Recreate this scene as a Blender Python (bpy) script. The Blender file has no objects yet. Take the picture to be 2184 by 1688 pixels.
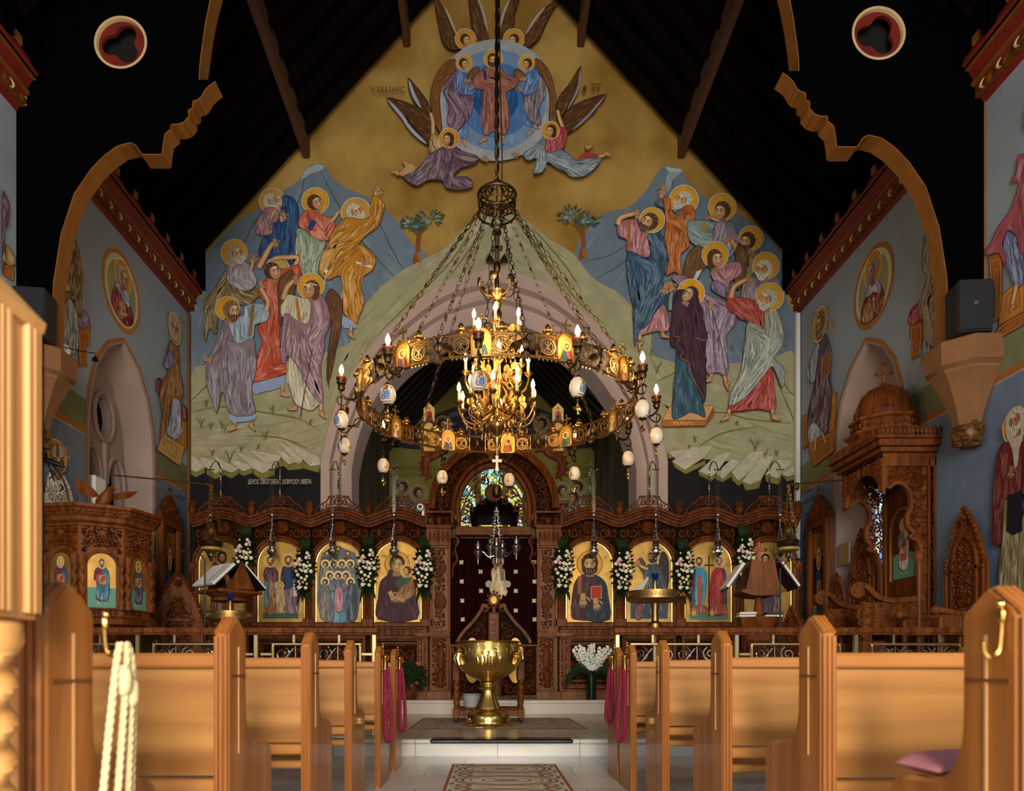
import bpy, bmesh, math, random
from mathutils import Vector, Matrix
from mathutils.geometry import tessellate_polygon
S = bpy.context.scene
PI = math.pi
# ---------------------------------------------------------------- camera, world, exposure, large lights
F, CX, CY, CAMX, CAMZ = 1600.0, 1042.0, 1425.0, -0.09, 0.88
cam_d = bpy.data.cameras.new('camera'); cam = bpy.data.objects.new('camera', cam_d)
S.collection.objects.link(cam)
cam.location = (CAMX, 0, CAMZ); cam.rotation_euler = (PI / 2, 0, 0)
cam_d.sensor_width = 36; cam_d.lens = F / 2184 * 36
cam_d.shift_x = (1092 - CX) / 2184; cam_d.shift_y = (CY - 844) / 2184
cam_d.dof.use_dof = True; cam_d.dof.focus_distance = 10.5; cam_d.dof.aperture_fstop = 3.6
cam_d.clip_end = 200; cam_d.clip_start = 0.05
S.camera = cam
S.view_settings.view_transform = 'Standard'; S.view_settings.look = 'None'
S.view_settings.gamma = 1; S.view_settings.exposure = 0.0; S.view_settings.use_curve_mapping = False
w = bpy.data.worlds.new('world'); S.world = w; w.use_nodes = True
w.node_tree.nodes['Background'].inputs[0].default_value = (0.75, 0.85, 1.0, 1)
w.node_tree.nodes['Background'].inputs[1].default_value = 0.5

def area(name, loc, target, sx, sy, power, col):
    d = bpy.data.lights.new(name, 'AREA'); d.shape = 'RECTANGLE'; d.size = sx; d.size_y = sy
    d.energy = power; d.color = col
    o = bpy.data.objects.new(name, d); S.collection.objects.link(o); o.location = loc
    o.rotation_euler = (Vector(target) - Vector(loc)).to_track_quat('-Z', 'Y').to_euler()
    return o
area('west_door_daylight', (0.3, -8.5, 2.6), (0.3, 10, 2.7), 4.2, 4.4, 1500, (1.0, 0.945, 0.87))
area('west_window_daylight', (0, -8.5, 7.6), (0, 12, 5.8), 4.0, 3.0, 520, (1.0, 0.95, 0.88))
area('nave_fill_left', (-5.05, 2.0, 3.9), (0, 4.2, 2.2), 1.4, 2.6, 60, (0.85, 0.92, 1.0))  # added fill lamp for ambient light; this wall has no window here
area('nave_fill_right', (5.05, 2.0, 3.9), (0, 4.2, 2.2), 1.4, 2.6, 60, (0.85, 0.92, 1.0))  # matching added fill lamp on the right, no window behind it
area('sun_patch_door_left', (0.2, -2.4, 2.3), (-1.1, 1.3, 1.15), 0.5, 0.9, 170, (1.0, 0.84, 0.62))

# ---------------------------------------------------------------- helpers
def P(px, py, Y): return Vector((CAMX + (px - CX) * Y / F, Y, CAMZ + (CY - py) * Y / F))
def PX(px, py, X):                       # point on a plane X = const seen at a pixel
    Y = (X - CAMX) * F / (px - CX); return Vector((X, Y, CAMZ + (CY - py) * Y / F))
def V(*a): return Vector(a)
def lin(c): return tuple(x / 12.92 if x <= .04045 else ((x + .055) / 1.055) ** 2.4 for x in c)
def H(h):
    if not isinstance(h, str): return h
    return tuple(int(h[i:i + 2], 16) / 255 for i in (0, 2, 4))
def mix(a, b, t): a, b = H(a), H(b); return tuple(x + (y - x) * t for x, y in zip(a, b))
def pts(s): return [tuple(float(q) for q in t.split(',')) for t in s.split()]
def cr(p, n=4, closed=True):             # Catmull-Rom
    out = []; L = len(p)
    for i in range(L if closed else L - 1):
        g = lambda k: p[k % L] if closed else p[min(max(k, 0), L - 1)]
        a, b, c, d = g(i - 1), g(i), g(i + 1), g(i + 2)
        for j in range(n):
            t = j / n
            out.append(tuple(.5 * (2 * b[k] + (c[k] - a[k]) * t + (2 * a[k] - 5 * b[k] + 4 * c[k] - d[k]) * t * t + (3 * b[k] - a[k] - 3 * c[k] + d[k]) * t ** 3) for k in range(len(b))))
    if not closed: out.append(tuple(p[-1]))
    return out
def fr(o, U=(1, 0, 0), Vv=(0, 0, 1), N=(0, -1, 0)):
    o, U, Vv, N = Vector(o), Vector(U), Vector(Vv), Vector(N)
    return lambda u, v, w=0.0: o + U * u + Vv * v + N * w
def frz(o, a):                           # upright frame turned by a about z: u to the right seen from its front
    c, s = math.cos(a), math.sin(a)
    return fr(o, (c, s, 0), (0, 0, 1), (s, -c, 0))
WT = {}
def link(o): S.collection.objects.link(o)
def tag(o, label=None, cat=None, group=None, kind=None):
    if label: o['label'] = label
    if cat: o['category'] = cat
    if group: o['group'] = group
    if kind: o['kind'] = kind
    return o
def thing(name, label, cat, loc=(0, 0, 0), group=None):
    o = bpy.data.objects.new(name, None); link(o); o.location = loc; o.empty_display_size = .1
    WT[o.name] = Vector(loc); return tag(o, label, cat, group)
class MB:
    def __init__(s): s.v = []; s.f = []; s.c = []; s.col = None
    def add(s, vs, fs):
        b = len(s.v); s.v.extend(vs)
        for f in fs: s.f.append([b + i for i in f]); s.c.append(s.col)
        return s
    def box(s, a, b, fn=None):
        (x0, y0, z0), (x1, y1, z1) = a, b
        vs = [(x, y, z) for z in (z0, z1) for y in (y0, y1) for x in (x0, x1)]
        if fn: vs = [fn(*q) for q in vs]
        return s.add(vs, [(0, 2, 3, 1), (4, 5, 7, 6), (0, 1, 5, 4), (2, 6, 7, 3), (0, 4, 6, 2), (1, 3, 7, 5)])
    def bbox(s, a, b, r=.01, fn=None):   # box with chamfered edges
        (x0, y0, z0), (x1, y1, z1) = a, b
        vs, ix = [], {}
        for i, x in enumerate((x0, x1)):
            for j, y in enumerate((y0, y1)):
                for k, z in enumerate((z0, z1)):
                    dx, dy, dz = r * (1 - 2 * i), r * (1 - 2 * j), r * (1 - 2 * k)
                    for ax in range(3):
                        ix[i, j, k, ax] = len(vs)
                        vs.append((x + (0 if ax == 0 else dx), y + (0 if ax == 1 else dy), z + (0 if ax == 2 else dz)))
        fs = []
        for e in (0, 1):
            fs.append([ix[e, j, k, 0] for j, k in ((0, 0), (1, 0), (1, 1), (0, 1))])
            fs.append([ix[i, e, k, 1] for i, k in ((0, 0), (1, 0), (1, 1), (0, 1))])
            fs.append([ix[i, j, e, 2] for i, j in ((0, 0), (1, 0), (1, 1), (0, 1))])
        for a_ in (0, 1):
            for b_ in (0, 1):
                fs.append([ix[a_, b_, 0, 0], ix[a_, b_, 1, 0], ix[a_, b_, 1, 1], ix[a_, b_, 0, 1]])
                fs.append([ix[a_, 0, b_, 0], ix[a_, 1, b_, 0], ix[a_, 1, b_, 2], ix[a_, 0, b_, 2]])
                fs.append([ix[0, a_, b_, 1], ix[1, a_, b_, 1], ix[1, a_, b_, 2], ix[0, a_, b_, 2]])
                for c_ in (0, 1): fs.append([ix[a_, b_, c_, q] for q in range(3)])
        if fn: vs = [fn(*q) for q in vs]
        return s.add(vs, fs)
    def prism(s, poly, fn, w0, w1, holes=()):   # 2D outline (and holes) extruded from w0 to w1
        loops = [list(poly)] + [list(h) for h in holes]
        n = sum(len(l) for l in loops)
        vs = [fn(u, v, w0) for l in loops for u, v in l] + [fn(u, v, w1) for l in loops for u, v in l]
        fs = []
        if holes:
            tri = tessellate_polygon([[Vector((u, v, 0)) for u, v in l] for l in loops])
            for t in tri: fs.append(list(t)); fs.append([i + n for i in reversed(t)])
        else:
            fs += [list(range(n)), [i + n for i in reversed(range(n))]]
        b = 0
        for l in loops:
            L = len(l)
            for i in range(L):
                j = (i + 1) % L; fs.append([b + i, b + j, b + j + n, b + i + n])
            b += L
        return s.add(vs, fs)
    def lathe(s, prof, o=(0, 0, 0), n=24, fn=None, sq=0, caps=True):
        o = Vector(o); vs = []; m = len(prof)
        for r, z in prof:
            for i in range(n):
                a = 2 * PI * (i + sq) / n; q = (r * math.cos(a), r * math.sin(a), z)
                vs.append(fn(*q) if fn else o + Vector(q))
        fs = [[k * n + i, k * n + (i + 1) % n, (k + 1) * n + (i + 1) % n, (k + 1) * n + i] for k in range(m - 1) for i in range(n)]
        if caps: fs += [list(reversed(range(n))), [(m - 1) * n + i for i in range(n)]]
        return s.add(vs, fs)
    def tube(s, p, r, n=6, closed=False, flat=None):
        p = [Vector(q) for q in p]; L = len(p)
        if L < 2: return s
        rs = r if isinstance(r, (list, tuple)) else [r] * L
        vs = []; up = Vector((0, 0, 1)); last = None
        for i in range(L):
            t = (p[(i + 1) % L] - p[i - 1]) if closed else (p[min(i + 1, L - 1)] - p[max(i - 1, 0)])
            if t.length < 1e-9: t = Vector((0, 0, 1))
            t.normalize()
            if flat is not None: x = t.cross(Vector(flat))
            elif last is None: x = t.cross(up if abs(t.z) < .95 else Vector((1, 0, 0)))
            else: x = last - t * last.dot(t)
            if x.length < 1e-6: x = t.orthogonal()
            x.normalize(); last = x; y = t.cross(x)
            for k in range(n):
                a = 2 * PI * k / n; vs.append(p[i] + (x * math.cos(a) + y * math.sin(a)) * rs[i])
        fs = []
        for i in range(L if closed else L - 1):
            j = (i + 1) % L
            for k in range(n): fs.append([i * n + k, i * n + (k + 1) % n, j * n + (k + 1) % n, j * n + k])
        if not closed: fs += [list(reversed(range(n))), [(L - 1) * n + k for k in range(n)]]
        return s.add(vs, fs)
    def ball(s, c, r, nu=10, nv=7, fn=None):
        r = r if isinstance(r, (tuple, list)) else (r, r, r); c = Vector(c)
        vs = [c + Vector((0, 0, -r[2]))]
        for j in range(1, nv):
            a = PI * j / nv - PI / 2
            for i in range(nu):
                b = 2 * PI * i / nu; vs.append(c + Vector((r[0] * math.cos(a) * math.cos(b), r[1] * math.cos(a) * math.sin(b), r[2] * math.sin(a))))
        vs.append(c + Vector((0, 0, r[2])))
        if fn: vs = [fn(*q) for q in vs]
        fs = []
        for i in range(nu):
            k = (i + 1) % nu
            fs.append([0, 1 + k, 1 + i])
            for j in range(nv - 2): b = 1 + j * nu; fs.append([b + i, b + k, b + nu + k, b + nu + i])
            b = 1 + (nv - 2) * nu; fs.append([b + i, b + k, len(vs) - 1])
        return s.add(vs, fs)
    def quad(s, a, b, c, d): return s.add([a, b, c, d], [(0, 1, 2, 3)])
    def build(s, name, mat, parent=None, label=None, kind=None, origin=None, sharp=38):
        me = bpy.data.meshes.new(name)
        W = WT[parent.name] if parent else None
        if parent is None:
            if origin is None:
                xs = [q[0] for q in s.v]; ys = [q[1] for q in s.v]; zs = [q[2] for q in s.v]
                origin = Vector(((min(xs) + max(xs)) / 2, (min(ys) + max(ys)) / 2, min(zs)))
            origin = Vector(origin)
            me.from_pydata([(q[0] - origin[0], q[1] - origin[1], q[2] - origin[2]) for q in s.v], [], s.f)
        else:
            me.from_pydata([(q[0], q[1], q[2]) for q in s.v], [], s.f)
        if any(c is not None for c in s.c):
            at = me.color_attributes.new('Col', 'FLOAT_COLOR', 'CORNER')
            buf = []
            for f, c in zip(s.f, s.c):
                c = tuple(min(.92, x * KP) for x in lin(H(c or 'ffffff'))) + (1.0,); buf.extend(c * len(f))
            at.data.foreach_set('color', buf)
        me.materials.append(mat); me.shade_smooth()
        try: me.set_sharp_from_angle(angle=math.radians(sharp))
        except Exception: pass
        o = bpy.data.objects.new(name, me); link(o)
        if parent is None: o.location = origin; WT[o.name] = origin
        else: o.parent = parent; o.location = -W; WT[o.name] = Vector((0, 0, 0))
        if label: o['label'] = label
        if kind: o['kind'] = kind
        return o
KP = 1.35
def kids(o): return [c for c in bpy.data.objects if c.parent == o]
def dup(root, loc, rz=None, label=None, group=None, scale=None):
    r = root.copy(); link(r); r.location = loc; WT[r.name] = Vector(loc)
    if rz is not None: r.rotation_euler = (0, 0, rz)
    if scale: r.scale = (scale,) * 3
    if label: r['label'] = label
    if group: r['group'] = group
    for ch in TREE.get(root.name) or kids(root):
        c = ch.copy(); link(c); c.parent = r
        for g in TREE.get(ch.name) or kids(ch):
            d = g.copy(); link(d); d.parent = c
    return r
TREE = {}
def freeze(root):                         # remember children once, so that copies stay cheap
    TREE[root.name] = kids(root)
    for c in TREE[root.name]: TREE[c.name] = kids(c)
# ---------------------------------------------------------------- materials
def mat(name, col, rough=.5, metal=0.0, bump=0.0, bscale=40, var=0.0, vscale=6, col2=None, stretch=(1, 1, 1), emit=None, estr=0, trans=0, spec=.5, coat=0, attr=False, ior=1.45, sss=0):
    m = bpy.data.materials.new(name); m.use_nodes = True; nt = m.node_tree; b = nt.nodes['Principled BSDF']; L = nt.links.new
    c = lin(H(col)); b.inputs['Base Color'].default_value = c + (1,)
    b.inputs['Roughness'].default_value = rough; b.inputs['Metallic'].default_value = metal
    b.inputs['Specular IOR Level'].default_value = spec; b.inputs['Coat Weight'].default_value = coat
    b.inputs['Transmission Weight'].default_value = trans; b.inputs['IOR'].default_value = ior
    if emit: b.inputs['Emission Color'].default_value = lin(H(emit)) + (1,); b.inputs['Emission Strength'].default_value = estr
    tc = nt.nodes.new('ShaderNodeTexCoord'); mp = nt.nodes.new('ShaderNodeMapping'); mp.inputs['Scale'].default_value = stretch
    L(tc.outputs['Object'], mp.inputs['Vector'])
    src = None
    if attr:
        at = nt.nodes.new('ShaderNodeAttribute'); at.attribute_name = 'Col'; src = at.outputs['Color']
    if var or col2:
        n = nt.nodes.new('ShaderNodeTexNoise'); n.inputs['Scale'].default_value = vscale; n.inputs['Detail'].default_value = 6
        L(mp.outputs['Vector'], n.inputs['Vector'])
        if col2:
            r = nt.nodes.new('ShaderNodeValToRGB'); r.color_ramp.elements[0].position = .36; r.color_ramp.elements[1].position = .64
            r.color_ramp.elements[0].color = c + (1,); r.color_ramp.elements[1].color = lin(H(col2)) + (1,)
            L(n.outputs['Fac'], r.inputs['Fac']); src = r.outputs['Color']
        else:
            mr = nt.nodes.new('ShaderNodeMapRange'); mr.inputs['From Min'].default_value = .3; mr.inputs['From Max'].default_value = .7
            mr.inputs['To Min'].default_value = 1 - var; mr.inputs['To Max'].default_value = 1 + var * .6; L(n.outputs['Fac'], mr.inputs['Value'])
            mx = nt.nodes.new('ShaderNodeMix'); mx.data_type = 'RGBA'; mx.blend_type = 'MULTIPLY'; mx.inputs['Factor'].default_value = 1
            if src: L(src, mx.inputs['A'])
            else: mx.inputs['A'].default_value = c + (1,)
            L(mr.outputs['Result'], mx.inputs['B']); src = mx.outputs['Result']
    if src: L(src, b.inputs['Base Color'])
    if bump:
        n2 = nt.nodes.new('ShaderNodeTexNoise'); n2.inputs['Scale'].default_value = bscale; n2.inputs['Detail'].default_value = 4
        L(mp.outputs['Vector'], n2.inputs['Vector'])
        bp = nt.nodes.new('ShaderNodeBump'); bp.inputs['Strength'].default_value = bump; bp.inputs['Distance'].default_value = .01
        L(n2.outputs['Fac'], bp.inputs['Height']); L(bp.outputs['Normal'], b.inputs['Normal'])
    return m
def woodmat(name, a, b_, rough=.35, axis=2, sc=5, coat=.0, spec=.4):
    st = [sc * 2.2] * 3; st[axis] = sc * .16
    return mat(name, a, rough, col2=b_, stretch=tuple(st), vscale=1.0, bump=.08, bscale=3, coat=coat, spec=spec)
M = dict(
    pew_v=woodmat('pew_oak_upright', '88501f', 'a7672e', .42, 2, 6, .15),
    pew_h=woodmat('pew_oak_rail', '9c6029', 'b47a40', .38, 0, 5, .15),
    pew_p=woodmat('pew_oak_back', '92602e', 'b88449', .5, 0, 4, .02, .3),
    pew_g=mat('pew_groove', 'd8a468', .4, var=.15),
    oak_d=woodmat('carved_walnut', '4a200a', '6e3810', .55, 2, 7, .0, .18),
    oak_r=woodmat('carved_frame_wood', '54280d', '784217', .5, 2, 7, .0, .2),
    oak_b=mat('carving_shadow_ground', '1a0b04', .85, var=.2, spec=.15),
    oak_l=woodmat('sheen_toned_trim', '67391c', '84532b', .5, 2, 6, .0, .25),  # paler wood tone puts the sheen on the trim into its colour
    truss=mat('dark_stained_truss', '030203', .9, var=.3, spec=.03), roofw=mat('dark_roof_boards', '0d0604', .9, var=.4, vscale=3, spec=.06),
    ochre=mat('ochre_painted_edge', '7f4e15', .5, var=.18, vscale=9), redp=mat('red_painted_wood', '6e1a10', .55, var=.2),
    cream=mat('cream_paint', 'c9a878', .6, var=.1), purl=mat('purlin_paint', '573620', .6, var=.25, vscale=14),
    stone=mat('pinkish_stone', '9a857d', .85, var=.12, vscale=3, bump=.15), sand=mat('sandstone', '7a5230', .85, var=.12, bump=.2, bscale=25),
    paint=mat('fresco_pigment', 'ffffff', .75, attr=True, var=.13, vscale=5, spec=.25, bump=.04, bscale=60),
    icon=mat('icon_pigment', 'ffffff', .55, attr=True, var=.06, vscale=20, spec=.25),
    thread=mat('painted_detail', 'ffffff', .5, attr=True), 
    gold=mat('icon_gold_leaf', 'b8904a', .5, .85, bump=.3, bscale=7, var=.3, vscale=5), brass=mat('polished_brass', 'cfa65c', .22, 1.0, bump=.1, bscale=30),
    abrass=mat('aged_brass', 'a07c48', .4, 1.0, bump=.2, bscale=45), bronze=mat('dark_bronze', '57432e', .42, 1.0, bump=.2, bscale=45),
    fontm=mat('font_gold_plate', 'd9b669', .27, 1.0, bump=.08, bscale=20), silver=mat('tarnished_silver', 'a9a6a2', .28, 1.0, bump=.25, bscale=60),
    steel=mat('bright_steel', 'c9c6bd', .18, 1.0), railg=mat('polished_rail_brass', 'd9c28c', .22, 1.0),
    black=mat('black_plastic', '0b0b0d', .5), speaker=mat('speaker_grille', '15161b', .7, bump=.4, bscale=220), white=mat('white_plastic', 'd8d8d4', .4),
    red=mat('red_glass_cup', '8c0f10', .2), blue=mat('blue_glass_cup', '0d1c5c', .12, spec=.7),
    egg=mat('ostrich_egg_shell', 'dccbb0', .28, var=.05, coat=.3), paper=mat('book_paper', 'd7d3ca', .8), leather=mat('dark_leather', '1a1412', .5),
    bulb=mat('lit_candle_bulb', 'fff2d0', .3, emit='ffd28a', estr=150), wax=mat('candle_sleeve', 'ead9b4', .5),
    leaf=mat('dark_green_leaf', '16260f', .5, var=.4, vscale=20), fern=mat('leaf_blade_green', '1f3416', .42, var=.3, vscale=12),
    rose_w=mat('cream_rose_petal', 'e6dfc4', .6), rose_p=mat('pink_rose_petal', 'd3a5ae', .6), rose_y=mat('pale_yellow_bud', 'd4cf92', .6), orange=mat('orange_petal', 'c2491a', .6),
    snow=mat('white_delphinium_petal', 'e8e8de', .6), velvet=mat('burgundy_velvet', '220306', .95, spec=.1, var=.35, vscale=2, stretch=(6, 6, .3)),
    ropec=mat('cream_cotton_rope', 'd9c596', .8, bump=.3, bscale=90), roper=mat('crimson_rope', '7d0b30', .7, bump=.3, bscale=90),
    pink=mat('pink_cushion_cloth', 'c9808a', .85, var=.12), marble=mat('cream_marble', 'c9c1b2', .25, var=.08, vscale=2.5), slab=mat('black_granite', '16191c', .2, var=.4, vscale=30),
    trefoil_void=mat('dark_interior', '0a0706', .9),  # near-black shade colour for the hole in the truss roundel
)
# ---------------------------------------------------------------- the shell
YG, YI, WX = 12.9, 12.2, 5.24
def tilemat(name, c1, c2, mortar, sx, sy, off=.5):
    m = mat(name, c1, .22, var=.01); nt = m.node_tree; b = nt.nodes['Principled BSDF']; L = nt.links.new
    tc = nt.nodes.new('ShaderNodeTexCoord'); br = nt.nodes.new('ShaderNodeTexBrick'); br.offset = off
    br.inputs['Scale'].default_value = 1; br.inputs['Brick Width'].default_value = sx; br.inputs['Row Height'].default_value = sy
    br.inputs['Mortar Size'].default_value = .004; br.inputs['Color1'].default_value = lin(H(c1)) + (1,); br.inputs['Color2'].default_value = lin(H(c2)) + (1,); br.inputs['Mortar'].default_value = lin(H(mortar)) + (1,)
    L(tc.outputs['Object'], br.inputs['Vector'])
    n = nt.nodes.new('ShaderNodeTexNoise'); n.inputs['Scale'].default_value = 1.6; n.inputs['Detail'].default_value = 8; L(tc.outputs['Object'], n.inputs['Vector'])
    mr = nt.nodes.new('ShaderNodeMapRange'); mr.inputs['From Min'].default_value = .3; mr.inputs['From Max'].default_value = .7; mr.inputs['To Min'].default_value = .86; mr.inputs['To Max'].default_value = 1.05
    L(n.outputs['Fac'], mr.inputs['Value'])
    mx = nt.nodes.new('ShaderNodeMix'); mx.data_type = 'RGBA'; mx.blend_type = 'MULTIPLY'; mx.inputs['Factor'].default_value = 1
    L(br.outputs['Color'], mx.inputs['A']); L(mr.outputs['Result'], mx.inputs['B']); L(mx.outputs['Result'], b.inputs['Base Color'])
    return m
floor_m = tilemat('pale_marble_tiles', 'cfcbc4', 'c2beb6', '77736c', .62, .62)
plat_m = tilemat('warm_marble_tiles', 'bfb09a', 'b3a48e', '6d6254', .82, .5)
riser_m = tilemat('marble_riser', 'd2cec6', 'c9c4bb', '8a857c', .82, 3.0)
MB().box((-8, -9, -.2), (8, 7.5, 0)).build('floor', floor_m, kind='structure')
b = MB(); b.box((-WX, 7.52, -.1), (WX, 12.9, .164)); b.build('floor', plat_m, kind='structure')
b = MB(); b.box((-WX, 7.49, -.0), (WX, 7.53, .125)); b.bbox((-WX, 7.45, .125), (WX, 7.6, .167), .012); b.build('trim_1', riser_m, kind='structure')
edge = [(-2.2, 11.78)] + [(-2.0 + 4.0 * i / 16, 11.78 - .17 * math.sin(PI * i / 16) ** .6) for i in range(17)] + [(2.2, 11.78)]
b = MB(); fz = fr((0, 0, 0), (1, 0, 0), (0, 1, 0), (0, 0, 1))
b.prism([(-WX, 12.9), (-WX, 11.78)] + edge + [(WX, 11.78), (WX, 12.9)], fz, .1, .335)
b.prism([(-WX, 12.9), (-WX, 11.75)] + [(x, y - .03) for x, y in edge] + [(WX, 11.75), (WX, 12.9)], fz, .335, .375)
b.build('trim_2', M['marble'], kind='structure')
# front gable wall with its arch
G0 = (1054 - CX) * YG / F + CAMX
prof_o = [(371, 1500), (371, 985), (356, 920), (327, 835), (265, 742), (193, 668), (108, 603), (0, 568)]
prof_i = [(312, 1500), (312, 990), (299, 925), (272, 855), (222, 780), (158, 724), (86, 684), (0, 663)]
def arch_line(t, n=5):
    h = [(a[0] + (c[0] - a[0]) * t, a[1] + (c[1] - a[1]) * t) for a, c in zip(prof_o, prof_i)]
    h = [h[0]] + cr(h[1:], n, False)
    l = [(-x, y) for x, y in h] + [(x, y) for x, y in reversed(h[:-1])]
    return [(G0 + x * YG / F, max(0, CAMZ + (CY - y) * YG / F)) for x, y in l]
fg = fr((0, YG, 0))
ao = arch_line(0)
b = MB(); b.prism([(-6.4, 0)] + ao + [(6.4, 0), (6.4, 6.9), (5.6, 7.6), (0, 13.9), (-5.6, 7.6), (-6.4, 6.9)], fg, 0, -.5)
gold_wall = mat('golden_fresco_ground', '8d692a', .75, col2='b3914e', vscale=1.1, bump=.04, bscale=50, spec=.25)
b.build('wall_front', gold_wall, kind='structure')
b = MB(); st = [(0, 0), (.04, .05), (.36, .05), (.40, -.10), (.5, -.13), (.62, -.12), (.66, -.24), (.78, -.26), (1, -.36), (1, -1.1)]
rows = [[fg(u, v, w_) for u, v in arch_line(t)] for t, w_ in st]; n = len(rows[0])
b.add([p for r in rows for p in r], [(i * n + j, i * n + j + 1, i * n + n + j + 1, i * n + n + j) for i in range(len(st) - 1) for j in range(n - 1)])
b.build('trim_3', mat('mauve_arch_stone', 'b59c91', .8, var=.1, vscale=2.5, bump=.1), kind='structure', sharp=25)
# chancel beyond the arch
cw = mat('chancel_fresco', '39302a', .8, col2='6b5330', vscale=1.6, stretch=(1, 1, .35)); cb = mat('chancel_olive', '8f8334', .8, col2='a3964a', vscale=1.2)
MB().box((-3.2, 13.4, 0), (-2.87, 21.2, 7.1)).build('wall_left', cw, kind='structure')
MB().box((2.87, 13.4, 0), (3.2, 21.2, 7.1)).build('wall_right', cw, kind='structure')
fw = fr((0, 21, 0))
win = lambda x0, x1, z0, z1: [(x0, z0), (x1, z0), (x1, z1 - .25), ((x0 + x1) / 2, z1), (x0, z1 - .25)]
wl = [(-.86, -.46), (-.3, .3), (.46, .86)]
MB().prism([(-3.1, 0), (3.1, 0), (3.1, 7.0), (0, 10.2), (-3.1, 7.0)], fw, 0, -.3, [win(x0, x1, 2.5, z) for (x0, x1), z in zip(wl, (6.05, 6.6, 6.05))]).build('wall_back', cb, kind='structure')
gm = bpy.data.materials.new('stained_glass'); gm.use_nodes = True; nt = gm.node_tree; bs = nt.nodes['Principled BSDF']
tc = nt.nodes.new('ShaderNodeTexCoord'); vo = nt.nodes.new('ShaderNodeTexVoronoi'); vo.inputs['Scale'].default_value = 11
rp = nt.nodes.new('ShaderNodeValToRGB'); rp.color_ramp.interpolation = 'CONSTANT'
el = rp.color_ramp.elements; el[0].color = (.75, .75, .1, 1); el[1].position = .2; el[1].color = (.55, .9, .75, 1)
for ps, c in ((.38, (.05, .3, .25, 1)), (.5, (.9, .95, .8, 1)), (.62, (.65, .75, .1, 1)), (.74, (.3, .03, .03, 1)), (.82, (.6, .85, .9, 1))): e = el.new(ps); e.color = c
sp = nt.nodes.new('ShaderNodeSeparateColor'); nt.links.new(tc.outputs['Object'], vo.inputs['Vector']); nt.links.new(vo.outputs['Color'], sp.inputs['Color']); nt.links.new(sp.outputs[0], rp.inputs['Fac'])
v2 = nt.nodes.new('ShaderNodeTexVoronoi'); v2.feature = 'DISTANCE_TO_EDGE'; v2.inputs['Scale'].default_value = 11; nt.links.new(tc.outputs['Object'], v2.inputs['Vector'])
gt = nt.nodes.new('ShaderNodeMath'); gt.operation = 'GREATER_THAN'; gt.inputs[1].default_value = .06; nt.links.new(v2.outputs['Distance'], gt.inputs[0])
mu = nt.nodes.new('ShaderNodeMix'); mu.data_type = 'RGBA'; nt.links.new(gt.outputs[0], mu.inputs['Factor']); mu.inputs['A'].default_value = (.004, .004, .004, 1); nt.links.new(rp.outputs['Color'], mu.inputs['B'])
nt.links.new(mu.outputs['Result'], bs.inputs['Emission Color']); bs.inputs['Emission Strength'].default_value = 1.1; bs.inputs['Base Color'].default_value = (.02, .02, .02, 1)
b = MB(); b.box((-.95, 21.1, 2.3), (.95, 21.14, 6.7)); b.build('window_1', gm, kind='structure')
def slope_roof(name, half, ze, rise, y0, y1, step, m, rh=.16, purl=()):
    b = MB(); za = ze + rise * half; nrm = math.hypot(1, rise)
    for s in (-1, 1):
        d = (-s / nrm, rise / nrm)       # up the slope (x, z)
        nn = (-s * rise / nrm, -1 / nrm) # inward normal
        f_ = lambda u, y, w_, s=s, d=d, nn=nn: (s * half + d[0] * u + nn[0] * w_, y, ze + d[1] * u + nn[1] * w_)
        ln = half * nrm
        b.box((-.6, y0, -.12), (ln + .1, y1, 0), f_)
        y = y0 + .2
        while y < y1: b.box((-.5, y, 0), (ln, y + .13, rh), f_); y += step
    return b.build(name, m, kind='structure')
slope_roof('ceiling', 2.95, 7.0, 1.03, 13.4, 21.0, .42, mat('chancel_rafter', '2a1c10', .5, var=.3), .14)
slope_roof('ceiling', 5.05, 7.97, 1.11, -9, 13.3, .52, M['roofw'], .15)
b = MB()
for s in (-1, 1):
    b.box((min(s * 5.02, s * 5.9), -9, 7.3), (max(s * 5.02, s * 5.9), 13.3, 8.05))
    y = -8.6
    while y < 12.8: b.box((min(s * 4.94, s * 5.05), y, 7.35), (max(s * 4.94, s * 5.05), y + .13, 8.2)); y += .52
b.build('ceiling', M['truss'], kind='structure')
# painted purlins
for i, (x, z) in enumerate(((3.21, 9.62), (1.49, 11.53))):
    for s in (-1, 1):
        b = MB(); b.bbox((s * x - .06, -9, z), (s * x + .06, 12.86, z + .36), .015)
        y = 3.0
        while y < 12.8: b.lathe([(.0, z - .004), (.04, z - .004), (.04, z + .01)], (s * x, y, 0), 8); y += .28
        b.build('trim_%d' % (4 + 2 * i + (s > 0)), M['purl'], kind='structure')
# side walls
wall_m = mat('pale_blue_limewash', '8d98a4', .8, var=.1, vscale=1.3, bump=.05, bscale=40, spec=.25)
lan_o = [(-.98, 1.0), (-.98, 4.05), (-.93, 4.45), (-.76, 4.9), (-.45, 5.26), (0, 5.5), (.45, 5.26), (.76, 4.9), (.93, 4.45), (.98, 4.05), (.98, 1.0)]
lan_i = [(-.64, 1.3), (-.64, 3.95), (-.60, 4.3), (-.48, 4.66), (-.28, 4.95), (0, 5.13), (.28, 4.95), (.48, 4.66), (.60, 4.3), (.64, 3.95), (.64, 1.3)]
WY = 10.59
def lobe(cx, cz, r, n=10): return [(cx + r * math.cos(2 * PI * i / n), cz + 1.25 * r * math.sin(2 * PI * i / n)) for i in range(n)]
dark_glass = mat('unlit_leaded_glass', '06080c', .15, var=.5, vscale=14)
blue_glass = gm.copy(); blue_glass.name = 'blue_stained_glass'
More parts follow.
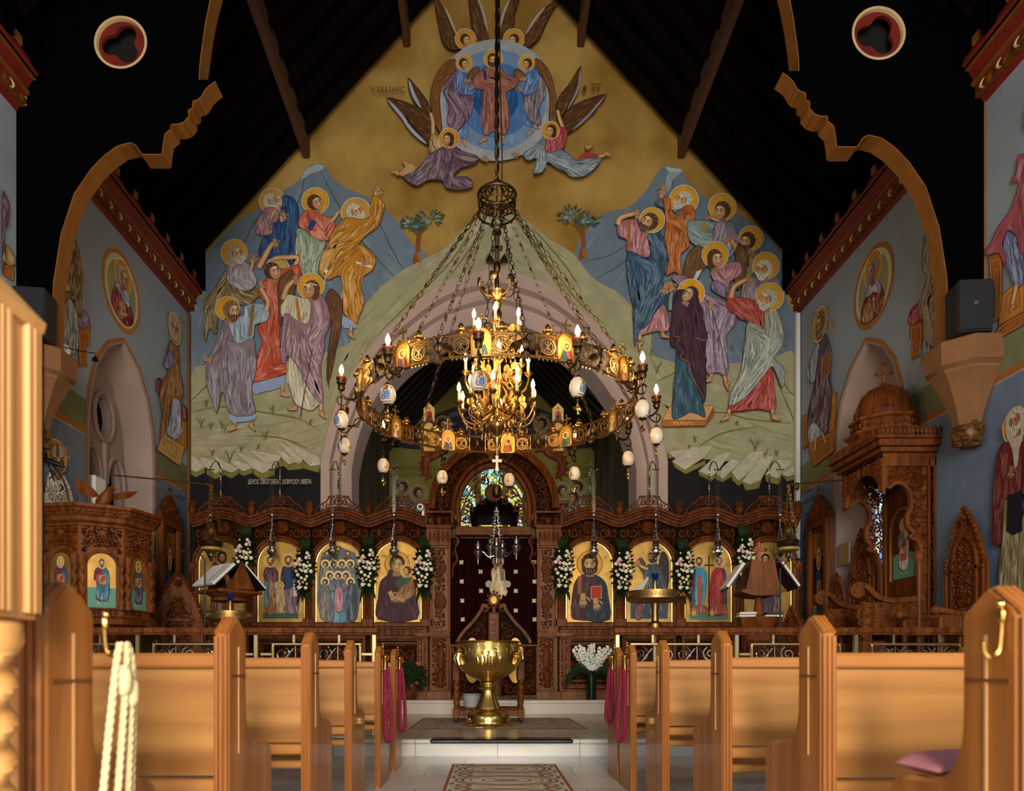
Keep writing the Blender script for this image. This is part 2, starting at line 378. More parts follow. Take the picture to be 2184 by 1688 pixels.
for e, c in zip([x for x in blue_glass.node_tree.nodes if x.type == 'VALTORGB'][0].color_ramp.elements, ((.25, .5, .9), (.8, .9, 1), (.05, .2, .7), (.9, .95, 1), (.9, .75, .2), (.02, .1, .4), (.3, .7, .9))): e.color = c + (1,)
[x for x in blue_glass.node_tree.nodes if x.type == 'BSDF_PRINCIPLED'][0].inputs['Emission Strength'].default_value = 2.2
for s, nm in ((-1, 'left'), (1, 'right')):
    f_ = fr((s * WX, 0, 0), (0, 1, 0), (0, 0, 1), (-s, 0, 0))
    lo = [(WY + u, v) for u, v in lan_o]; li = [(WY + u, v) for u, v in lan_i]
    MB().prism([(-9, 0), (12.9, 0), (12.9, 7.5), (-9, 7.5)], f_, 0, -.65, [lo]).build('wall_' + nm, wall_m, kind='structure')
    b = MB(); k = len(lo); lm = [(WY + u * .93, v - .03) for u, v in lan_o]; li2 = [(a[0] * 1.0, a[1]) for a in li]
    rings = [([(WY + u * 1.0, v) for u, v in lan_o], .012), (lm, 0.0), ([(WY + u * .88, v - .06) for u, v in lan_o], -.1), (li, -.31), (li, -.5)]
    b.add([f_(u, v, w_) for r, w_ in rings for u, v in r], [(q * k + i, q * k + (i + 1) % k, q * k + k + (i + 1) % k, q * k + k + i) for q in range(len(rings) - 1) for i in range(k)])
    l1 = lambda c: [(WY + c - .22, 1.4), (WY + c + .22, 1.4), (WY + c + .22, 3.35), (WY + c + .13, 3.7), (WY + c, 3.88), (WY + c - .13, 3.7), (WY + c - .22, 3.35)]
    b.prism([(u * 1.0, v) for u, v in li], f_, -.3, -.42, [l1(-.33), l1(.33), lobe(WY, 4.42, .23)])
    for c in (-.33, .33):
        b.tube([f_(WY + c + .26 * math.cos(t), 3.5 + .42 * math.sin(t), -.28) for t in [PI * i / 10 for i in range(11)]], .035, 6)
    b.tube([f_(u, v, -.28) for u, v in lobe(WY, 4.42, .27, 14)], .035, 6, True)
    b.tube([f_(WY, z, -.28) for z in (1.4, 3.5, 4.05)], .05, 6)
    b.build('trim_%d' % (9 if s < 0 else 10), M['stone'], kind='structure')
    MB().prism(li, f_, -.44, -.46).build('window_%d' % (2 if s < 0 else 3), dark_glass if s < 0 else blue_glass, kind='structure')
MB().box((-8, -9.4, 0), (8, -9.0, 14)).build('wall_back', mat('west_wall_plaster', '8f8a80', .8, var=.1), kind='structure')
# painted cornices (wall plates) with crescents and rafter feet
corn = [(0, 6.92, 'redp'), (.05, 7.0, 'oak_r'), (.13, 7.13, 'ochre'), (.16, 7.16, 'truss'), (.13, 7.19, 'redp'), (.2, 7.30, 'ochre'), (.26, 7.35, 'redp'), (.24, 7.42, 'redp'), (0.02, 7.42, 'redp')]
def cornice(s, name, y0, y1):
    prof = [(w_, z) for w_, z, _ in corn]
    root = None
    f_ = fr((s * WX, 0, 0), (0, 1, 0), (0, 0, 1), (-s, 0, 0))
    root = MB().prism([(-.02, 6.92)] + [(w_ - .012, z) for w_, z in prof[1:]], lambda u, v, w_: f_(w_, v, u), y0, y1).build(name, M['redp'], kind='structure')
    for m_, segs in (('ochre', ((.115, 7.125, .145, 7.165), (.185, 7.29, .215, 7.325))), ('oak_r', ((.03, 7.0, .1, 7.11),))):
        b = MB()
        for w0, z0, w1, z1 in segs: b.box((y0, z0, w0 - .04), (y1, z1, w1), f_)
        if m_ == 'oak_r':
            y = y0 + .2
            while y < y1:
                b.ball((y, 7.055, .1), (.075, .045, .02), 10, 5, f_); y += .26
        b.build('painted_moulding' if m_ == 'ochre' else 'carved_band', M[m_], root)
    b = MB(); c = MB(); y = y0 + .2
    while y < y1:
        c.tube([f_(y + .075 * math.cos(t), 7.055 + .048 * math.sin(t), .11) for t in [-1.3 + 2.6 * i / 6 for i in range(7)]], [.004, .011, .015, .017, .015, .011, .004], 5)
        y += .26
    c.build('gilt_crescent', M['cream'], root)
    y = y0 + .1
    while y < y1: b.bbox((y, 7.42, .12), (y + .12, 7.52, .25), .01, f_); y += .52
    b.build('rafter_foot', M['ochre'], root)
cornice(-1, 'trim_11', 3.0, 12.86); cornice(1, 'trim_12', 3.0, 12.86)
MB().bbox((5.15, 12.76, 1.0), (5.22, 12.88, 6.93), .012).build('trim_13', M['white'], kind='structure')
MB().box((-5.235, 12.82, .4), (-5.2, 12.885, 6.95)).build('trim_14', mat('brown_corner_line', '6d431c', .6), kind='structure')
# hammerbeam trusses: dark spandrel boards with an ochre soffit and a trefoil roundel
TP = '107,1400 107,745 110,640 112,600 128,498 156,412 192,359 220,330 249,309 277,302 290,308 295,316 302,327 344,327 346.6,302 350,284 359,276 363,273 362.6,262 377,263 391,258 401,246 400,231 409,229 409,213 419.5,211 428,204 435.5,190 444,181 458,171'
def truss(s, Y, name, label):
    tr = thing(name, label, 'roof truss', (s * 5.0, Y, 3.5), 'hammerbeam trusses of the nave roof')
    q = [P(x, y, 8.18) for x, y in pts(TP)]; line = [(-p.x, p.z) for p in q][1:]
    up = [(-p.x, p.z) for p in [P(x, y, 8.18) for x, y in pts('423,170 424,140 428,107 436,50 446,0 470,-90 520,-200 600,-320 700,-420')]]
    zr = lambda x: 7.97 + 1.11 * (5.05 - x)
    poly = [(5.24, line[0][1])] + line + up + [(up[-1][0], zr(up[-1][0]) - .1), (5.0, 7.9), (5.24, 7.6)]
    c = P(257, 90, 8.18); R = 57 * 8.18 / F
    hole = [(-c.x + R * math.cos(2 * PI * i / 32), c.z + R * math.sin(2 * PI * i / 32)) for i in range(32)]
    f_ = fr((0, Y, 0), (s, 0, 0), (0, 0, 1), (0, -1, 0))
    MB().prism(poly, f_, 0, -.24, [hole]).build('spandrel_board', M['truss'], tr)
    b = MB(); so = line + up                  # soffit strip, a little proud of the board edge
    for i, (a, d) in enumerate(zip(so[:-1], so[1:])):
        dx, dz = d[0] - a[0], d[1] - a[1]; l = math.hypot(dx, dz) or 1; nx, nz = -dz / l * .012, dx / l * .012
        if i == len(line) - 1: continue
        b.add([f_(a[0] + k * nx, a[1] + k * nz, w_) for k in (-1, 1) for w_ in (-.01, -.235)] + [f_(d[0] + k * nx, d[1] + k * nz, w_) for k in (-1, 1) for w_ in (-.01, -.235)], [(0, 1, 5, 4), (2, 3, 7, 6), (0, 2, 6, 4), (1, 3, 7, 5), (0, 1, 3, 2), (4, 5, 7, 6)])
    b.build('soffit_edge', M['ochre'], tr, 'ochre scalloped edge')
    b = MB(); b.lathe([(R * .995, 0), (R * .9, .0), (R * .84, .08), (R * .995, .08), (R * .995, 0)], n=32, caps=False, fn=lambda x, y, z: f_(-c.x + x, c.z + y, -z))
    b.build('roundel_ring', M['cream'], tr)
    b = MB(); R2 = R * .86; lob = []
    for k in range(3):
        a0 = 2 * PI * k / 3 + PI / 2 - .45 * s
        for i in range(-5, 6):
            t = a0 + i * PI / 9; lob.append((-c.x + R2 * .44 * math.cos(a0) + R2 * .44 * math.cos(t), c.z + R2 * .44 * math.sin(a0) + R2 * .44 * math.sin(t)))
    b.prism([(-c.x + R2 * math.cos(2 * PI * i / 32), c.z + R2 * math.sin(2 * PI * i / 32)) for i in range(32)], f_, -.03, -.07, [lob]); b.build('trefoil_plate', M['redp'], tr)
    MB().prism(hole, f_, -.2, -.22).build('void_board', M['trefoil_void'], tr)  # added black sheet standing in for the dark void behind the trefoil
truss(-1, 8.18, 'hammerbeam_truss', 'black hammerbeam truss with ochre scalloped edge above the carved pulpit')
truss(1, 8.06, 'hammerbeam_truss', 'black hammerbeam truss with ochre scalloped edge above the domed throne')
for s, Y, lab in ((-1, 8.3, 'sandstone wall corbel with carved foliage boss above the pulpit'), (1, 8.15, 'sandstone wall corbel with carved foliage boss beside the domed throne')):
    co = thing('stone_corbel', lab, 'corbel', (s * 5.1, Y, 3.4), 'stone corbels under the trusses')
    MB().lathe([(.40, 4.36), (.42, 4.34), (.42, 4.1), (.37, 4.06), (.37, 4.03), (.34, 4.0), (.27, 3.86), (.2, 3.7), (.15, 3.54), (.14, 3.5)], (s * 5.12, Y, 0), 8, sq=.5).build('corbel_block', M['sand'], co, sharp=30)
    b = MB(); rnd = random.Random(4)
    b.ball((s * 5.12, Y, 3.42), (.15, .15, .15), 12, 8)
    for i in range(40):
        a, z = rnd.uniform(0, 2 * PI), rnd.uniform(-.9, .8); r = math.sqrt(1 - z * z) * .15
        b.ball((s * 5.12 + r * math.cos(a), Y + r * math.sin(a), 3.42 + .15 * z), (.045, .045, .035), 6, 4)
    b.build('foliage_boss', mat('dark_gilt_foliage', '6b4a22', .5, .4, var=.5, vscale=30), co)
    sp_ = thing('loudspeaker', 'black wedge loudspeaker on the stone corbel ' + ('above the pulpit' if s < 0 else 'by the domed throne'), 'loudspeaker', (s * 4.98, Y - .27, 4.365), 'loudspeakers on the corbels')
    f_ = frz((s * 4.96, Y - .27, 4.365), -.12 * s)
    b = MB(); b.prism([(-.17, 0), (.17, 0), (.18, .5), (.16, .535), (-.15, .54), (-.175, .5)], f_, .12, -.14); b.build('cabinet', M['black'], sp_)
    b = MB(); b.prism([(-.155, .02), (.155, .02), (.165, .49), (.15, .52), (-.14, .525), (-.16, .49)], f_, .12, .135); b.build('grille', M['speaker'], sp_)
    b = MB(); b.box((-.02, .27, .135), (.02, .305, .142), f_); b.build('badge', M['steel'], sp_)
    b = MB(); b.box((s * .18 - .03, .2, -.05), (s * .18 + .1 * s + .03, .5, -.02), f_); b.build('bracket', M['black'], sp_)
# ---------------------------------------------------------------- painted figures, laid down in thin coats of colour
ZM = dict(A=(400, 340, 4.689), B=(400, 640, 4.02), C=(1290, 340, 4.688), D=(1290, 640, 4.019), E=(800, 0, 3.925), L=(0, 380, 4.2195), R=(1690, 380, 4.2206), Q=(0, 560, 2.813), W=(1456, 560, 2.813), W0=(1456, 0, 2.813), Q0=(0, 0, 2.813), I=(400, 1040, 3.67), J=(1180, 1040, 3.67), K=(860, 1040, 3.014), X=(0, 0, 1), N=(0, 880, 3.669), O=(1700, 880, 3.5166))
def Z(z, s):
    ox, oy, k = ZM[z]; return [(ox + x / k, oy + y / k) for x, y in pts(s)]
def inside(p, x, y):
    r = False; j = len(p) - 1
    for i in range(len(p)):
        a, b = p[i], p[j]
        if (a[1] > y) != (b[1] > y) and x < (b[0] - a[0]) * (y - a[1]) / (b[1] - a[1]) + a[0]: r = not r
        j = i
    return r
class Paint:
    def __init__(s, fn, step=2.5e-5, z='X'): s.mb = MB(); s.fn = fn; s.k = 4; s.step = step; s.z = z; s.u = 1.0; s.wall = False
    def g(s, p): return Z(s.z, p) if isinstance(p, str) else p
    def axsh(s, x, y): return (abs(x - CX) / F, (y - CY) / (x - CX)) if s.wall else (1.0, 0.0)
    def raw(s, p, col, k=None):
        if k is None: s.k += 1; k = s.k
        s.mb.col = H(col); w_ = k * s.step
        s.mb.add([s.fn(x, y, w_) for x, y in p], [list(range(len(p)))])
    def poly(s, p, col, smooth=True, line=None, lw=.7, n=3):
        p = s.g(p); q = cr(p, n) if smooth else p
        s.raw(q, col)
        if line: s.stroke(q + [q[0]], lw, line, taper=False)
        return q
    def stroke(s, p, w, col, taper=True, k=None):
        L = len(p)
        if L < 2: return
        l, r = [], []
        for i in range(L):
            a, b = p[max(i - 1, 0)], p[min(i + 1, L - 1)]; dx, dy = b[0] - a[0], b[1] - a[1]; d = math.hypot(dx, dy) or 1
            t = i / (L - 1); ww = w * (min(1, 4 * t * (1 - t) + .12) if taper else 1)
            l.append((p[i][0] - dy / d * ww, p[i][1] + dx / d * ww)); r.append((p[i][0] + dy / d * ww, p[i][1] - dx / d * ww))
        if k is None: s.k += 1; k = s.k
        s.mb.col = H(col); w_ = k * s.step; b = len(s.mb.v)
        s.mb.add([s.fn(x, y, w_) for x, y in l + r], [(i, i + 1, L + i + 1, L + i) for i in range(L - 1)])
    def line(s, p, w, col, smooth=True, taper=True):
        p = s.g(p); s.stroke(cr(p, 5, False) if smooth else p, w, col, taper)
    def folds(s, q, col, flow=None, n=40, seed=1, hi=.5, lo=.5, ln=(12, 40), w=(.5, 1.4), hic='f4efe6', loc='1a1012'):
        rnd = random.Random(seed); u = s.u
        xs = [p[0] for p in q]; ys = [p[1] for p in q]; x0, x1, y0, y1 = min(xs), max(xs), min(ys), max(ys)
        fl = [s.g(f) for f in (flow if isinstance(flow, list) else [flow])] if flow else [[((x0 + x1) / 2, y0), ((x0 + x1) / 2 + .01, y1)]]
        seg = [(a, b) for f in fl for a, b in zip(f[:-1], f[1:])]
        def dr(x, y):
            sx = sy = 0
            for a, b in seg:
                vx, vy = b[0] - a[0], b[1] - a[1]; L2 = vx * vx + vy * vy or 1
                t = max(0, min(1, ((x - a[0]) * vx + (y - a[1]) * vy) / L2)); d = (x - a[0] - t * vx) ** 2 + (y - a[1] - t * vy) ** 2 + 4
                k = 1 / (d * d) / math.sqrt(L2); sx += vx * k; sy += vy * k
            d = math.hypot(sx, sy) or 1; return sx / d, sy / d
        base = s.k + 1; tries = 0; made = 0
        while made < n and tries < n * 12:
            tries += 1; x, y = rnd.uniform(x0, x1), rnd.uniform(y0, y1)
            if not inside(q, x, y): continue
            L = rnd.uniform(*ln) * u; st = L / 8; bend = rnd.uniform(-.03, .03); an = rnd.gauss(0, .07); p = []
            for i in range(9):
                if not inside(q, x, y): break
                p.append((x, y)); dx, dy = dr(x, y); c, s_ = math.cos(an), math.sin(an); x += (dx * c - dy * s_) * st; y += (dx * s_ + dy * c) * st; an += bend
            if len(p) < 4: continue
            light = made % 2; t = rnd.uniform(.35, 1)
            c = mix(col, hic, hi * t) if light else mix(col, loc, lo * t)
            s.stroke(p, rnd.uniform(*w) * u * (1.25 if light else .8), c, k=base + (made % 24)); made += 1
        s.k = base + 24
    def robe(s, p, col, flow=None, n=40, seed=1, smooth=True, **k):
        q = s.poly(p, col, smooth); hi, lo = k.pop('hi', .5), k.pop('lo', .5)
        s.folds(q, col, flow, n // 2, seed + 7, hi=hi * .55, lo=lo * .5, ln=(25, 80), w=(2.0, 4.6), **{a: b for a, b in k.items() if a in ('hic', 'loc')})
        s.folds(q, col, flow, n, seed, hi=hi * .7, lo=lo * .85, **dict(dict(w=(.35, 1.2), ln=(15, 60)), **k)); s.folds(q, col, flow, n // 3, seed + 3, hi=hi * .95, lo=lo, ln=(8, 24), w=(.4, .9), **{a: b for a, b in k.items() if a in ('hic', 'loc')})
        s.stroke(q + [q[0]], .55 * s.u, mix(col, '140c10', .6), taper=False); return q
    def ell(s, x, y, a, b, t=0, n=20):
        ax, sh = s.axsh(x, y); o = []
        for i in range(n):
            c, d = math.cos(2 * PI * i / n), math.sin(2 * PI * i / n); u, v = (a * c * math.cos(t) - b * d * math.sin(t)) * ax, a * c * math.sin(t) + b * d * math.cos(t)
            o.append((x + u, y + v + sh * u))
        return o
    def halo(s, x, y, r, col='b98a2c', rim='c9bda8'):
        s.raw(s.ell(x, y, r * 1.06, r * 1.06, 0, 36), rim); s.raw(s.ell(x, y, r, r, 0, 36), mix(col, '5a3208', .55)); s.raw(s.ell(x, y, r * .965, r * .965, 0, 36), col)
        rnd = random.Random(int(x)); b = s.k + 1
        for i in range(26):
            a = rnd.uniform(0, 6.28); q = rnd.uniform(.3, .85) * r; s.stroke([(x + q * math.cos(a + d), y + q * math.sin(a + d)) for d in (0, .2, .4)], r * .035, mix(col, 'e8c25a' if i % 2 else '8a5a14', .25), k=b + i % 8)
        s.k = b + 8
    def head(s, x, y, r, d=0, t=0, hair='4a2c18', beard=None, skin='a97f58', halo=0, hcol='b98a2c', hx=0, hy=0, veil=None, long_=False, band=False):
        x, y = s.g('%f,%f' % (x, y))[0] if s.z != 'X' else (x, y)
        if s.z != 'X': k = ZM[s.z][2]; r /= k; halo /= k; hx /= k; hy /= k
        if halo: s.halo(x + hx, y + hy, halo, hcol)
        c, sn = math.cos(t), math.sin(t)
        ax, sh = s.axsh(x, y)
        W_ = lambda a, b: (x + (a * c - b * sn) * r * ax, y + (a * sn + b * c) * r + sh * (a * c - b * sn) * r * ax)
        E = lambda a, b, ra, rb, n=16: [W_(a + ra * math.cos(2 * PI * i / n), b + rb * math.sin(2 * PI * i / n)) for i in range(n)]
        dk = mix(skin, '2a130a', .55); lt = mix(skin, 'efd9b0', .5)
        s.raw([W_(-.35 - .1 * d, .3), W_(.35 - .1 * d, .3), W_(.42 - .2 * d, 1.35), W_(-.42 - .2 * d, 1.35)], mix(skin, dk, .4))
        s.raw(E(-.16 * d, -.14, .9, .98), veil or hair)
        if long_: s.raw(E(-.5 * d, .5, .5 if d else .85, .7), hair)
        s.raw(E(.14 * d, .08, .66, .86), dk); s.raw(E(.17 * d, .07, .58, .8), skin); s.raw(E(.22 * d - .05, -.1, .36, .5), mix(skin, lt, .45)); s.raw(E(.3 * d, -.38, .34, .2), lt)
        s.raw(E(.36 * d - .02, .12, .1, .3), lt)
        for e in (-1, 1):
            ex = .25 * d + e * .27 * (1 - .25 * abs(d))
            s.stroke([W_(ex - .2, -.14), W_(ex, -.24), W_(ex + .2, -.14)], .05 * r, '2a1810'); s.stroke([W_(ex - .15, .0), W_(ex, -.06), W_(ex + .15, .0)], .055 * r, '140a06'); s.stroke([W_(ex - .17, .1), W_(ex, .13), W_(ex + .17, .1)], .03 * r, dk)
        s.stroke([W_(.26 * d + .1 * (d or 1), -.15), W_(.38 * d + .1 * (d or 1), .3), W_(.2 * d, .34)], .04 * r, mix(dk, '140a06', .3)); s.stroke([W_(.2 * d - .16, .5), W_(.24 * d, .54), W_(.2 * d + .16, .5)], .05 * r, '7d3526')
        if veil:
            for i in range(5): s.stroke([W_(-.55 - .1 * d + .1 * i - .5 * d * (i > 3), -.95 + .05 * i), W_(-.8 + .06 * i, 0), W_(-.6 + .1 * i * .3, .95)], .03 * r, mix(veil, 'ffffff' if i % 2 else '000000', .3))
        else:
            top = [W_(-.16 * d + .86 * math.cos(a), -.14 + .95 * math.sin(a)) for a in [PI + PI * i / 8 for i in range(9)]]
            s.raw(top + [W_(.62 - .1 * d, -.42), W_(.25 * d, -.62), W_(-.62 - .1 * d, -.42)], hair)
            for i in range(9): a = PI + PI * (i + .5) / 9; s.stroke([W_(-.16 * d + .5 * math.cos(a), -.2 + .5 * math.sin(a)), W_(-.16 * d + .75 * math.cos(a), -.15 + .78 * math.sin(a)), W_(-.16 * d + .86 * math.cos(a + .2), -.1 + .9 * math.sin(a + .2))], .04 * r, mix(hair, 'f0e0c0' if i % 2 else '000000', .35))
        if band: s.stroke([W_(-.7, -.5), W_(0, -.72), W_(.7, -.5)], .05 * r, 'd8d2c8', taper=False)
        if beard:
            B = [(-.6, .12), (-.62, .55), (-.4, 1.0), (0, 1.25), (.4, 1.0), (.62, .55), (.6, .12), (.42, .42), (.2, .42), (0, .4), (-.2, .42), (-.42, .42)]
            s.raw(cr([W_(a + .16 * d, b) for a, b in B], 2), beard)
            for i in range(8): s.stroke([W_(.16 * d + (-.5 + i * .14), .45), W_(.16 * d + (-.46 + i * .13), .8), W_(.16 * d + (-.3 + i * .085), 1.12)], .04 * r, mix(beard, 'f2efe6' if i % 2 else '000000', .4))
            s.stroke([W_(.2 * d - .16, .56), W_(.24 * d, .6), W_(.2 * d + .16, .56)], .05 * r, '6d3026')
    def limb(s, p, w, col='a97f58'):
        p = s.g(p); q = cr(p, 4, False); L = len(q); wa, wb = w
        for kk, (c, f) in enumerate(((mix(col, '1c0d06', .6), 1.0), (col, .84), (mix(col, 'efd9b0', .4), .34))):
            l, r = [], []
            for i in range(L):
                a, b = q[max(i - 1, 0)], q[min(i + 1, L - 1)]; dx, dy = b[0] - a[0], b[1] - a[1]; d = math.hypot(dx, dy) or 1; ww = (wa + (wb - wa) * i / (L - 1)) * f
                l.append((q[i][0] - dy / d * ww, q[i][1] + dx / d * ww)); r.append((q[i][0] + dy / d * ww, q[i][1] - dx / d * ww))
            s.raw(l + r[::-1], c)
    def hand(s, x, y, a, r, col='a97f58', side=1):
        if s.z != 'X': (x, y), k = s.g('%f,%f' % (x, y))[0], ZM[s.z][2]; r /= k
        a = math.radians(a); c, sn = math.cos(a), math.sin(a)
        W_ = lambda u, v: (x + (u * c + v * sn) * r, y + (u * sn - v * c) * r)   # u along the fingers
        dk = mix(col, '1c0d06', .55)
        for i, (v, l) in enumerate(((-.32, 1.45), (-.1, 1.65), (.12, 1.6), (.33, 1.3))): s.stroke([W_(.3, v * .8), W_(.9, v * 1.1), W_(l, v * 1.5)], .14 * r, dk); s.stroke([W_(.3, v * .8), W_(.9, v * 1.1), W_(l * .97, v * 1.5)], .09 * r, mix(col, 'efd9b0', .25))
        s.stroke([W_(.0, .3 * side), W_(.4, .75 * side), W_(.8, .95 * side)], .13 * r, col)
        s.raw([W_(q * .5 + .15, p * .42) for q, p in ((-1.1, -.7), (.9, -1), (.95, 1), (-1.1, .75))], dk); s.raw([W_(q * .45 + .15, p * .36) for q, p in ((-1.1, -.8), (.9, -1), (.95, 1), (-1.1, .8))], col)
    def foot(s, x, y, a, r, col='a0744e', flip=1):
        if s.z != 'X': (x, y), k = s.g('%f,%f' % (x, y))[0], ZM[s.z][2]; r /= k
        a = math.radians(a); c, sn = math.cos(a), math.sin(a)
        W_ = lambda u, v: (x + (u * c - v * sn) * r, y + (u * sn + v * c) * r)
        F_ = [(-.5, -1.0), (-.65, .1), (-.5, .42), (.3, .45), (1.4, .5), (1.75, .3), (1.5, .05), (.8, -.1), (.25, -.4), (.2, -1.0)]
        s.raw(cr([W_(u * flip, v) for u, v in F_], 2), mix(col, '1c0d06', .55)); s.raw(cr([W_(u * .9 * flip, v * .85) for u, v in F_], 2), col); s.stroke([W_(-.2 * flip, -.6), W_(.2 * flip, 0), W_(1.1 * flip, .2)], .12 * r, mix(col, 'efd9b0', .5))
        for i in range(4): s.stroke([W_((1.2 + .1 * i) * flip, .1 + .09 * i), W_((1.55 + .03 * i) * flip, .14 + .08 * i)], .03 * r, '2a130a')
    def wing(s, p, col='5a3a20', flow=None, tip=None, n=50, seed=3):
        q = s.poly(p, col, True); s.folds(q, col, flow, n, seed, hi=.35, lo=.5, hic='c79a5c', ln=(8, 26), w=(.4, .9)); s.stroke(q + [q[0]], .7 * s.u, '24140a', taper=False)
        s.feather(q, col, flow, seed)
        if tip:
            for a, b in zip(s.g(tip)[::2], s.g(tip)[1::2]): s.stroke([a, ((a[0] + b[0]) / 2 + 1, (a[1] + b[1]) / 2), b], 2.0 * s.u, mix(col, '24140a', .3))
    def feather(s, q, col, flow, seed):
        if not flow: return
        f = s.g(flow); a, b = f[-2], f[-1]
        if len(f) > 2: a = f[0]
        if (f[0][1] < f[-1][1]) == (abs(f[0][1] - f[-1][1]) > 0) and s.z == 'E': a, b = f[-1], f[0]
        dx, dy = b[0] - a[0], b[1] - a[1]; d = math.hypot(dx, dy) or 1; dx /= d; dy /= d
        for i in range(0, len(q), 2):
            x, y = q[i]; cx = sum(p[0] for p in q) / len(q); cy = sum(p[1] for p in q) / len(q)
            if (x - cx) * dx + (y - cy) * dy < -.1 * d: continue
            s.stroke([(x - dx * 9, y - dy * 9), (x - dx * 2, y - dy * 2), (x + dx * 4.5, y + dy * 4.5)], 1.7, mix(col, '24140a', .15))
    def text(s, body, x, y, h, col, w_=None):
        """lettering painted on the wall: x, y is the left end of the base line, h the letter height (photo pixels)"""
        cu = bpy.data.curves.new('t', 'FONT'); cu.body = body; cu.size = 1
        o = bpy.data.objects.new('t', cu); link(o); bpy.context.view_layer.update()
        me = bpy.data.meshes.new_from_object(o.evaluated_get(bpy.context.evaluated_depsgraph_get()))
        vs = [v.co.copy() for v in me.vertices]; fs = [list(p.vertices) for p in me.polygons]
        bpy.data.objects.remove(o); bpy.data.curves.remove(cu); bpy.data.meshes.remove(me)
        if not vs: return
        mx = max(v.x for v in vs); sc = (w_ / mx) if w_ else h / .7; s.k += 1
        s.mb.col = H(col); s.mb.add([s.fn(x + v.x * sc, y - v.y * h / .7, s.k * s.step) for v in vs], fs)
    def build(s, name, m, parent=None, **k): return s.mb.build(name, m, parent, **k)
# ---------------------------------------------------------------- the great mural on the gable wall
pw = Paint(lambda x, y, w_: tuple(P(x, y, YG) + Vector((0, -w_, 0))))
def streak(q, col, flow, n, seed, **k): pw.folds(q, col, flow, n, seed, **dict(dict(hi=.22, lo=.28, ln=(25, 80), w=(1.5, 4)), **k))
pw.z = 'X'
pw.poly('402,940 690,940 683,1000 683,1500 402,1500', '131113', False); pw.poly('1415,940 1705,940 1705,1500 1425,1500 1425,985', '131113', False)
q = pw.poly('402,830 402,640 432,640 434,553 511,468 560,444 605,406 637,385 652,359 677,348 692,353 709,380 741,402 784,421 827,451 854,481 882,526 913,545 880,640 780,715 722,830', '5f6e7c', True, n=2)
streak(q, '5f6e7c', ['677,350 640,430 560,560 480,700', '690,350 760,500 850,600'], 90, 1, hic='a9b2b4', loc='46504a')
for a in ('677,352 712,420 760,500 850,600', '650,362 640,420 590,520', '790,430 830,520 868,590', '560,445 520,520 470,640'): pw.line(a, 1.6, '4a5348')
pw.poly('652,360 677,349 692,354 688,362 660,372 640,386', '8d979a', False)
q = pw.poly('1224,540 1262,483 1287,455 1333,445 1354,432 1382,402 1400,372 1418,354 1452,361 1467,387 1514,430 1567,455 1621,487 1674,549 1676,640 1702,680 1703,800 1385,830 1330,740 1268,660', '5c6b79', True, n=2)
streak(q, '5c6b79', ['1430,360 1400,430 1330,520 1280,600', '1450,360 1540,460 1640,600'], 90, 2, hic='a9b2b4', loc='46504a')
for a in ('1425,370 1400,430 1350,500', '1440,372 1434,400 1445,420 1500,440', '1260,600 1330,560 1380,500', '1240,560 1300,545 1340,520'): pw.line(a, 1.5, '4a5348')
pw.poly('1418,355 1452,361 1455,367 1440,372 1424,365', '9aa3a5', False); pw.poly('1425,368 1455,366 1434,385 1431,400 1415,420 1420,380', '7d8b98', False)
q = pw.poly('402,806 442,779 500,765 620,770 730,740 751,720 782,645 838,592 876,567 938,536 963,517 991,486 1019,467 1050,458 1103,458 1156,498 1187,520 1224,542 1262,592 1311,620 1343,648 1390,700 1395,760 1500,780 1600,770 1663,757 1703,769 1703,1000 1640,1000 1560,985 1440,975 1415,970 1390,880 1320,760 1240,670 1160,615 1055,585 955,615 868,678 800,745 740,830 708,905 690,985 650,985 560,1000 402,985', '8b8869', True, n=2)
streak(q, '8b8869', ['1060,460 900,600 780,720 700,900 560,940 410,960', '1080,460 1200,560 1330,700 1420,850 1560,930 1700,960'], 240, 3, hic='c0baa0', loc='5c5a30')
for a in ('1019,468 960,560 880,640 800,720', '1050,460 1010,520 960,590', '1103,460 1150,530 1230,640 1300,700', '1130,480 1200,560 1240,620', '402,880 480,868 560,880 640,895 690,925', '402,860 440,825 470,800', '1440,900 1530,880 1600,895 1700,905', '1400,815 1450,790 1500,760', '1640,760 1680,830 1702,850', '1660,820 1690,890 1700,930', '520,930 600,935 660,960', '1480,960 1540,925 1620,910'): pw.line(a, 1.7, '62602f')
for a, c in (('1040,466 1015,475 1005,500 1045,480', 'a19d84'), ('1075,470 1100,480 1090,505 1060,500', '9b967b')): pw.poly(a, c, True)
# broken ledges of rock
def ledge(top, fr_): pw.poly(fr_, '6b6633', False, line='3d3a18'); q = pw.poly(top, 'a09c86', False); pw.folds(q, 'a09c86', [[q[0], q[len(q) // 2]]], 8, 5, hi=.2, lo=.15, ln=(8, 20), w=(1, 2)); pw.stroke(q + [q[0]], .45, '75704a', False)
ledge('402,968 430,985 437,998 418,1008 404,1000', '404,1000 418,1008 437,998 437,1009 417,1019 404,1010'); ledge('425,975 455,980 477,1000 460,1011 435,995', '440,1000 460,1011 477,1000 477,1014 460,1023 441,1013')
ledge('450,965 480,985 510,1000 494,1009 470,1000', '475,1003 494,1009 510,1000 509,1011 494,1021 476,1013'); ledge('480,975 530,990 540,998 519,1006 508,1000', '509,1001 519,1006 540,998 539,1009 519,1016 510,1010')
ledge('500,962 560,985 587,990 586,1000 559,1010 540,1000', '541,1001 559,1010 586,1000 586,1014 559,1025 541,1012'); ledge('530,960 590,970 600,975 588,992 560,985', '588,992 600,975 602,990 588,1001')
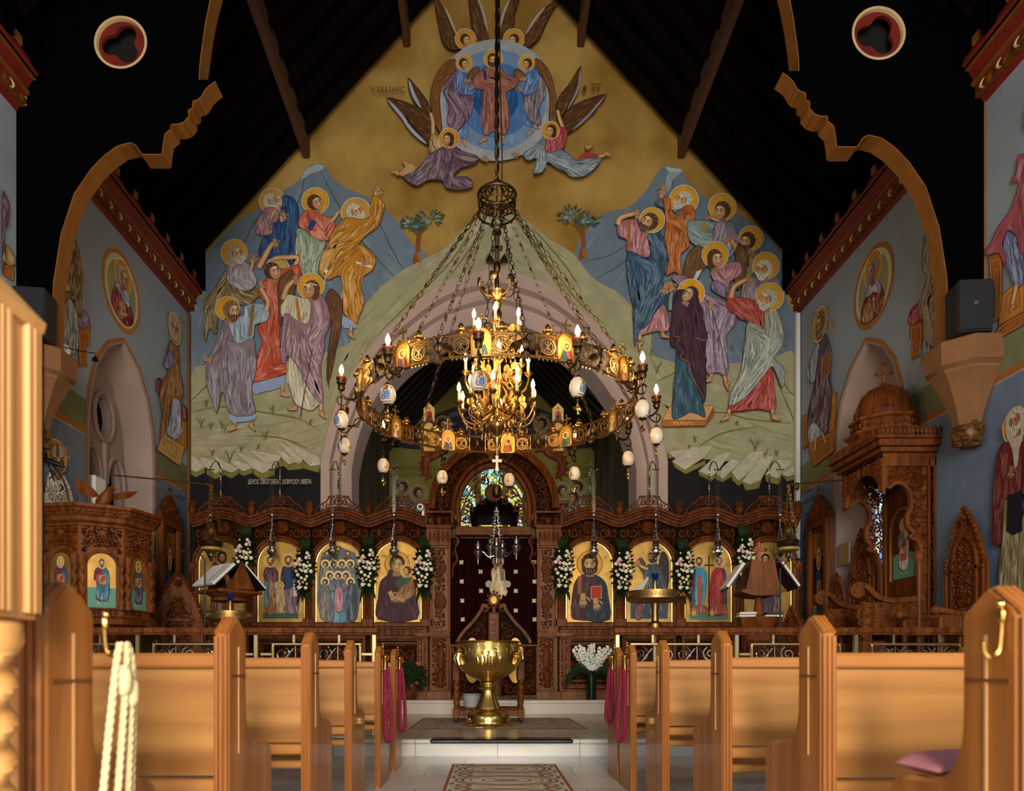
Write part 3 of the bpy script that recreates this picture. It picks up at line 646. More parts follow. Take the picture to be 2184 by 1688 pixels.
ledge('585,950 620,975 635,985 616,992 600,975', '600,975 616,992 616,1004 602,992'); ledge('590,940 640,965 648,985 635,990 620,975', '616,992 648,985 646,1001 616,1004'); ledge('600,935 680,975 684,992 662,996 640,975', '645,982 662,997 684,992 680,1009 645,999')
ledge('1424,965 1470,955 1460,968 1440,978', '1424,967 1455,965 1450,975 1424,979'); ledge('1433,985 1470,955 1520,950 1504,975 1465,1000 1458,1002', '1433,985 1458,1002 1504,982 1504,992 1462,1012 1439,998')
ledge('1489,1006 1530,970 1560,965 1525,1012 1516,1018', '1489,1006 1516,1018 1530,1012 1528,1018 1516,1027 1491,1015'); ledge('1527,1010 1560,980 1580,985 1545,1020 1540,1022', '1527,1010 1543,1020 1570,1000 1570,1012 1541,1029 1527,1024')
ledge('1559,1008 1600,965 1640,960 1585,1020 1574,1026', '1559,1008 1574,1026 1590,1018 1586,1030 1574,1037 1561,1025'); ledge('1582,1028 1625,970 1650,975 1622,1025 1600,1035', '1582,1028 1600,1036 1624,1024 1618,1043 1590,1047'); ledge('1631,1012 1660,980 1690,985 1665,1015 1658,1022', '1631,1012 1658,1023 1668,1014 1660,1035 1633,1028'); ledge('1665,1012 1690,995 1704,998 1704,1008 1680,1018', '1665,1012 1680,1019 1704,1008 1700,1022 1678,1028')
rnd = random.Random(11)                     # tufts of grass
for x, y, h in ((430, 915, 30), (450, 918, 20), (478, 925, 35), (492, 990, 35), (515, 965, 18), (565, 940, 28), (455, 975, 20), (580, 885, 25), (660, 910, 18), (1390, 760, 20), (1560, 750, 14), (1610, 965, 40), (1632, 980, 24), (1480, 945, 18), (1655, 975, 16), (1570, 910, 15), (550, 960, 14), (440, 870, 22), (1470, 960, 14), (1400, 800, 30)):
    for i in range(7): a = rnd.uniform(-.5, .5); pw.stroke([(x + rnd.uniform(-5, 5), y), (x + h * a * .4, y - h * .5), (x + h * a, y - h * rnd.uniform(.7, 1))], .8, '5b5932')
for x0, y0, s in ((890, 560, 1), (1242, 552, -1)):     # two little trees
    pw.line([(x0, y0), (x0 + 2, y0 - 40), (x0 + 6 * s, y0 - 62), (x0 + 20 * s, y0 - 75)], 5, '70431c', taper=False); pw.line([(x0 + 4 * s, y0 - 50), (x0 - 8 * s, y0 - 72)], 3, '70431c', taper=False); pw.line([(x0 - 7, y0 + 4), (x0, y0 - 20)], 5, '70431c'); pw.line([(x0 + 8, y0 + 2), (x0 + 1, y0 - 22)], 4, '8a5a2c')
    for cx, cy, r in ((x0 - 12 * s, y0 - 82, 22), (x0 + 26 * s, y0 - 92, 27), (x0 - 2 * s, y0 - 76, 14)):
        for i in range(80):
            a, q = rnd.uniform(0, 6.28), r * math.sqrt(rnd.random()); x, y = cx + q * math.cos(a) * 1.15, cy + q * math.sin(a) * .7; b = math.atan2(y - cy - 3, x - cx)
            pw.stroke([(x - 5 * math.cos(b), y - 5 * math.sin(b)), (x, y), (x + 6 * math.cos(b), y + 6 * math.sin(b))], 1.3, rnd.choice(['3b4d48', '4c625e', '6f868a', '2e3d33', '879a9c'] if q < r * .6 else ['3b4d48', '2e3d33', '4f5a33']))
pw.z = 'A'
SK = 'a0754e'
# left group, from the back forward
pw.head(850, 430, 78, 1, -.5, 'a9a89f', 'b0aea4', halo=122, hx=-2, hy=-5, hcol='ad8438')
pw.robe('960,380 1050,390 1105,470 1118,560 1112,760 1080,800 1080,960 1040,1060 900,1000 720,980 760,800 830,760 860,640 930,620 990,480', '1d3f6e', ['1050,400 1080,560 1060,800', '900,640 900,980'], 60, 1, hi=.32)
pw.head(920, 420, 62, 1, -.5, '8d8a80', 'b0aea4'); pw.robe('960,378 1020,385 1000,470 940,520 960,430', '1d3f6e', None, 8, 2, hi=.3)
pw.robe('790,500 740,560 690,650 690,740 745,775 850,755 860,650 900,640 925,560 880,500', '8a6068', ['800,520 760,640 780,760', '900,540 860,640'], 40, 2)
pw.limb('840,600 865,550 880,520', (4.5, 4), SK); pw.hand(885, 510, 70, 40, SK); pw.limb('950,640 940,580', (4, 4), SK); pw.hand(965, 560, 75, 48, SK)
pw.head(1290, 450, 82, 1, -.35, '4a2f1e', None, halo=130, hx=-5, hy=-18)
pw.robe('1110,700 1240,760 1330,830 1390,840 1350,980 1320,1160 1160,1170 1120,1100 1080,980 1090,800', '7d8c74', ['1150,740 1180,900 1200,1160', '1340,850 1260,1000 1230,1160'], 60, 3, hi=.6)
pw.robe('1200,520 1130,600 1115,680 1180,720 1240,780 1370,835 1450,790 1480,700 1460,600 1390,590 1330,560', 'b0553f', ['1200,540 1230,700 1370,800', '1460,620 1400,760'], 50, 4, hi=.55)
pw.poly('1245,615 1300,640 1240,735 1200,700', '2b3a6b', False); pw.limb('1440,640 1490,580 1510,540', (5, 4), SK); pw.hand(1530, 530, 60, 55, SK); pw.hand(1375, 600, 80, 42, SK)
pw.head(1690, 545, 88, 1, -.45, 'a5a49b', 'b5b3a9', halo=140, hcol='ad8438')
pw.limb('1885,440 1885,370 1895,320', (7, 5), SK); pw.hand(1905, 300, 75, 65, SK)
pw.robe('1600,600 1490,690 1410,860 1350,980 1320,1080 1340,1180 1420,1220 1540,1190 1560,1500 1590,1580 1690,1660 1720,1590 1770,1440 1740,1220 1860,1120 1885,1010 1830,930 1760,880 1720,860 1800,770 1900,700 1960,560 1972,460 1900,385 1850,400 1830,520 1830,590 1740,615', 'a8701f', ['1880,420 1860,600 1700,780 1500,900 1400,1100', '1700,900 1560,1000 1420,1180', '1700,1000 1620,1200 1690,1600', '1760,900 1840,1000 1780,1120'], 130, 5, hi=.6)
pw.poly('1690,1035 1850,1080 1845,1105 1690,1055', 'c9c2b4', False); pw.hand(1760, 1060, 0, 40, SK)
pw.poly('1560,1580 1690,1665 1680,1700 1560,1690', '8f9cb0', True); pw.z = 'B'; pw.poly('1330,140 1450,230 1430,250 1330,230', '8494b0', False); pw.limb('1410,235 1400,290', (4, 3.5), SK); pw.foot(1400, 310, 35, 34, SK); pw.z = 'A'
pw.robe('480,1040 420,1060 360,1180 260,1330 180,1430 180,1500 170,1520 190,1640 175,1700 190,1850 230,1700 300,1760 330,1420 470,1450 620,1480 700,1400 740,1380 690,1300 640,1330 560,1300 480,1200', '6e5c33', ['440,1060 330,1260 200,1500 190,1800', '460,1200 560,1340 700,1380'], 80, 6, hi=.6)
pw.robe('480,1040 600,1050 650,1120 700,1230 660,1310 560,1330 450,1280 400,1200 430,1100', '8f8892', ['500,1060 450,1200 600,1320', '640,1120 680,1240'], 40, 7)
pw.limb('640,1120 660,1060 650,1010', (5, 4), SK); pw.hand(670, 985, 60, 48, SK); pw.head(500, 965, 88, 1, -.3, '8f9080', 'a9aba0', halo=127, hx=-25, hy=-15, long_=True)
pw.s_ = None
pw.halo(*Z('A', '910,1110')[0], 24, 'a08a4a'); pw.limb('720,1100 770,1010 830,900 870,850', (8, 5), SK); pw.hand(880, 830, 70, 50, SK); pw.limb('1000,1000 1110,1000 1080,1090', (6, 6), SK); pw.limb('870,1010 940,1000 1010,1000', (5, 6), SK)
pw.z = 'B'; pw.poly('560,730 700,690 830,650 830,740 750,780 650,800 600,820 565,790', '7f8fae', True); pw.limb('820,740 825,800', (4, 3.5), SK); pw.foot(825, 820, 10, 36, SK)
pw.robe('610,-70 680,-160 740,-260 850,-250 960,-290 985,-180 930,-100 900,-20 790,60 800,150 800,420 850,480 860,540 850,640 700,690 560,720 590,620 600,500 650,370 610,270 640,210 700,180 700,60 660,20', 'a8452f', ['720,-240 690,-100 760,60 740,200', '800,150 720,300 820,480', '620,260 700,400 620,640', '580,700 830,620'], 110, 8, hi=.5)
pw.z = 'A'; pw.head(870, 1140, 88, 1, -.2, '4a2a1c'); pw.hand(740, 1250, 70, 55, SK)
pw.wing('1000,1150 1060,1130 1090,1250 1060,1400 980,1400 950,1640 925,1640 920,1250', '5e4128', '1050,1150 960,1300 930,1600')
pw.z = 'B'; pw.wing('1230,-80 1320,0 1335,60 1320,250 1280,430 1245,610 1210,720 1200,640 1215,420 1240,200 1180,60', '5e3c28', '1280,-60 1270,200 1210,720', '1290,250 1270,450 1260,300 1240,600 1230,380 1205,700 1200,500 1220,780')
pw.z = 'A'; pw.halo(*Z('A', '1242,1290')[0], 27.5, 'c08c24')
pw.z = 'B'; pw.limb('1150,860 1150,960', (4.5, 4), SK); pw.foot(1155, 990, 35, 36, SK); pw.limb('870,540 880,700 935,890', (5.5, 4), SK); pw.foot(925, 945, 5, 38, SK, -1)
pw.robe('880,500 870,680 920,880 980,930 1060,960 1110,930 1140,860 1000,640 920,480', 'aca690', ['900,520 930,900', '960,600 1080,930'], 40, 9, hi=.55)
pw.z = 'A'; pw.limb('970,1420 1000,1310 1070,1230', (8, 5), SK); pw.hand(1085, 1200, 70, 55, SK); pw.robe('1020,1370 1130,1400 1240,1440 1230,1660 1000,1620 940,1540 980,1420', 'b3ac90', ['1040,1380 1000,1600', '1200,1440 1160,1640'], 40, 10, hi=.5); pw.poly('1085,1400 1115,1410 1150,1640 1110,1630', '9a6a30', False)
pw.z = 'B'; pw.robe('1080,-60 1190,20 1232,200 1185,330 1180,420 1150,600 1165,900 1050,780 960,600 870,490 855,560 805,520 815,330 845,130 940,190 1050,205', '85646e', ['1130,0 1190,180 1100,330', '860,160 830,500', '960,220 1000,500 1150,860', '1080,400 1140,600'], 110, 11, hi=.6)
pw.line('1080,430 1030,700 975,1020', 1.0, '4a2f1c', taper=False); pw.z = 'A'; pw.head(1240, 1325, 88, -1, 0, '5a3826', long_=True, band=True); pw.line('1375,1300 1390,1170', .8, 'd0c8b8')
pw.raw(pw.ell(*Z('A', '1395,1140')[0], 5, 2), 'd8d4cc'); pw.raw(pw.ell(*Z('A', '1395,1140')[0], 2, 6), 'd8d4cc')
pw.z = 'B'; pw.halo(*Z('B', '355,90')[0], 25, 'c08c24'); pw.limb('410,1050 420,1085', (4, 4), SK); pw.foot(410, 1110, -20, 36, SK, -1); pw.foot(555, 1090, 40, 36, SK)
pw.poly('385,990 560,975 590,1035 400,1060', '7f93ae', True)
pw.robe('380,165 330,200 420,390 570,340 590,230 690,195 710,90 620,45 500,70 490,150', '8796a6', ['480,120 500,330', '650,80 600,220'], 40, 12, hi=.5, loc='16304a')
pw.limb('680,110 700,30 640,-80', (7, 5), SK); pw.poly('555,60 590,55 560,330 530,330', '7a5b3a', False)
pw.robe('340,170 290,300 230,450 180,540 175,740 215,850 262,985 310,800 350,930 400,1000 480,1010 590,980 560,800 600,600 590,440 570,340 440,395 380,280', '75686f', ['350,200 300,400 200,560', '400,360 560,400', '200,560 260,960', '340,560 380,960', '520,460 500,700 520,980'], 150, 13, hi=.6, hic='c3c9d8')
pw.hand(205, 530, 190, 40, SK); pw.z = 'A'; pw.head(465, 1535, 92, 1, .05, '7a5a40', '5a3a28')
# right group
pw.z = 'C'; pw.head(760, 435, 88, -1, .5, 'a5a69c', 'b0b2a6', halo=140, hx=20, hy=-5); pw.limb('520,470 560,390 585,320', (7, 5), SK); pw.hand(580, 300, 105, 65, SK, -1)
pw.robe('500,480 560,410 600,640 580,520', '4d5a70', None, 10, 1)
pw.robe('575,420 640,425 650,530 720,590 770,500 850,490 892,560 880,650 815,680 830,830 830,900 740,1000 770,1220 700,1150 620,1180 600,1170 620,1040 610,900 580,850 600,640', 'a05524', ['620,440 620,620 760,680', '860,520 820,700', '640,700 640,1000 680,1150', '760,800 720,1000'], 100, 21, hi=.55, hic='e6c49a')
pw.hand(825, 600, 110, 55, SK); pw.poly('700,530 750,520 740,600 690,590', '4d5a70', False)
pw.head(1150, 545, 90, -1, 0, '4a3320', None, halo=134, hx=10, hy=-38); pw.limb('1180,660 1090,630 1050,610', (5, 4), SK); pw.hand(1040, 605, 155, 42, SK)
pw.robe('815,660 900,640 1000,640 1090,655 1150,645 1240,660 1310,760 1300,850 1200,1000 1080,910 980,910 880,880 820,800', '6f8480', ['830,680 950,780 1080,800', '1230,680 1290,800'], 50, 22, hi=.5, loc='1c3026'); pw.poly('960,655 995,650 1005,740 960,740', '9a6a3a', False)
pw.robe('1080,690 1180,645 1320,790 1300,900 1230,1010 1200,900 1075,860', '7d7084', ['1160,660 1120,860', '1280,800 1220,980'], 40, 23, hi=.55)
pw.robe('1380,930 1480,905 1530,980 1490,1100 1440,1250 1400,1500 1330,1450 1400,1100', '655232', ['1450,920 1460,1080 1380,1400'], 40, 24); pw.head(1400, 850, 86, -1, 0, '45301e', '4a3424', halo=118, hx=45, hy=-35)
pw.robe('1420,1220 1580,1220 1690,1180 1735,1320 1560,1310 1500,1480 1365,1450', '70656c', ['1440,1230 1420,1440', '1680,1200 1560,1300'], 50, 25); pw.head(1560, 1130, 90, -1, 0, 'b5b3a6', 'b9b8ae', halo=128, hx=32, hy=-40)
pw.limb('1240,1420 1270,1310 1380,1240', (8, 5), SK); pw.hand(1400, 1225, 10, 50, SK)
pw.limb('1330,1040 1300,920 1240,830', (8, 5), SK); pw.hand(1225, 810, 120, 50, SK)
pw.wing('890,900 960,915 1005,1080 950,1150 900,1250 775,1250 800,1010', '5e4428', '900,920 860,1080 800,1240'); pw.wing('1300,905 1380,915 1408,1050 1350,1300 1280,1300 1290,1050', '5e4428', '1340,920 1340,1280'); pw.poly('870,1230 900,1150 960,1130 900,1240', 'a9aeba', False)
pw.z = 'D'; pw.limb('900,640 890,700', (5, 4), SK); pw.foot(885, 705, -10, 36, SK, -1); pw.limb('1010,660 1025,730', (4, 4), SK); pw.foot(1030, 745, 60, 36, SK)
pw.z = 'C'; pw.robe('1060,1130 1200,1070 1330,1060 1345,1180 1225,1260 1215,1380 1060,1220', '9a6470', ['1100,1140 1210,1320', '1300,1080 1240,1240'], 40, 26, hi=.5)
pw.z = 'D'; pw.robe('560,-160 680,-180 760,-60 830,-40 910,0 1060,60 1115,200 1030,330 1045,560 1030,670 950,640 860,645 850,420 830,200 800,60', '7f6a7c', ['640,-160 780,-40 1000,80', '860,60 900,400 900,640', '1040,80 960,300 1000,660'], 110, 27, hi=.65, hic='d5d8e6')
pw.line('650,-170 800,-20 900,100 1000,500 1045,810', 1.0, '4a2f1c'); pw.hand(890, 90, 280, 42, SK); pw.z = 'C'; pw.head(1095, 1025, 86, 1, 0, '4a3020', halo=127, hx=-8, hy=-40, long_=True)
pw.robe('1080,1240 1220,1320 1210,1420 1050,1330', '6d5f78', None, 14, 31)
pw.z = 'D'; pw.robe('330,30 490,45 530,150 535,285 430,290 270,325 300,200', '9a6266', ['430,60 330,300', '480,80 500,280'], 50, 28, hi=.6); pw.limb('290,320 290,370', (5, 4), SK); pw.foot(288, 400, 80, 34, SK); pw.limb('480,280 480,320', (4, 4), SK); pw.foot(490, 330, 5, 36, SK)
pw.z = 'C'; pw.robe('200,640 118,690 130,800 210,840 220,960 430,1010 445,760 420,720 330,700 300,640', '9a5f66', ['240,650 230,940', '400,740 380,980'], 50, 29, hi=.55); pw.poly('215,650 250,640 245,950 220,950', '8a5a34', False)
pw.robe('480,720 560,800 610,960 622,1050 600,1150 565,1240 590,1430 500,1550 400,1700 320,1760 290,1900 275,1688 270,1500 220,1250 208,1100 218,955 330,990 445,1025 420,850 410,740', '2f4a62', ['460,740 560,1000 540,1200', '240,980 420,1040', '260,1060 300,1400 310,1700', '540,1250 420,1500 330,1700'], 130, 30, hi=.42)
pw.limb('125,690 150,620 300,575', (8, 5), SK); pw.hand(312, 560, 85, 62, SK, -1); pw.head(420, 665, 92, -1, .45, '4a3322', '4a3424', halo=120, hx=40, hy=-20)
pw.z = 'D'; pw.poly('480,1050 540,935 920,922 920,1000 855,1060', 'b3865a', False, line='7a4a20'); pw.poly('480,1050 852,1050 850,1096 478,1104', '985e2c', False, line='6a3c18'); pw.poly('852,1050 920,925 920,1005 850,1096', '7d4820', False)
for x in (590, 650, 710): pw.line([(a / 4.019 + 1290, b / 4.019 + 640) for a, b in ((x, 1090), (x - 15, 1070), (x + 15, 1068), (x + 25, 1088), (x + 45, 1070))], .7, 'c9a070')
pw.robe('600,440 620,530 690,550 760,740 820,900 845,1025 780,1000 710,985 640,1025 560,1020 590,700', '2c4a58', ['640,540 620,1000', '720,640 800,1000'], 60, 32, hi=.4, hic='a9c0cc')
pw.limb('520,80 525,20 540,-10', (7, 7), '2c4a58'); pw.z = 'C'; pw.limb('640,1540 640,1440 655,1370', (10, 7), '2c4a58'); pw.limb('610,1370 600,1320', (5, 5), SK); pw.hand(605, 1290, 110, 75, SK); pw.limb('645,1350 640,1290', (4, 4), SK); pw.hand(645, 1275, 75, 60, SK)
pw.halo(*Z('C', '845,1365')[0], 27.5, 'c08c24')
pw.z = 'D'; pw.robe('600,-50 690,-60 760,-60 790,30 830,200 860,340 835,460 850,560 850,850 820,890 770,760 690,560 620,520 610,440 550,400 560,200 570,50', '38232e', ['640,-40 600,400', '720,0 760,400 830,820', '780,60 830,300'], 120, 33, hi=.25, hic='b08a96', ln=(20, 60))
for a in ('555,330 630,350 600,400', '615,440 660,470 630,520 700,555 720,640 770,750 800,800 830,860', '740,340 830,370 860,360'): pw.line(a, 1.0, '7a5638')
pw.z = 'C'; pw.head(825, 1385, 84, -1, .55, '3a2530', None, veil='3a2430', skin='a5835c')
pw.z = 'D'; pw.robe('1400,600 1435,800 1445,960 1370,970 1300,955 1210,965 1130,975 1040,970 1060,920 1200,850 1300,720', '9a3c36', ['1380,640 1300,950', '1420,700 1420,950', '1280,780 1120,960'], 60, 34, hi=.4)
pw.limb('1050,960 1040,1010', (4.5, 4), SK); pw.foot(1030, 1030, -15, 38, SK, -1); pw.limb('1415,960 1420,1010', (4.5, 4), SK); pw.foot(1430, 1030, 10, 38, SK)
pw.robe('1030,-40 1090,0 1220,20 1330,60 1360,120 1345,290 1210,215 1100,150 1040,110', '983a30', ['1060,0 1220,160', '1300,60 1320,260'], 60, 35, hi=.4)
pw.robe('1350,85 1450,115 1500,250 1512,370 1455,470 1420,520 1510,620 1500,780 1440,640 1400,600 1290,740 1170,870 1050,930 1060,830 1130,680 1160,560 1180,400 1210,215 1340,280', '7f877c', ['1400,120 1400,300 1360,500', '1480,200 1490,360 1400,500', '1200,240 1340,340', '1220,320 1180,600 1080,900', '1360,500 1200,700 1080,880', '1460,520 1490,740'], 150, 36, hi=.6, loc='1c2a26')
pw.z = 'C'; pw.head(1590, 1435, 95, -1, .25, '9aa39a', 'a9b0a6', halo=133, hx=35, hy=-25); pw.limb('1240,1420 1270,1310 1385,1240', (7, 5), SK)
# the heavens
pw.z = 'E'
for a, b, t in (('500,35 560,90 600,200 660,340 720,450 640,465 570,400 530,230', '520,60 600,300 680,450', 0), ('785,0 860,40 890,150 940,330 945,395 850,405 810,250', '800,10 850,200 900,390', 1), ('1210,0 1170,150 1150,280 1060,390 1030,375 1060,200 1110,80', '1190,20 1120,200 1050,380', 2), ('1540,40 1490,120 1430,230 1370,370 1280,445 1220,420 1290,300 1380,150', '1520,60 1400,250 1270,430', 3)):
    pw.wing(a, '4d3018', b, n=60, seed=t)
for a in ('590,120 640,230 680,340', '850,20 900,140 945,330', '1130,40 1080,150 1040,300', '1420,110 1330,220 1260,340'): pw.line(a, 2.6, '9a9080')
for x, d in ((762, 1), (1155, -1)): pw.head(x, 385, 46, d, 0, '3a2416', halo=83, hx=-4 * d, hy=-8, hcol='b57f2c')
cx, cy = Z('E', '1010,885')[0]
for r, c in ((505, '8f9296'), (418, '66809f'), (310, '44699a'), (185, '1d4a80')):
    q = pw.ell(cx, cy, r / 3.925, r / 3.925, 0, 64); pw.raw(q, c); pw.folds(q, c, None, 40, r, hi=.15, lo=.15, ln=(10, 40), w=(1, 3))
pw.wing('660,545 690,600 640,690 570,760 545,900 565,1130 530,1130 472,960 478,780 560,610', '6b4420', '640,580 510,760 530,1100'); pw.wing('860,610 865,660 790,730 770,690 800,640', '6b4420'); pw.wing('1345,540 1420,600 1480,720 1512,900 1480,1050 1450,1065 1455,850 1400,700 1335,620', '6b4420', '1370,580 1480,780 1470,1040'); pw.wing('1170,630 1160,690 1230,720 1260,690 1210,640', '6b4420')
pw.robe('700,1100 770,1050 778,1180 720,1205', '4f76a8', None, 14, 41); pw.foot(745, 1230, 60, 30, SK); pw.robe('1270,1050 1360,1080 1350,1110 1265,1105', '4f76a8', None, 10, 42); pw.foot(1290, 1150, 110, 28, SK); pw.foot(1335, 1110, 20, 24, SK)
pw.robe('690,645 600,740 570,820 620,940 605,1080 690,1145 780,1050 830,940 800,850 720,830', '63485c', ['680,660 620,800', '640,840 740,1000 660,1120'], 70, 43, hi=.5); pw.robe('690,635 760,650 770,740 830,830 780,850 700,825 680,720', '4a6ea6', ['720,650 720,820'], 30, 44, hi=.5)
pw.robe('1340,660 1400,720 1422,850 1370,960 1385,1090 1300,1070 1260,1000 1240,840 1320,820', '6a5d66', ['1380,720 1330,1060'], 60, 45, hi=.55); pw.robe('1260,680 1340,630 1370,700 1345,810 1270,850 1220,830 1260,760', '4a6ea6', ['1330,650 1290,830'], 30, 46, hi=.5)
pw.head(748, 590, 42, 1, 0, '3a2416', halo=65, hy=-5); pw.head(1265, 592, 42, -1, 0, '3a2416', halo=65, hy=-6); pw.hand(800, 800, -40, 34, SK); pw.hand(1225, 810, 220, 34, SK)
pw.foot(905, 1215, 120, 32, SK); pw.foot(1055, 1212, 60, 32, SK)
pw.robe('900,640 970,610 1040,620 1110,690 1195,715 1180,780 1095,835 1115,930 1120,1110 1080,1180 1000,1150 910,1175 897,900 910,815 840,795 820,720', '8a5648', ['920,650 860,760', '1080,680 1150,760', '930,820 920,1150', '1060,820 1080,1160', '900,740 1090,740'], 130, 47, hi=.5, hic='e0b9a0'); pw.poly('905,640 930,650 935,730 910,720', '2b2a55', False)
pw.hand(790, 735, 185, 36, SK); pw.hand(1215, 722, -5, 36, SK); pw.head(985, 560, 50, 0, 0, '4a2d1a', '4a2d1a', halo=76, hy=-10, hx=4, hcol='c08c24', long_=True)
pw.wing('285,715 340,770 440,900 490,1040 500,1150 450,1060 370,960 300,830', '4a2e16', '300,740 480,1100', '340,780 350,860 390,820 400,900'); pw.wing('110,880 200,890 330,940 460,1020 505,1180 450,1260 380,1180 280,1040 170,960', '4a2e16', '130,890 480,1180', '200,1000 330,1050 260,1080 380,1110 300,1150 400,1170 360,1210 430,1220')
for a in ('115,890 220,1010 280,1090', '240,1050 330,1160 440,1260', '290,730 330,850 390,960'): pw.line(a, 3.5, '8f97a8')
pw.limb('490,1190 490,1080 470,1000', (5, 4), SK)
pw.robe('480,1180 560,1200 640,1290 600,1350 470,1345 462,1250', '9a7440', ['500,1200 520,1340'], 40, 48, hi=.6); pw.limb('370,1540 280,1510 210,1500', (6, 4), SK); pw.foot(190, 1490, 170, 34, SK); pw.foot(270, 1420, 200, 30, SK); pw.poly('300,1420 360,1490 280,1530 220,1510', 'a5855a', True)
pw.robe('470,1340 640,1255 720,1320 860,1360 840,1420 720,1460 660,1530 780,1530 820,1612 700,1640 600,1620 560,1560 440,1560 350,1605 245,1530 330,1490 420,1400', '594450', ['640,1280 620,1600', '700,1340 830,1380', '460,1380 300,1560', '680,1560 800,1600'], 120, 49, hi=.5); pw.hand(900, 1385, 10, 36, SK); pw.head(612, 1218, 50, -1, 0, '3a2416', halo=80, hx=14, hy=-8, long_=True, hcol='b57f2c')
pw.wing('1710,620 1700,760 1640,880 1560,1020 1510,1000 1530,880 1620,760', '4a2e16', '1700,650 1540,1000'); pw.wing('1920,850 1850,940 1720,1060 1600,1175 1555,1080 1600,980 1740,900', '4a2e16', '1900,860 1590,1120', '1850,950 1800,1020 1780,1020 1720,1080')
for a in ('1710,640 1690,800 1600,980', '1915,860 1780,1020 1640,1150'): pw.line(a, 2.6, '85757f')
pw.limb('1570,1140 1540,1060 1520,980', (5, 4), SK); pw.poly('1690,1400 1710,1350 1770,1330 1870,1355 1850,1395', '8f3430', True); pw.limb('1860,1365 1920,1350', (3.5, 3), SK); pw.foot(1930, 1345, -5, 28, SK); pw.foot(1775, 1290, -40, 32, SK)
pw.robe('1430,1200 1560,1120 1600,1180 1555,1310 1430,1335', '93383a', ['1480,1180 1460,1320', '1570,1150 1540,1300'], 40, 50, hi=.4)
pw.robe('1420,1195 1330,1280 1235,1345 1280,1400 1345,1380 1320,1500 1400,1490 1440,1410 1560,1475 1680,1535 1780,1505 1885,1385 1760,1380 1680,1400 1560,1310 1425,1335', '63777f', ['1400,1220 1270,1360', '1390,1240 1370,1480', '1450,1370 1700,1500', '1700,1440 1850,1400'], 110, 51, hi=.5); pw.hand(1200, 1350, 185, 36, SK); pw.head(1462, 1152, 48, -1, 0, '3a2416', halo=72, hy=-4, hcol='b57f2c', long_=True)
pw.z = 'X'
pw.text('Ἡ ἈΝΑΛΗΨΙC', 793, 214, 14, '3f2c14', 73); pw.text('ΧΥ', 1258, 211, 12, '3f2c14', 20); pw.line('1256,196 1280,195', .8, '3f2c14', taper=False)
pw.line('1244,196 1244,212', .9, '3f2c14', taper=False); pw.line('1238,202 1250,202', .8, '3f2c14', taper=False); pw.raw(pw.ell(1244, 206, 4, 3), '3f2c14'); pw.line('1239,210 1244,206 1249,210', .8, '3f2c14')
pw.text('ΔΕΗCΙC ΟΙΚΟΓΕΝΕΙΑC ΔΙΟΝΥCΙΟΥ ΛΙΒΕΡΑ', 535, 1038, 10, 'b3aa9a', 134)
pw.raw(pw.ell(1691, 1043, 6, 9), '6f6a64'); pw.raw(pw.ell(1691, 1043, 5, 8), '131113'); pw.text('ΜΣ', 1687.5, 1047, 7, '8f8a82', 7)
pw.build('mural', M['paint'], bpy.data.objects['wall_front'], label='painted mural of robed figures gazing up at a blue mandorla')
# ---------------------------------------------------------------- murals on the side walls
def wpx(s, Y, z): return (CX + (s * WX - CAMX) * F / Y, CY - (z - CAMZ) * F / Y)
def side_paint(s):
    p = Paint(lambda x, y, w_: tuple(PX(x, y, s * WX) + Vector((-s * w_, 0, 0)))); p.wall = True
    B = lambda y0, y1, z0, z1: [wpx(s, y0, z0), wpx(s, y1, z0), wpx(s, y1, z1), wpx(s, y0, z1)]
    Yn, Yf = 3.2, 12.86; a, c = WY - 1.0, WY + 1.0
    for y0, y1 in ((Yn, a), (c, Yf)):
        p.raw(B(y0, y1, 0.2, 3.86), '5c6472' if s < 0 else '5a697e'); p.raw(B(y0, y1, 3.93, 4.32), '5f6044' if s < 0 else '66694e'); p.raw(B(y0, y1, 3.855, 3.875), '8f8a80'); p.raw(B(y0, y1, 3.87, 3.945), '8a5520')
        for i in range(5): q = B(y0, y1, 3.3 - i * .6, 3.86 - i * .6); p.folds(q, '4c5a70', [[q[0], q[1]]], 12, i, hi=.1, lo=.15, w=(2, 6), ln=(20, 60))
    for k in range(len(lan_o) - 1):
        (u0, v0), (u1, v1) = lan_o[k], lan_o[k + 1]; e = 1.045
        p.raw([wpx(s, WY + u0, v0), wpx(s, WY + u1, v1), wpx(s, WY + u1 * e, v1 + (.05 if v1 > 4 else 0)), wpx(s, WY + u0 * e, v0 + (.05 if v0 > 4 else 0))], '8a5520')
    y = 8.28 if s < 0 else 8.1
    for yy in ((y - .07),): p.raw(B(yy, yy + .06, 4.0, 7.0), 'a5701f')
    return p
def cirw(p, s, Y, z, r, col): p.raw([wpx(s, Y + r * math.cos(2 * PI * i / 40), z + r * math.sin(2 * PI * i / 40)) for i in range(40)], col)
def smudge(p, pl, n=3, col='9aa2aa'):
    rnd = random.Random(int(pl[0][0]))
    (x0, y0), (x1, y1) = pl
    for i in range(n):
        for j in range(9):
            t = j / 9; x, y = x0 + (x1 - x0) * t, y0 + (y1 - y0) * t + i * 6; p.stroke([(x, y), (x + 1.2, y + rnd.uniform(-2, 2)), (x + 2, y + 1)], .35, col)
def throne(p, z, polys, top='a36a2e', fr_='8a5424'):
    p.z = z
    for i, q in enumerate(polys):
        g = p.poly(q, top if i % 2 else fr_, False, line='5a3210')
        cx = sum(a for a, _ in g) / len(g); cy = sum(b for _, b in g) / len(g)
        for k in (.78, .55): p.stroke([(cx + (a - cx) * k, cy + (b - cy) * k) for a, b in g + [g[0]]], .5, 'c08a48' if k > .6 else '5a3210', taper=False)
p = side_paint(-1)
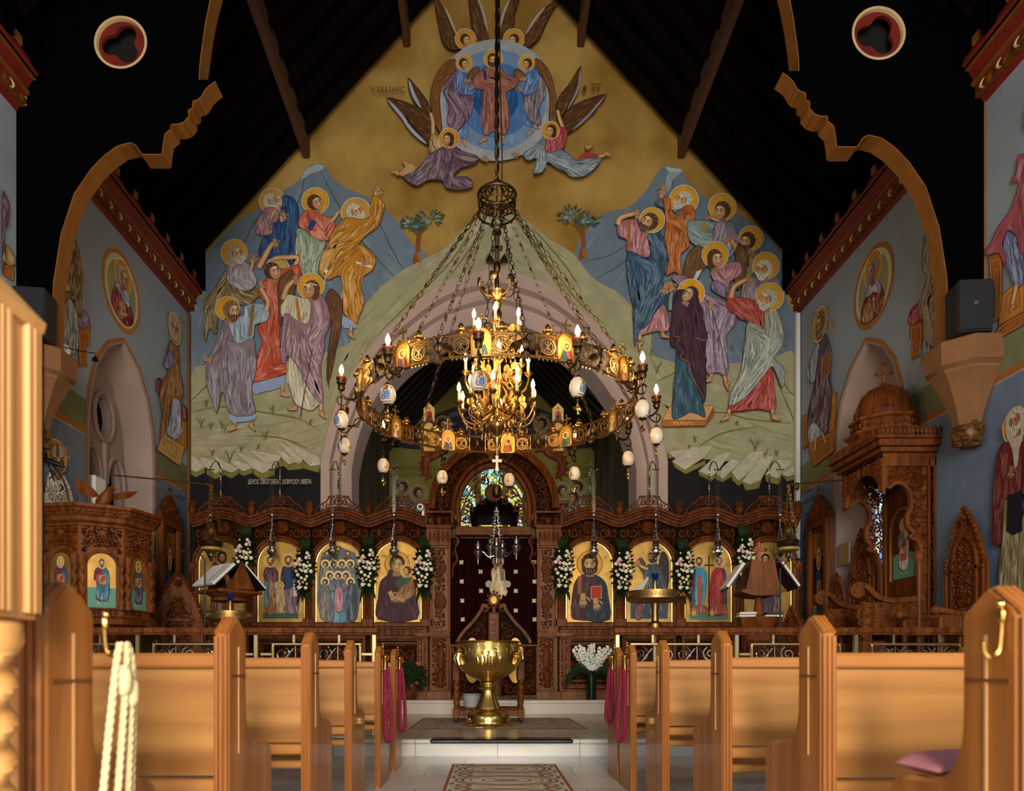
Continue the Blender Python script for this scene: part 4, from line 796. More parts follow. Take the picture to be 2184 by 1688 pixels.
cirw(p, -1, 10.53, 6.165, .545, '9a6420'); cirw(p, -1, 10.53, 6.165, .48, 'a8a284'); cirw(p, -1, 10.53, 6.15, .41, '7d7c58'); p.z = 'L'
p.halo(*Z('L', '1100,890')[0], 34, 'a8741c'); p.robe('1030,940 1000,1060 1000,1130 1060,1250 1130,1330 1185,1320 1195,1250 1150,1110 1070,970', '6e2028', ['1040,960 1100,1280'], 40, 1); p.robe('1025,960 1060,940 1140,1030 1168,1140 1140,1165 1100,1080 1060,1010', '8f94a6', ['1040,960 1150,1140'], 16, 2); p.head(1103, 900, 92, 1, 0, '8f94a6', veil='8f94a6', skin='8f6a4a'); p.hand(1080, 1130, 60, 50); p.hand(1120, 1230, 200, 50)
p.z = 'X'; smudge(p, [(252, 708), (275, 728)]); smudge(p, [(168, 485), (182, 508)], 2); smudge(p, [(105, 865), (175, 908)], 2, '8a8c74'); smudge(p, [(337, 1008), (385, 1040)], 2, '8a8c74'); smudge(p, [(135, 952), (158, 965)], 2)
throne(p, 'L', ['695,1350 800,1345 795,1520 765,1520 770,1700 700,1700', '560,1590 695,1660 690,1740 560,1640', '20,780 110,780 110,930 20,870'])
p.poly('640,450 660,330 682,300 685,400 655,455', 'a8741c', True); p.robe('700,1220 760,1195 805,1330 780,1345 700,1340', '77607c', None, 20, 4)
p.robe('590,1080 560,1200 545,1480 570,1600 640,1590 690,1540 692,1250 640,1110', '7c848e', ['600,1100 600,1580', '650,1150 660,1560'], 50, 5, hi=.6)
p.robe('630,470 600,560 570,700 540,820 530,1000 505,1060 520,1300 515,1560 550,1580 560,1200 600,1090 650,1110 690,1250 715,1140 720,1040 735,880 710,760 690,620', '6d5630', ['640,500 600,800 580,1000', '690,640 720,900 690,1200', '540,1000 530,1500'], 110, 6, hi=.75, hic='e6dcc0')
p.robe('530,920 560,930 620,980 610,1020 560,1000', 'a39672', None, 8, 7); p.robe('455,1490 520,1475 560,1560 500,1590 460,1550', 'a9aab0', None, 10, 8)
p.robe('0,150 40,180 60,260 45,420 15,480 25,700 0,840', '643d4c', ['10,170 40,300 10,500'], 16, 9); p.robe('30,610 80,650 122,765 35,775', '8a7a45', None, 12, 10)
p.z = 'Q'; throne(p, 'Q', ['930,700 952,690 962,900 950,1070 1062,1190 1112,1110 1112,880 1090,850', '950,1065 972,1030 1098,1105 1072,1225 932,1125'], 'a8844c', '8f6228')
p.robe('1070,860 1105,870 1112,940 1085,950', '6e2830', None, 8, 3); p.robe('925,720 945,700 950,790 930,780', '6e2830', None, 8, 3)
p.robe('1030,800 1060,790 1075,900 1062,1055 985,1020 1000,900', '8a93ae', ['1040,810 1020,1030'], 24, 11, hi=.6)
p.robe('1010,470 985,560 970,620 1000,650 960,720 945,800 960,900 990,990 1010,900 1030,810 1075,830 1088,760 1065,640 1055,500', '7d5429', ['1020,500 1000,640 960,900', '1050,520 1080,760'], 60, 12, hi=.65, hic='e0c8a0'); p.robe('985,560 970,620 1000,640 1030,600 1015,520', '6d6a8c', None, 14, 13)
p.head(1035, 395, 62, 0, 0, '8a8478', '9a958a', halo=86, hcol='a98a5c', skin='8a6848')
p.limb('1028,1050 1028,1110', (2, 2)); p.limb('980,1030 975,1080', (2, 2))
p.z = 'N'; p.halo(*Z('N', '420,345')[0], 34, 'b07a1e'); p.robe('350,480 330,600 305,715 540,715 530,610 500,530 470,480 430,530', 'a39a8a', ['380,500 350,700', '470,500 520,700'], 30, 14); p.robe('350,470 400,500 440,600 500,560 520,600 440,660 380,600', 'c0b8aa', None, 10, 15)
p.head(425, 395, 95, 0, 0, '5a4030', '6a5848', skin='7d5a3c'); p.poly('380,350 378,280 420,245 466,280 468,350', 'a39a90', True, line='5a3a20'); p.poly('412,250 432,250 436,350 408,350', '7a5026', False)
for a in ('360,450 400,540', '355,520 405,480', '440,560 480,620', '435,620 490,570'): p.line(a, 1.6, '2a1c18', taper=False)
p.limb('300,600 270,560 255,530', (4, 2.5), '7d5a3c'); p.hand(250, 520, 100, 55, '7d5a3c')
for i in range(5): p.raw(p.ell(*Z('N', '%d,%d' % (335 + i * 36, 600 + (i % 2) * 60))[0], 7, 7), '5a2c1c'); p.raw(p.ell(*Z('N', '%d,%d' % (335 + i * 36, 600 + (i % 2) * 60))[0], 5, 5), 'a39a8a')
p.build('mural', M['paint'], bpy.data.objects['wall_left.001'], label='painted mural with an oval bust, seated robed figures and a mitred figure')
p = side_paint(1)
cirw(p, 1, 10.39, 6.16, .545, '8f5a20'); cirw(p, 1, 10.39, 6.16, .48, 'a8a284'); cirw(p, 1, 10.39, 6.15, .41, '7d7c58'); p.z = 'R'
p.halo(*Z('R', '730,815')[0], 35, 'a8741c'); p.robe('690,1050 650,1110 620,1290 680,1315 770,1240 835,1080 800,960 740,940', '6e2826', ['700,1060 660,1280', '790,1000 760,1220'], 40, 1); p.robe('640,1190 700,1110 745,1250 640,1312', '8f6236', None, 12, 2); p.robe('700,950 660,1060 700,1065 740,1030 800,1035 805,960 760,910', '8a8496', None, 16, 3); p.head(725, 840, 98, -1, 0, '77727f', veil='77727f', skin='7d5a40'); p.hand(740, 1140, 100, 50, '7d5a40'); p.line('740,1060 745,1180', .8, 'b0aaa6'); p.line('728,1085 756,1080', .8, 'b0aaa6')
p.z = 'X'; smudge(p, [(1842, 712), (1882, 683)]); smudge(p, [(1965, 470), (1975, 450)], 2); smudge(p, [(1975, 905), (2045, 868)], 2, '8a8c74'); smudge(p, [(1742, 1020), (1772, 1005)], 2, '8a8c74')
throne(p, 'R', ['1070,1320 1180,1285 1178,1440 1165,1600 1085,1645 1092,1470 1070,1460', '1165,1640 1385,1500 1385,1580 1190,1690', '1780,700 1890,675 1905,760 1900,1240 1800,1325 1790,880', '1900,1050 2020,950 2040,980 2100,930 2100,1200 1870,1330', '1788,1490 1872,1335 2100,1205 2100,1320'])
p.robe('1145,1130 1080,1190 1055,1280 1070,1320 1165,1285 1178,1250', '8a3234', ['1120,1140 1070,1300'], 20, 4)
p.robe('1190,1430 1230,1440 1300,1510 1340,1520 1240,1635 1180,1605', '5f6a86', ['1210,1440 1210,1620'], 24, 5)
p.robe('1260,355 1215,480 1190,620 1182,800 1200,855 1225,880 1180,1050 1150,1140 1165,1265 1190,1280 1190,1440 1300,1525 1388,1460 1385,1100 1365,880 1335,690 1290,480', '7a6d5e', ['1250,400 1210,700 1220,850', '1280,480 1340,800 1370,1100', '1230,880 1180,1200 1220,1440', '1340,900 1250,1100 1300,1480'], 130, 6, hi=.65, hic='ded6c8')
p.robe('1960,480 1920,580 1930,720 2020,960 2100,940 2100,640 2040,530', '5f6c92', ['1960,520 2040,920'], 30, 7, hi=.6); p.limb('2040,960 2020,1060 2000,1140', (5, 4)); p.z = 'R'; p.foot(2000, 1160, 100, 34)
p.robe('2110,-220 2050,-200 2040,-60 1995,10 2010,40 2060,30 2040,140 1970,310 1880,430 1800,600 1758,640 1770,695 1880,675 1930,790 1948,700 1910,600 1960,475 2040,520 2060,640 2110,700 2300,780 2500,700 2540,300 2480,-150 2300,-330', '8f4a52', ['2080,-180 2040,100 1900,450 1790,660', '2060,200 2100,500', '1960,400 1920,600 1930,760'], 110, 8, hi=.65, hic='e4ccd0'); p.head(2235, -650, 108, -1, 0, '4a3424', '4a3424', halo=165, hcol='b07a1e', skin='7d5a40')
p.z = 'W'; throne(p, 'W', ['730,920 765,905 772,1080 735,1125', '905,790 932,775 922,1100 880,1135 895,900', '760,1080 915,1010 922,1130 790,1232'])
p.robe('830,480 800,520 772,600 775,710 800,715 835,580', '7f8896', None, 20, 9)
p.robe('850,420 885,470 902,560 895,700 908,780 885,1000 850,1025 800,960 765,1020 765,900 800,740 815,640 830,540', '543f4e', ['860,440 890,700', '850,720 800,1000', '890,780 860,1010'], 70, 10, hi=.5); p.robe('765,1010 800,960 850,1020 830,1050 770,1085', '8f98a6', None, 16, 11)
p.poly('850,570 902,540 892,665 843,705', '7a4a26', False, line='a8804a'); p.head(835, 372, 68, -1, 0, '5a4838', '4a382a', halo=95, hcol='a8741c', skin='7d5a40'); p.limb('812,1040 805,1130', (2.5, 2)); p.limb('850,1020 868,1080', (2.5, 2))
p.z = 'O'; p.halo(*Z('O', '1660,95')[0], 36, 'b07a1e')
p.robe('1590,640 1565,960 1545,1320 1720,1400 1720,880', '77704c', ['1600,680 1570,1300', '1680,700 1660,1340'], 50, 12, hi=.6); p.robe('1700,880 1700,1390 1870,1420 1850,900 1800,640', '77707c'[:4] + '4c', None, 30, 16, hi=.6); p.robe('1700,240 1800,270 1860,600 1870,980 1800,1000 1770,680 1700,560', '5a201e', None, 30, 17, hi=.35); p.robe('1590,225 1540,300 1500,600 1498,960 1562,985 1580,680 1640,650 1720,560 1720,280 1650,240', '5a201e', ['1570,260 1520,900', '1660,260 1620,620'], 50, 13, hi=.35)
p.poly('1610,620 1720,590 1720,890 1650,922 1602,890', '14151c', False); p.poly('1610,10 1600,160 1625,230 1650,300 1668,430 1690,300 1730,160 1720,0', 'a39a8c', True); p.head(1672, 60, 92, -1, 0, 'a39a8c', 'b0a89a', skin='7d5a40'); p.hand(1640, 420, 95, 52, '7d5a40')
for i in range(10): p.line([(ZM['O'][0] + (1625 + i * 9) / 3.5166, 880 + 150 / 3.5166), (ZM['O'][0] + (1650 + i * 5) / 3.5166, 880 + 300 / 3.5166), (ZM['O'][0] + (1662 + i * 2) / 3.5166, 880 + 410 / 3.5166)], .5, 'cfc8bc' if i % 2 else '7a7266')
p.build('mural', M['paint'], bpy.data.objects['wall_right.001'], label='painted mural with an oval bust, seated robed figures and a white bearded figure')
# chancel east wall: haloed busts and lettering
p = Paint(lambda x, y, w_: tuple(P(x, y, 21) + Vector((0, -w_, 0))))
p.poly('837,955 900,900 980,865 1052,855 1130,865 1210,900 1278,955 1230,920 1052,880 880,920', '4a3518', True)
q = p.poly('845,950 900,905 980,872 1052,862 1130,872 1210,905 1270,950 1180,960 1052,950 930,960', '3d3440', True); p.folds(q, '3d3440', [[(860, 940), (1052, 900), (1250, 940)]], 60, 3, hi=.3, lo=.4, w=(1, 3))
for x, y, d in ((858, 1040, -1), (893, 1052, 1), (1200, 1048, 1), (1232, 1040, -1), (1222, 1062, -1), (945, 905, 1), (1155, 905, -1)):
    p.robe([(x - 17, y + 45), (x - 14, y + 20), (x, y + 12), (x + 14, y + 20), (x + 18, y + 45)], '8a8270', None, 14, int(x)); p.head(x, y, 11, d, 0, '3a2c20', halo=17, hcol='8a8256')
p.text('ΕΙΝΑΙ Ο ΑΓΙΟC ΤΟΥ ΔΟΞΗC', 838, 1004, 7, '5a5018', 100); p.text('ΚΑΙ ΠΑΝΤΟ ΕΧΟΥCΙ ΠΙΝΑCCΟΥ', 832, 1018, 7, '5a5018', 105); p.text('ΠΟΝΑCΠΙΤ ΑΜΝΟΙΖΟΝ', 1178, 1004, 7, '5a5018', 78); p.text('ΤΗ ΨΥΧΗC ΚΑΙ ΕΚ', 1182, 1018, 7, '5a5018', 70)
p.build('mural', M['paint'], [o for o in bpy.data.objects if o.name.startswith('wall_back')][0], label='olive painted wall with pale haloed busts')
# ---------------------------------------------------------------- carving: stems, leaves, scrolls laid on a frame fn(u, v, w)
def leaf(b, fn, u, v, a, l, wd, h=.02, w0=0.0, curl=.0):
    c, s = math.cos(a), math.sin(a); q = lambda x, y, z: fn(u + x * c - y * s, v + x * s + y * c, w0 + z)
    b.add([q(0, 0, 0), q(.35 * l, wd, h * .1), q(.4 * l, 0, h), q(.35 * l, -wd, h * .1), q(.75 * l, wd * .6 + curl * l, h * .2), q(.8 * l, curl * l * .6, h * .8), q(.75 * l, -wd * .6 + curl * l, h * .2), q(l, curl * l * 1.4, h * .2)],
          [(0, 2, 1), (0, 3, 2), (1, 2, 5, 4), (2, 3, 6, 5), (4, 5, 7), (5, 6, 7)])
def stem(b, fn, p, r0, r1=None, h=1.2, w0=0.0):
    r1 = r1 if r1 is not None else r0; L = len(p); vs = []
    for i in range(L):
        a, c = p[max(i - 1, 0)], p[min(i + 1, L - 1)]; dx, dy = c[0] - a[0], c[1] - a[1]; d = math.hypot(dx, dy) or 1; r = r0 + (r1 - r0) * i / max(1, L - 1)
        nx, ny = -dy / d * r, dx / d * r; u, v = p[i]
        vs += [fn(u + nx, v + ny, w0), fn(u + nx * .6, v + ny * .6, w0 + r * h * .85), fn(u - nx * .6, v - ny * .6, w0 + r * h * .85), fn(u - nx, v - ny, w0)]
    b.add(vs, [(i * 4 + k, i * 4 + 4 + k, i * 4 + 5 + k, i * 4 + 1 + k) for i in range(L - 1) for k in range(3)])
def rosette(b, fn, u, v, r, n=6, h=.02, w0=0.0):
    for k in range(n): leaf(b, fn, u, v, 2 * PI * k / n, r, r * .32, h, w0)
    b.ball((u, v, w0 + h), (r * .22, r * .22, h * .6), 6, 4, fn)
def scroll(b, fn, u, v, r, a0, sg, turns=1.35, sr=None, h=.018, w0=0.0, flower=True):
    """a spiral vine about (u, v); leaves on its outer side, a flower in its eye"""
    sr = sr or r * .15; p = []; N = 16
    for i in range(N + 1):
        t = i / N; q = r * (1 - .74 * t); a = a0 + sg * turns * 2 * PI * t; p.append((u + q * math.cos(a), v + q * math.sin(a)))
    stem(b, fn, p, sr, sr * .6, w0=w0)
    for i in range(1, N - 2, 2):
        t = i / N; a = a0 + sg * turns * 2 * PI * t; leaf(b, fn, p[i][0], p[i][1], a + sg * (.75 if i % 4 == 1 else 2.4), r * (.62 - .25 * t), r * .21, h, w0, .12 * sg)
    if flower: rosette(b, fn, u, v, r * .3, 5, h, w0)
def fill(b, fn, ok, u0, u1, v0, v1, r, seed=1, mirror=False, h=.018, w0=0.0):
    rnd = random.Random(seed); v = v0 + r; row = 0
    while v < v1:
        u = u0 + r * (.9 if row % 2 else 0.1); k = 0
        while u < u1:
            for sgn in ((1, -1) if mirror else (1,)):
                uu = u * sgn
                if ok(uu, v):
                    rr = r
                    while rr > r * .45 and not all(ok(uu + rr * .8 * math.cos(a), v + rr * .8 * math.sin(a)) for a in (0, 1.05, 2.1, 3.14, 4.2, 5.25)): rr *= .85
                    if rr > r * .46: a0 = (1.2 + k * 1.7 + row * .8); scroll(b, fn, uu, v, rr, a0 if sgn > 0 else PI - a0, (1 if (k + row) % 2 else -1) * sgn, h=h, w0=w0)
                    else: rosette(b, fn, uu, v, rr * 1.2, 5, h, w0)
            u += r * 1.75; k += 1
        v += r * 1.55; row += 1
    for i in range(int((u1 - u0) * (v1 - v0) / (r * r) * 2.6)):     # small leaves in the gaps
        u, v = rnd.uniform(u0, u1), rnd.uniform(v0, v1); a = rnd.uniform(0, 6.28)
        for sgn in ((1, -1) if mirror else (1,)):
            if ok(u * sgn, v) and ok(u * sgn + .4 * r * math.cos(a) * sgn, v + .4 * r * math.sin(a)): leaf(b, fn, u * sgn, v, a if sgn > 0 else PI - a, r * .7, r * .2, h * .8, w0, .1)
def vine(b, fn, u, v0, v1, wd, n=None, h=.018, w0=0.0, horiz=False):
    """a wavy stem with alternating scrolls, upright (or lying)"""
    g = (lambda x, y: (y, x)) if horiz else (lambda x, y: (x, y)); n = n or max(2, int((v1 - v0) / (wd * .9))); p = []
    for i in range(n * 6 + 1):
        t = i / (n * 6); p.append(g(u + wd * .22 * math.sin(t * n * PI), v0 + (v1 - v0) * t))
    stem(b, fn, p, wd * .06, w0=w0); st = (v1 - v0) / n
    for i in range(n):
        c = v0 + st * (i + .5); sg = 1 if i % 2 else -1; q = g(u + sg * wd * .16, c); scroll(b, fn, q[0], q[1], min(wd * .3, st * .42), 1.3 * sg, sg if not horiz else -sg, 1.1, wd * .045, h, w0)
        for e in (-1, 1): q = g(u - sg * wd * .2, c + e * st * .2); a = (PI / 2 if not horiz else 0) + (.9 if not horiz else -.9) * sg; leaf(b, fn, q[0], q[1], a, st * .34, wd * .09, h, w0, .1)
def frame_rect(b, fn, u0, u1, v0, v1, t, w0, w1, steps=True):
    for a, c, d, e in ((u0, u1, v0, v0 + t), (u0, u1, v1 - t, v1), (u0, u0 + t, v0 + t, v1 - t), (u1 - t, u1, v0 + t, v1 - t)):
        b.bbox((a, d, w0), (c, e, w1), min(.008, t * .3), fn)
    if steps:
        k = t * .55
        for a, c, d, e in ((u0 + t, u1 - t, v0 + t, v0 + t + k), (u0 + t, u1 - t, v1 - t - k, v1 - t), (u0 + t, u0 + t + k, v0 + t, v1 - t), (u1 - t - k, u1 - t, v0 + t, v1 - t)): b.box((a, d, w0), (c, e, w0 + (w1 - w0) * .5), fn)
def arch_pts(r, zs, z0, n=18, rz=None):
    rz = rz or r
    return [(-r, z0), (-r, zs)] + [(-r * math.cos(PI * i / n), zs + rz * math.sin(PI * i / n)) for i in range(1, n)] + [(r, zs), (r, z0)]
def sweep(b, fn, path, prof):
    """profile of (offset across the path, w) swept along a 2D path"""
    L = len(path); m = len(prof); vs = []
    for i in range(L):
        a, c = path[max(i - 1, 0)], path[min(i + 1, L - 1)]; dx, dy = c[0] - a[0], c[1] - a[1]; d = math.hypot(dx, dy) or 1
        for o, w_ in prof: vs.append(fn(path[i][0] - dy / d * o, path[i][1] + dx / d * o, w_))
    b.add(vs, [(i * m + k, i * m + m + k, i * m + m + (k + 1) % m, i * m + (k + 1) % m) for i in range(L - 1) for k in range(m)] + [list(range(m)), [(L - 1) * m + k for k in reversed(range(m))]])
def beads(b, fn, path, r, step, w_, n=6):
    acc = 0
    for i in range(len(path) - 1):
        (x0, y0), (x1, y1) = path[i], path[i + 1]; d = math.hypot(x1 - x0, y1 - y0)
        while acc < d: t = acc / d; b.ball((x0 + (x1 - x0) * t, y0 + (y1 - y0) * t, w_), (r, r, r), n, 4, fn); acc += step
        acc -= d
def twist(b, c, r, z0, z1, turns, amp=.3, n=12, rows=40, lobes=2):
    vs = []
    for j in range(rows + 1):
        t = j / rows
        for i in range(n):
            a = 2 * PI * i / n; q = r * (1 + amp * math.cos(lobes * (a - turns * 2 * PI * t / lobes))); vs.append((c[0] + q * math.cos(a), c[1] + q * math.sin(a), z0 + (z1 - z0) * t))
    b.add(vs, [(j * n + i, j * n + (i + 1) % n, j * n + n + (i + 1) % n, j * n + n + i) for j in range(rows) for i in range(n)] + [list(reversed(range(n))), [rows * n + i for i in range(n)]])
# ---------------------------------------------------------------- the carved icon screen
ix = lambda px: CAMX + (px - CX) * YI / F
iz = lambda py: CAMZ + (CY - py) * YI / F
BW = 125.5 * YI / F
wave = lambda u: 3.20 + .135 * (.5 + .5 * math.cos(2 * PI * u / BW)) ** .8
def bay(t, c, last_col):
    fn = fr((ix(c), YI, 0)); hw = BW / 2
    path = [(-hw + BW * i / 28, 0) for i in range(29)]; top = [(u, wave(u)) for u, _ in path]
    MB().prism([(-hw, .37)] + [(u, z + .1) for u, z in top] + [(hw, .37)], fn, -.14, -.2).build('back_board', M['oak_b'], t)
    b = MB(); b.bbox((-hw, .37, -.14), (hw, .5, .03), .01, fn); b.bbox((-hw, .5, -.14), (hw, .53, .015), .008, fn); b.build('plinth', M['oak_l'], t)
    b = MB(); frame_rect(b, fn, -hw + .04, hw - .04, .54, 1.40, .05, -.14, 0.0); frame_rect(b, fn, -hw + .13, hw - .13, .64, 1.30, .03, -.14, -.04); b.build('base_frame', M['oak_r'], t)
    b = MB(); fill(b, fn, lambda u, v: abs(u) < .3 and .7 < v < 1.25, 0, .3, .7, 1.25, .095, 3, True, .03, -.13); vine(b, fn, .585, -hw + .08, hw - .08, .06, 8, .012, -.06, True); b.build('base_carving', M['oak_d'], t)
    b = MB(); b.bbox((-hw, 1.40, -.14), (hw, 1.42, .02), .006, fn); b.bbox((-hw, 1.51, -.14), (hw, 1.54, .03), .006, fn); b.box((-hw, 1.42, -.14), (hw, 1.51, -.02), fn); b.build('sill_rail', M['oak_r'], t)
    b = MB(); vine(b, fn, 1.465, -hw + .12, hw - .12, .1, 7, .02, -.02, True); b.build('sill_carving', M['oak_d'], t)
    p1 = arch_pts(.415, 2.55, 1.56); p2 = arch_pts(.455, 2.55, 1.56)
    b = MB(); sweep(b, fn, p1, [(-.03, -.12), (.03, -.12), (.03, -.0), (.01, .02), (-.02, .01), (-.03, -.02)]); sweep(b, fn, p2, [(-.01, -.12), (.028, -.12), (.03, .02), (.012, .045), (-.01, .03)]); b.bbox((-.43, 1.545, -.12), (.43, 1.615, .005), .01, fn)
    beads(b, fn, arch_pts(.435, 2.55, 1.62), .0105, .034, .018); b.build('arch_frame', M['oak_r'], t)
    b = MB(); ok = lambda u, v: (abs(u) < hw - .015) and v < wave(u) - .03 and ((u * u + (v - 2.55) ** 2 > .50 ** 2 if v > 2.55 else abs(u) > .49)) and v > 2.35
    fill(b, fn, ok, .02, hw, 2.35, 3.34, .085, 7, True, .045, -.125)
    b.ball((0, 3.16, -.06), (.11, .1, .05), 12, 6, fn); rosette(b, fn, 0, 3.16, .09, 8, .03, -.02); b.build('frieze_carving', M['oak_d'], t)
    b = MB(); sweep(b, fn, top, [(-.03, -.14), (.15, -.14), (.15, .07), (.13, .09), (.105, .085), (.09, .05), (.06, .045), (.05, .02), (.015, .015), (0, -.01), (-.03, -.02)])
    beads(b, fn, [(u, z + .075) for u, z in top], .014, .036, .045); beads(b, fn, [(u, z + .032) for u, z in top], .008, .024, .018); b.build('cornice', M['oak_d'], t)
    b = MB(); zt = wave(0) + .15                                       # pierced crest with a cross in a ring
    ring = [(.062 * math.cos(2 * PI * i / 16), zt + .105 + .062 * math.sin(2 * PI * i / 16)) for i in range(17)]
    stem(b, fn, ring, .012, w0=0.0); stem(b, fn, [(0, zt + .06), (0, zt + .15)], .012); stem(b, fn, [(-.045, zt + .11), (.045, zt + .11)], .012)
    zc = lambda u: wave(u) + .15
    for s in (-1, 1):
        out = [(s * .06, zt + .17), (s * .15, zt + .165), (s * .2, zt + .1), (s * .27, zt + .06), (s * .34, zt - .005), (s * .4, zc(.4) + .01)]
        stem(b, fn, cr(out, 4, False), .014, .01); stem(b, fn, [(s * u, zc(u) + .01) for u in (0, .1, .2, .3, .4)], .014)
        for u, v, r in ((.115, .085, .055), (.19, .045, .042), (.265, .02, .032)): scroll(b, fn, s * u, zc(u) + v + .01, r, 1.0 if s > 0 else 2.1, s, 1.2, r * .17, .02)
        for i in range(5): leaf(b, fn, s * (.03 + .03 * i), zt + .175 - .002 * i, PI / 2 - s * .2 * i, .035, .014, .02)
        for u in (.23, .29, .35): leaf(b, fn, s * u, zc(u) + .03 + (.4 - u) * .25, PI / 2 - s * .7, .045, .016, .02)
    b.build('pierced_crest', M['oak_d'], t)
    for s in ((-1, 1) if last_col else (-1,)):
        u = s * hw; b = MB(); zb = wave(hw) + .14
        b.lathe([(.05, zb), (.055, zb + .02), (.03, zb + .035), (.06, zb + .08), (.07, zb + .12), (.05, zb + .16), (.062, zb + .18), (.03, zb + .19)], n=14, fn=lambda x, y, z: fn(u + x, z, -.02 + y))
        for i in range(10): a = 2 * PI * i / 10; b.tube([fn(u + .02 * math.cos(a), zb + .18, -.02 + .02 * math.sin(a)), fn(u + .05 * math.cos(a), zb + .22, -.02 + .05 * math.sin(a)), fn(u + .025 * math.cos(a), zb + .26, -.02 + .025 * math.sin(a))], [.012, .016, .004], 5)
        b.build('finial_urn', M['oak_d'], t)
        b = MB(); b.bbox((u - .1, 1.545, -.12), (u + .1, 1.68, .05), .012, fn)
        b.lathe([(.075, 1.68), (.085, 1.70), (.06, 1.74), (.055, 2.4), (.06, 2.43), (.085, 2.5), (.095, 2.56), (.09, 2.58)], n=14, fn=lambda x, y, z: fn(u + x, z, -.03 + y)); b.build('column', M['oak_r'], t)
        b = MB(); f2 = lambda a, v, w_: fn(u + (.056 + w_) * math.sin(a / .056), v, -.03 + (.056 + w_) * math.cos(a / .056))
        vine(b, f2, 0, 1.76, 2.4, .13, 7, .022, 0)
        for k in range(7): leaf(b, f2, -.09 + .03 * k, 2.41, PI / 2, .13, .02, .03)
        vine(b, fn, u, .58, 1.36, .12, 7, .03, -.12); b.build('column_carving', M['oak_d'], t)
for s, cs, lab in ((-1, (848, 722, 598, 472), 'carved walnut icon screen wing nearest the left wall, with arched gold icons'), (1, (1258, 1385, 1512, 1640), 'carved walnut icon screen wing nearest the right wall, with arched gold icons')):
    t = thing('icon_screen', lab, 'altar screen', (ix(cs[1] + 62 * s), YI, .37), 'carved wings of the icon screen')
    for i, c in enumerate(cs): bay(t, c, i == (0 if s < 0 else 3))
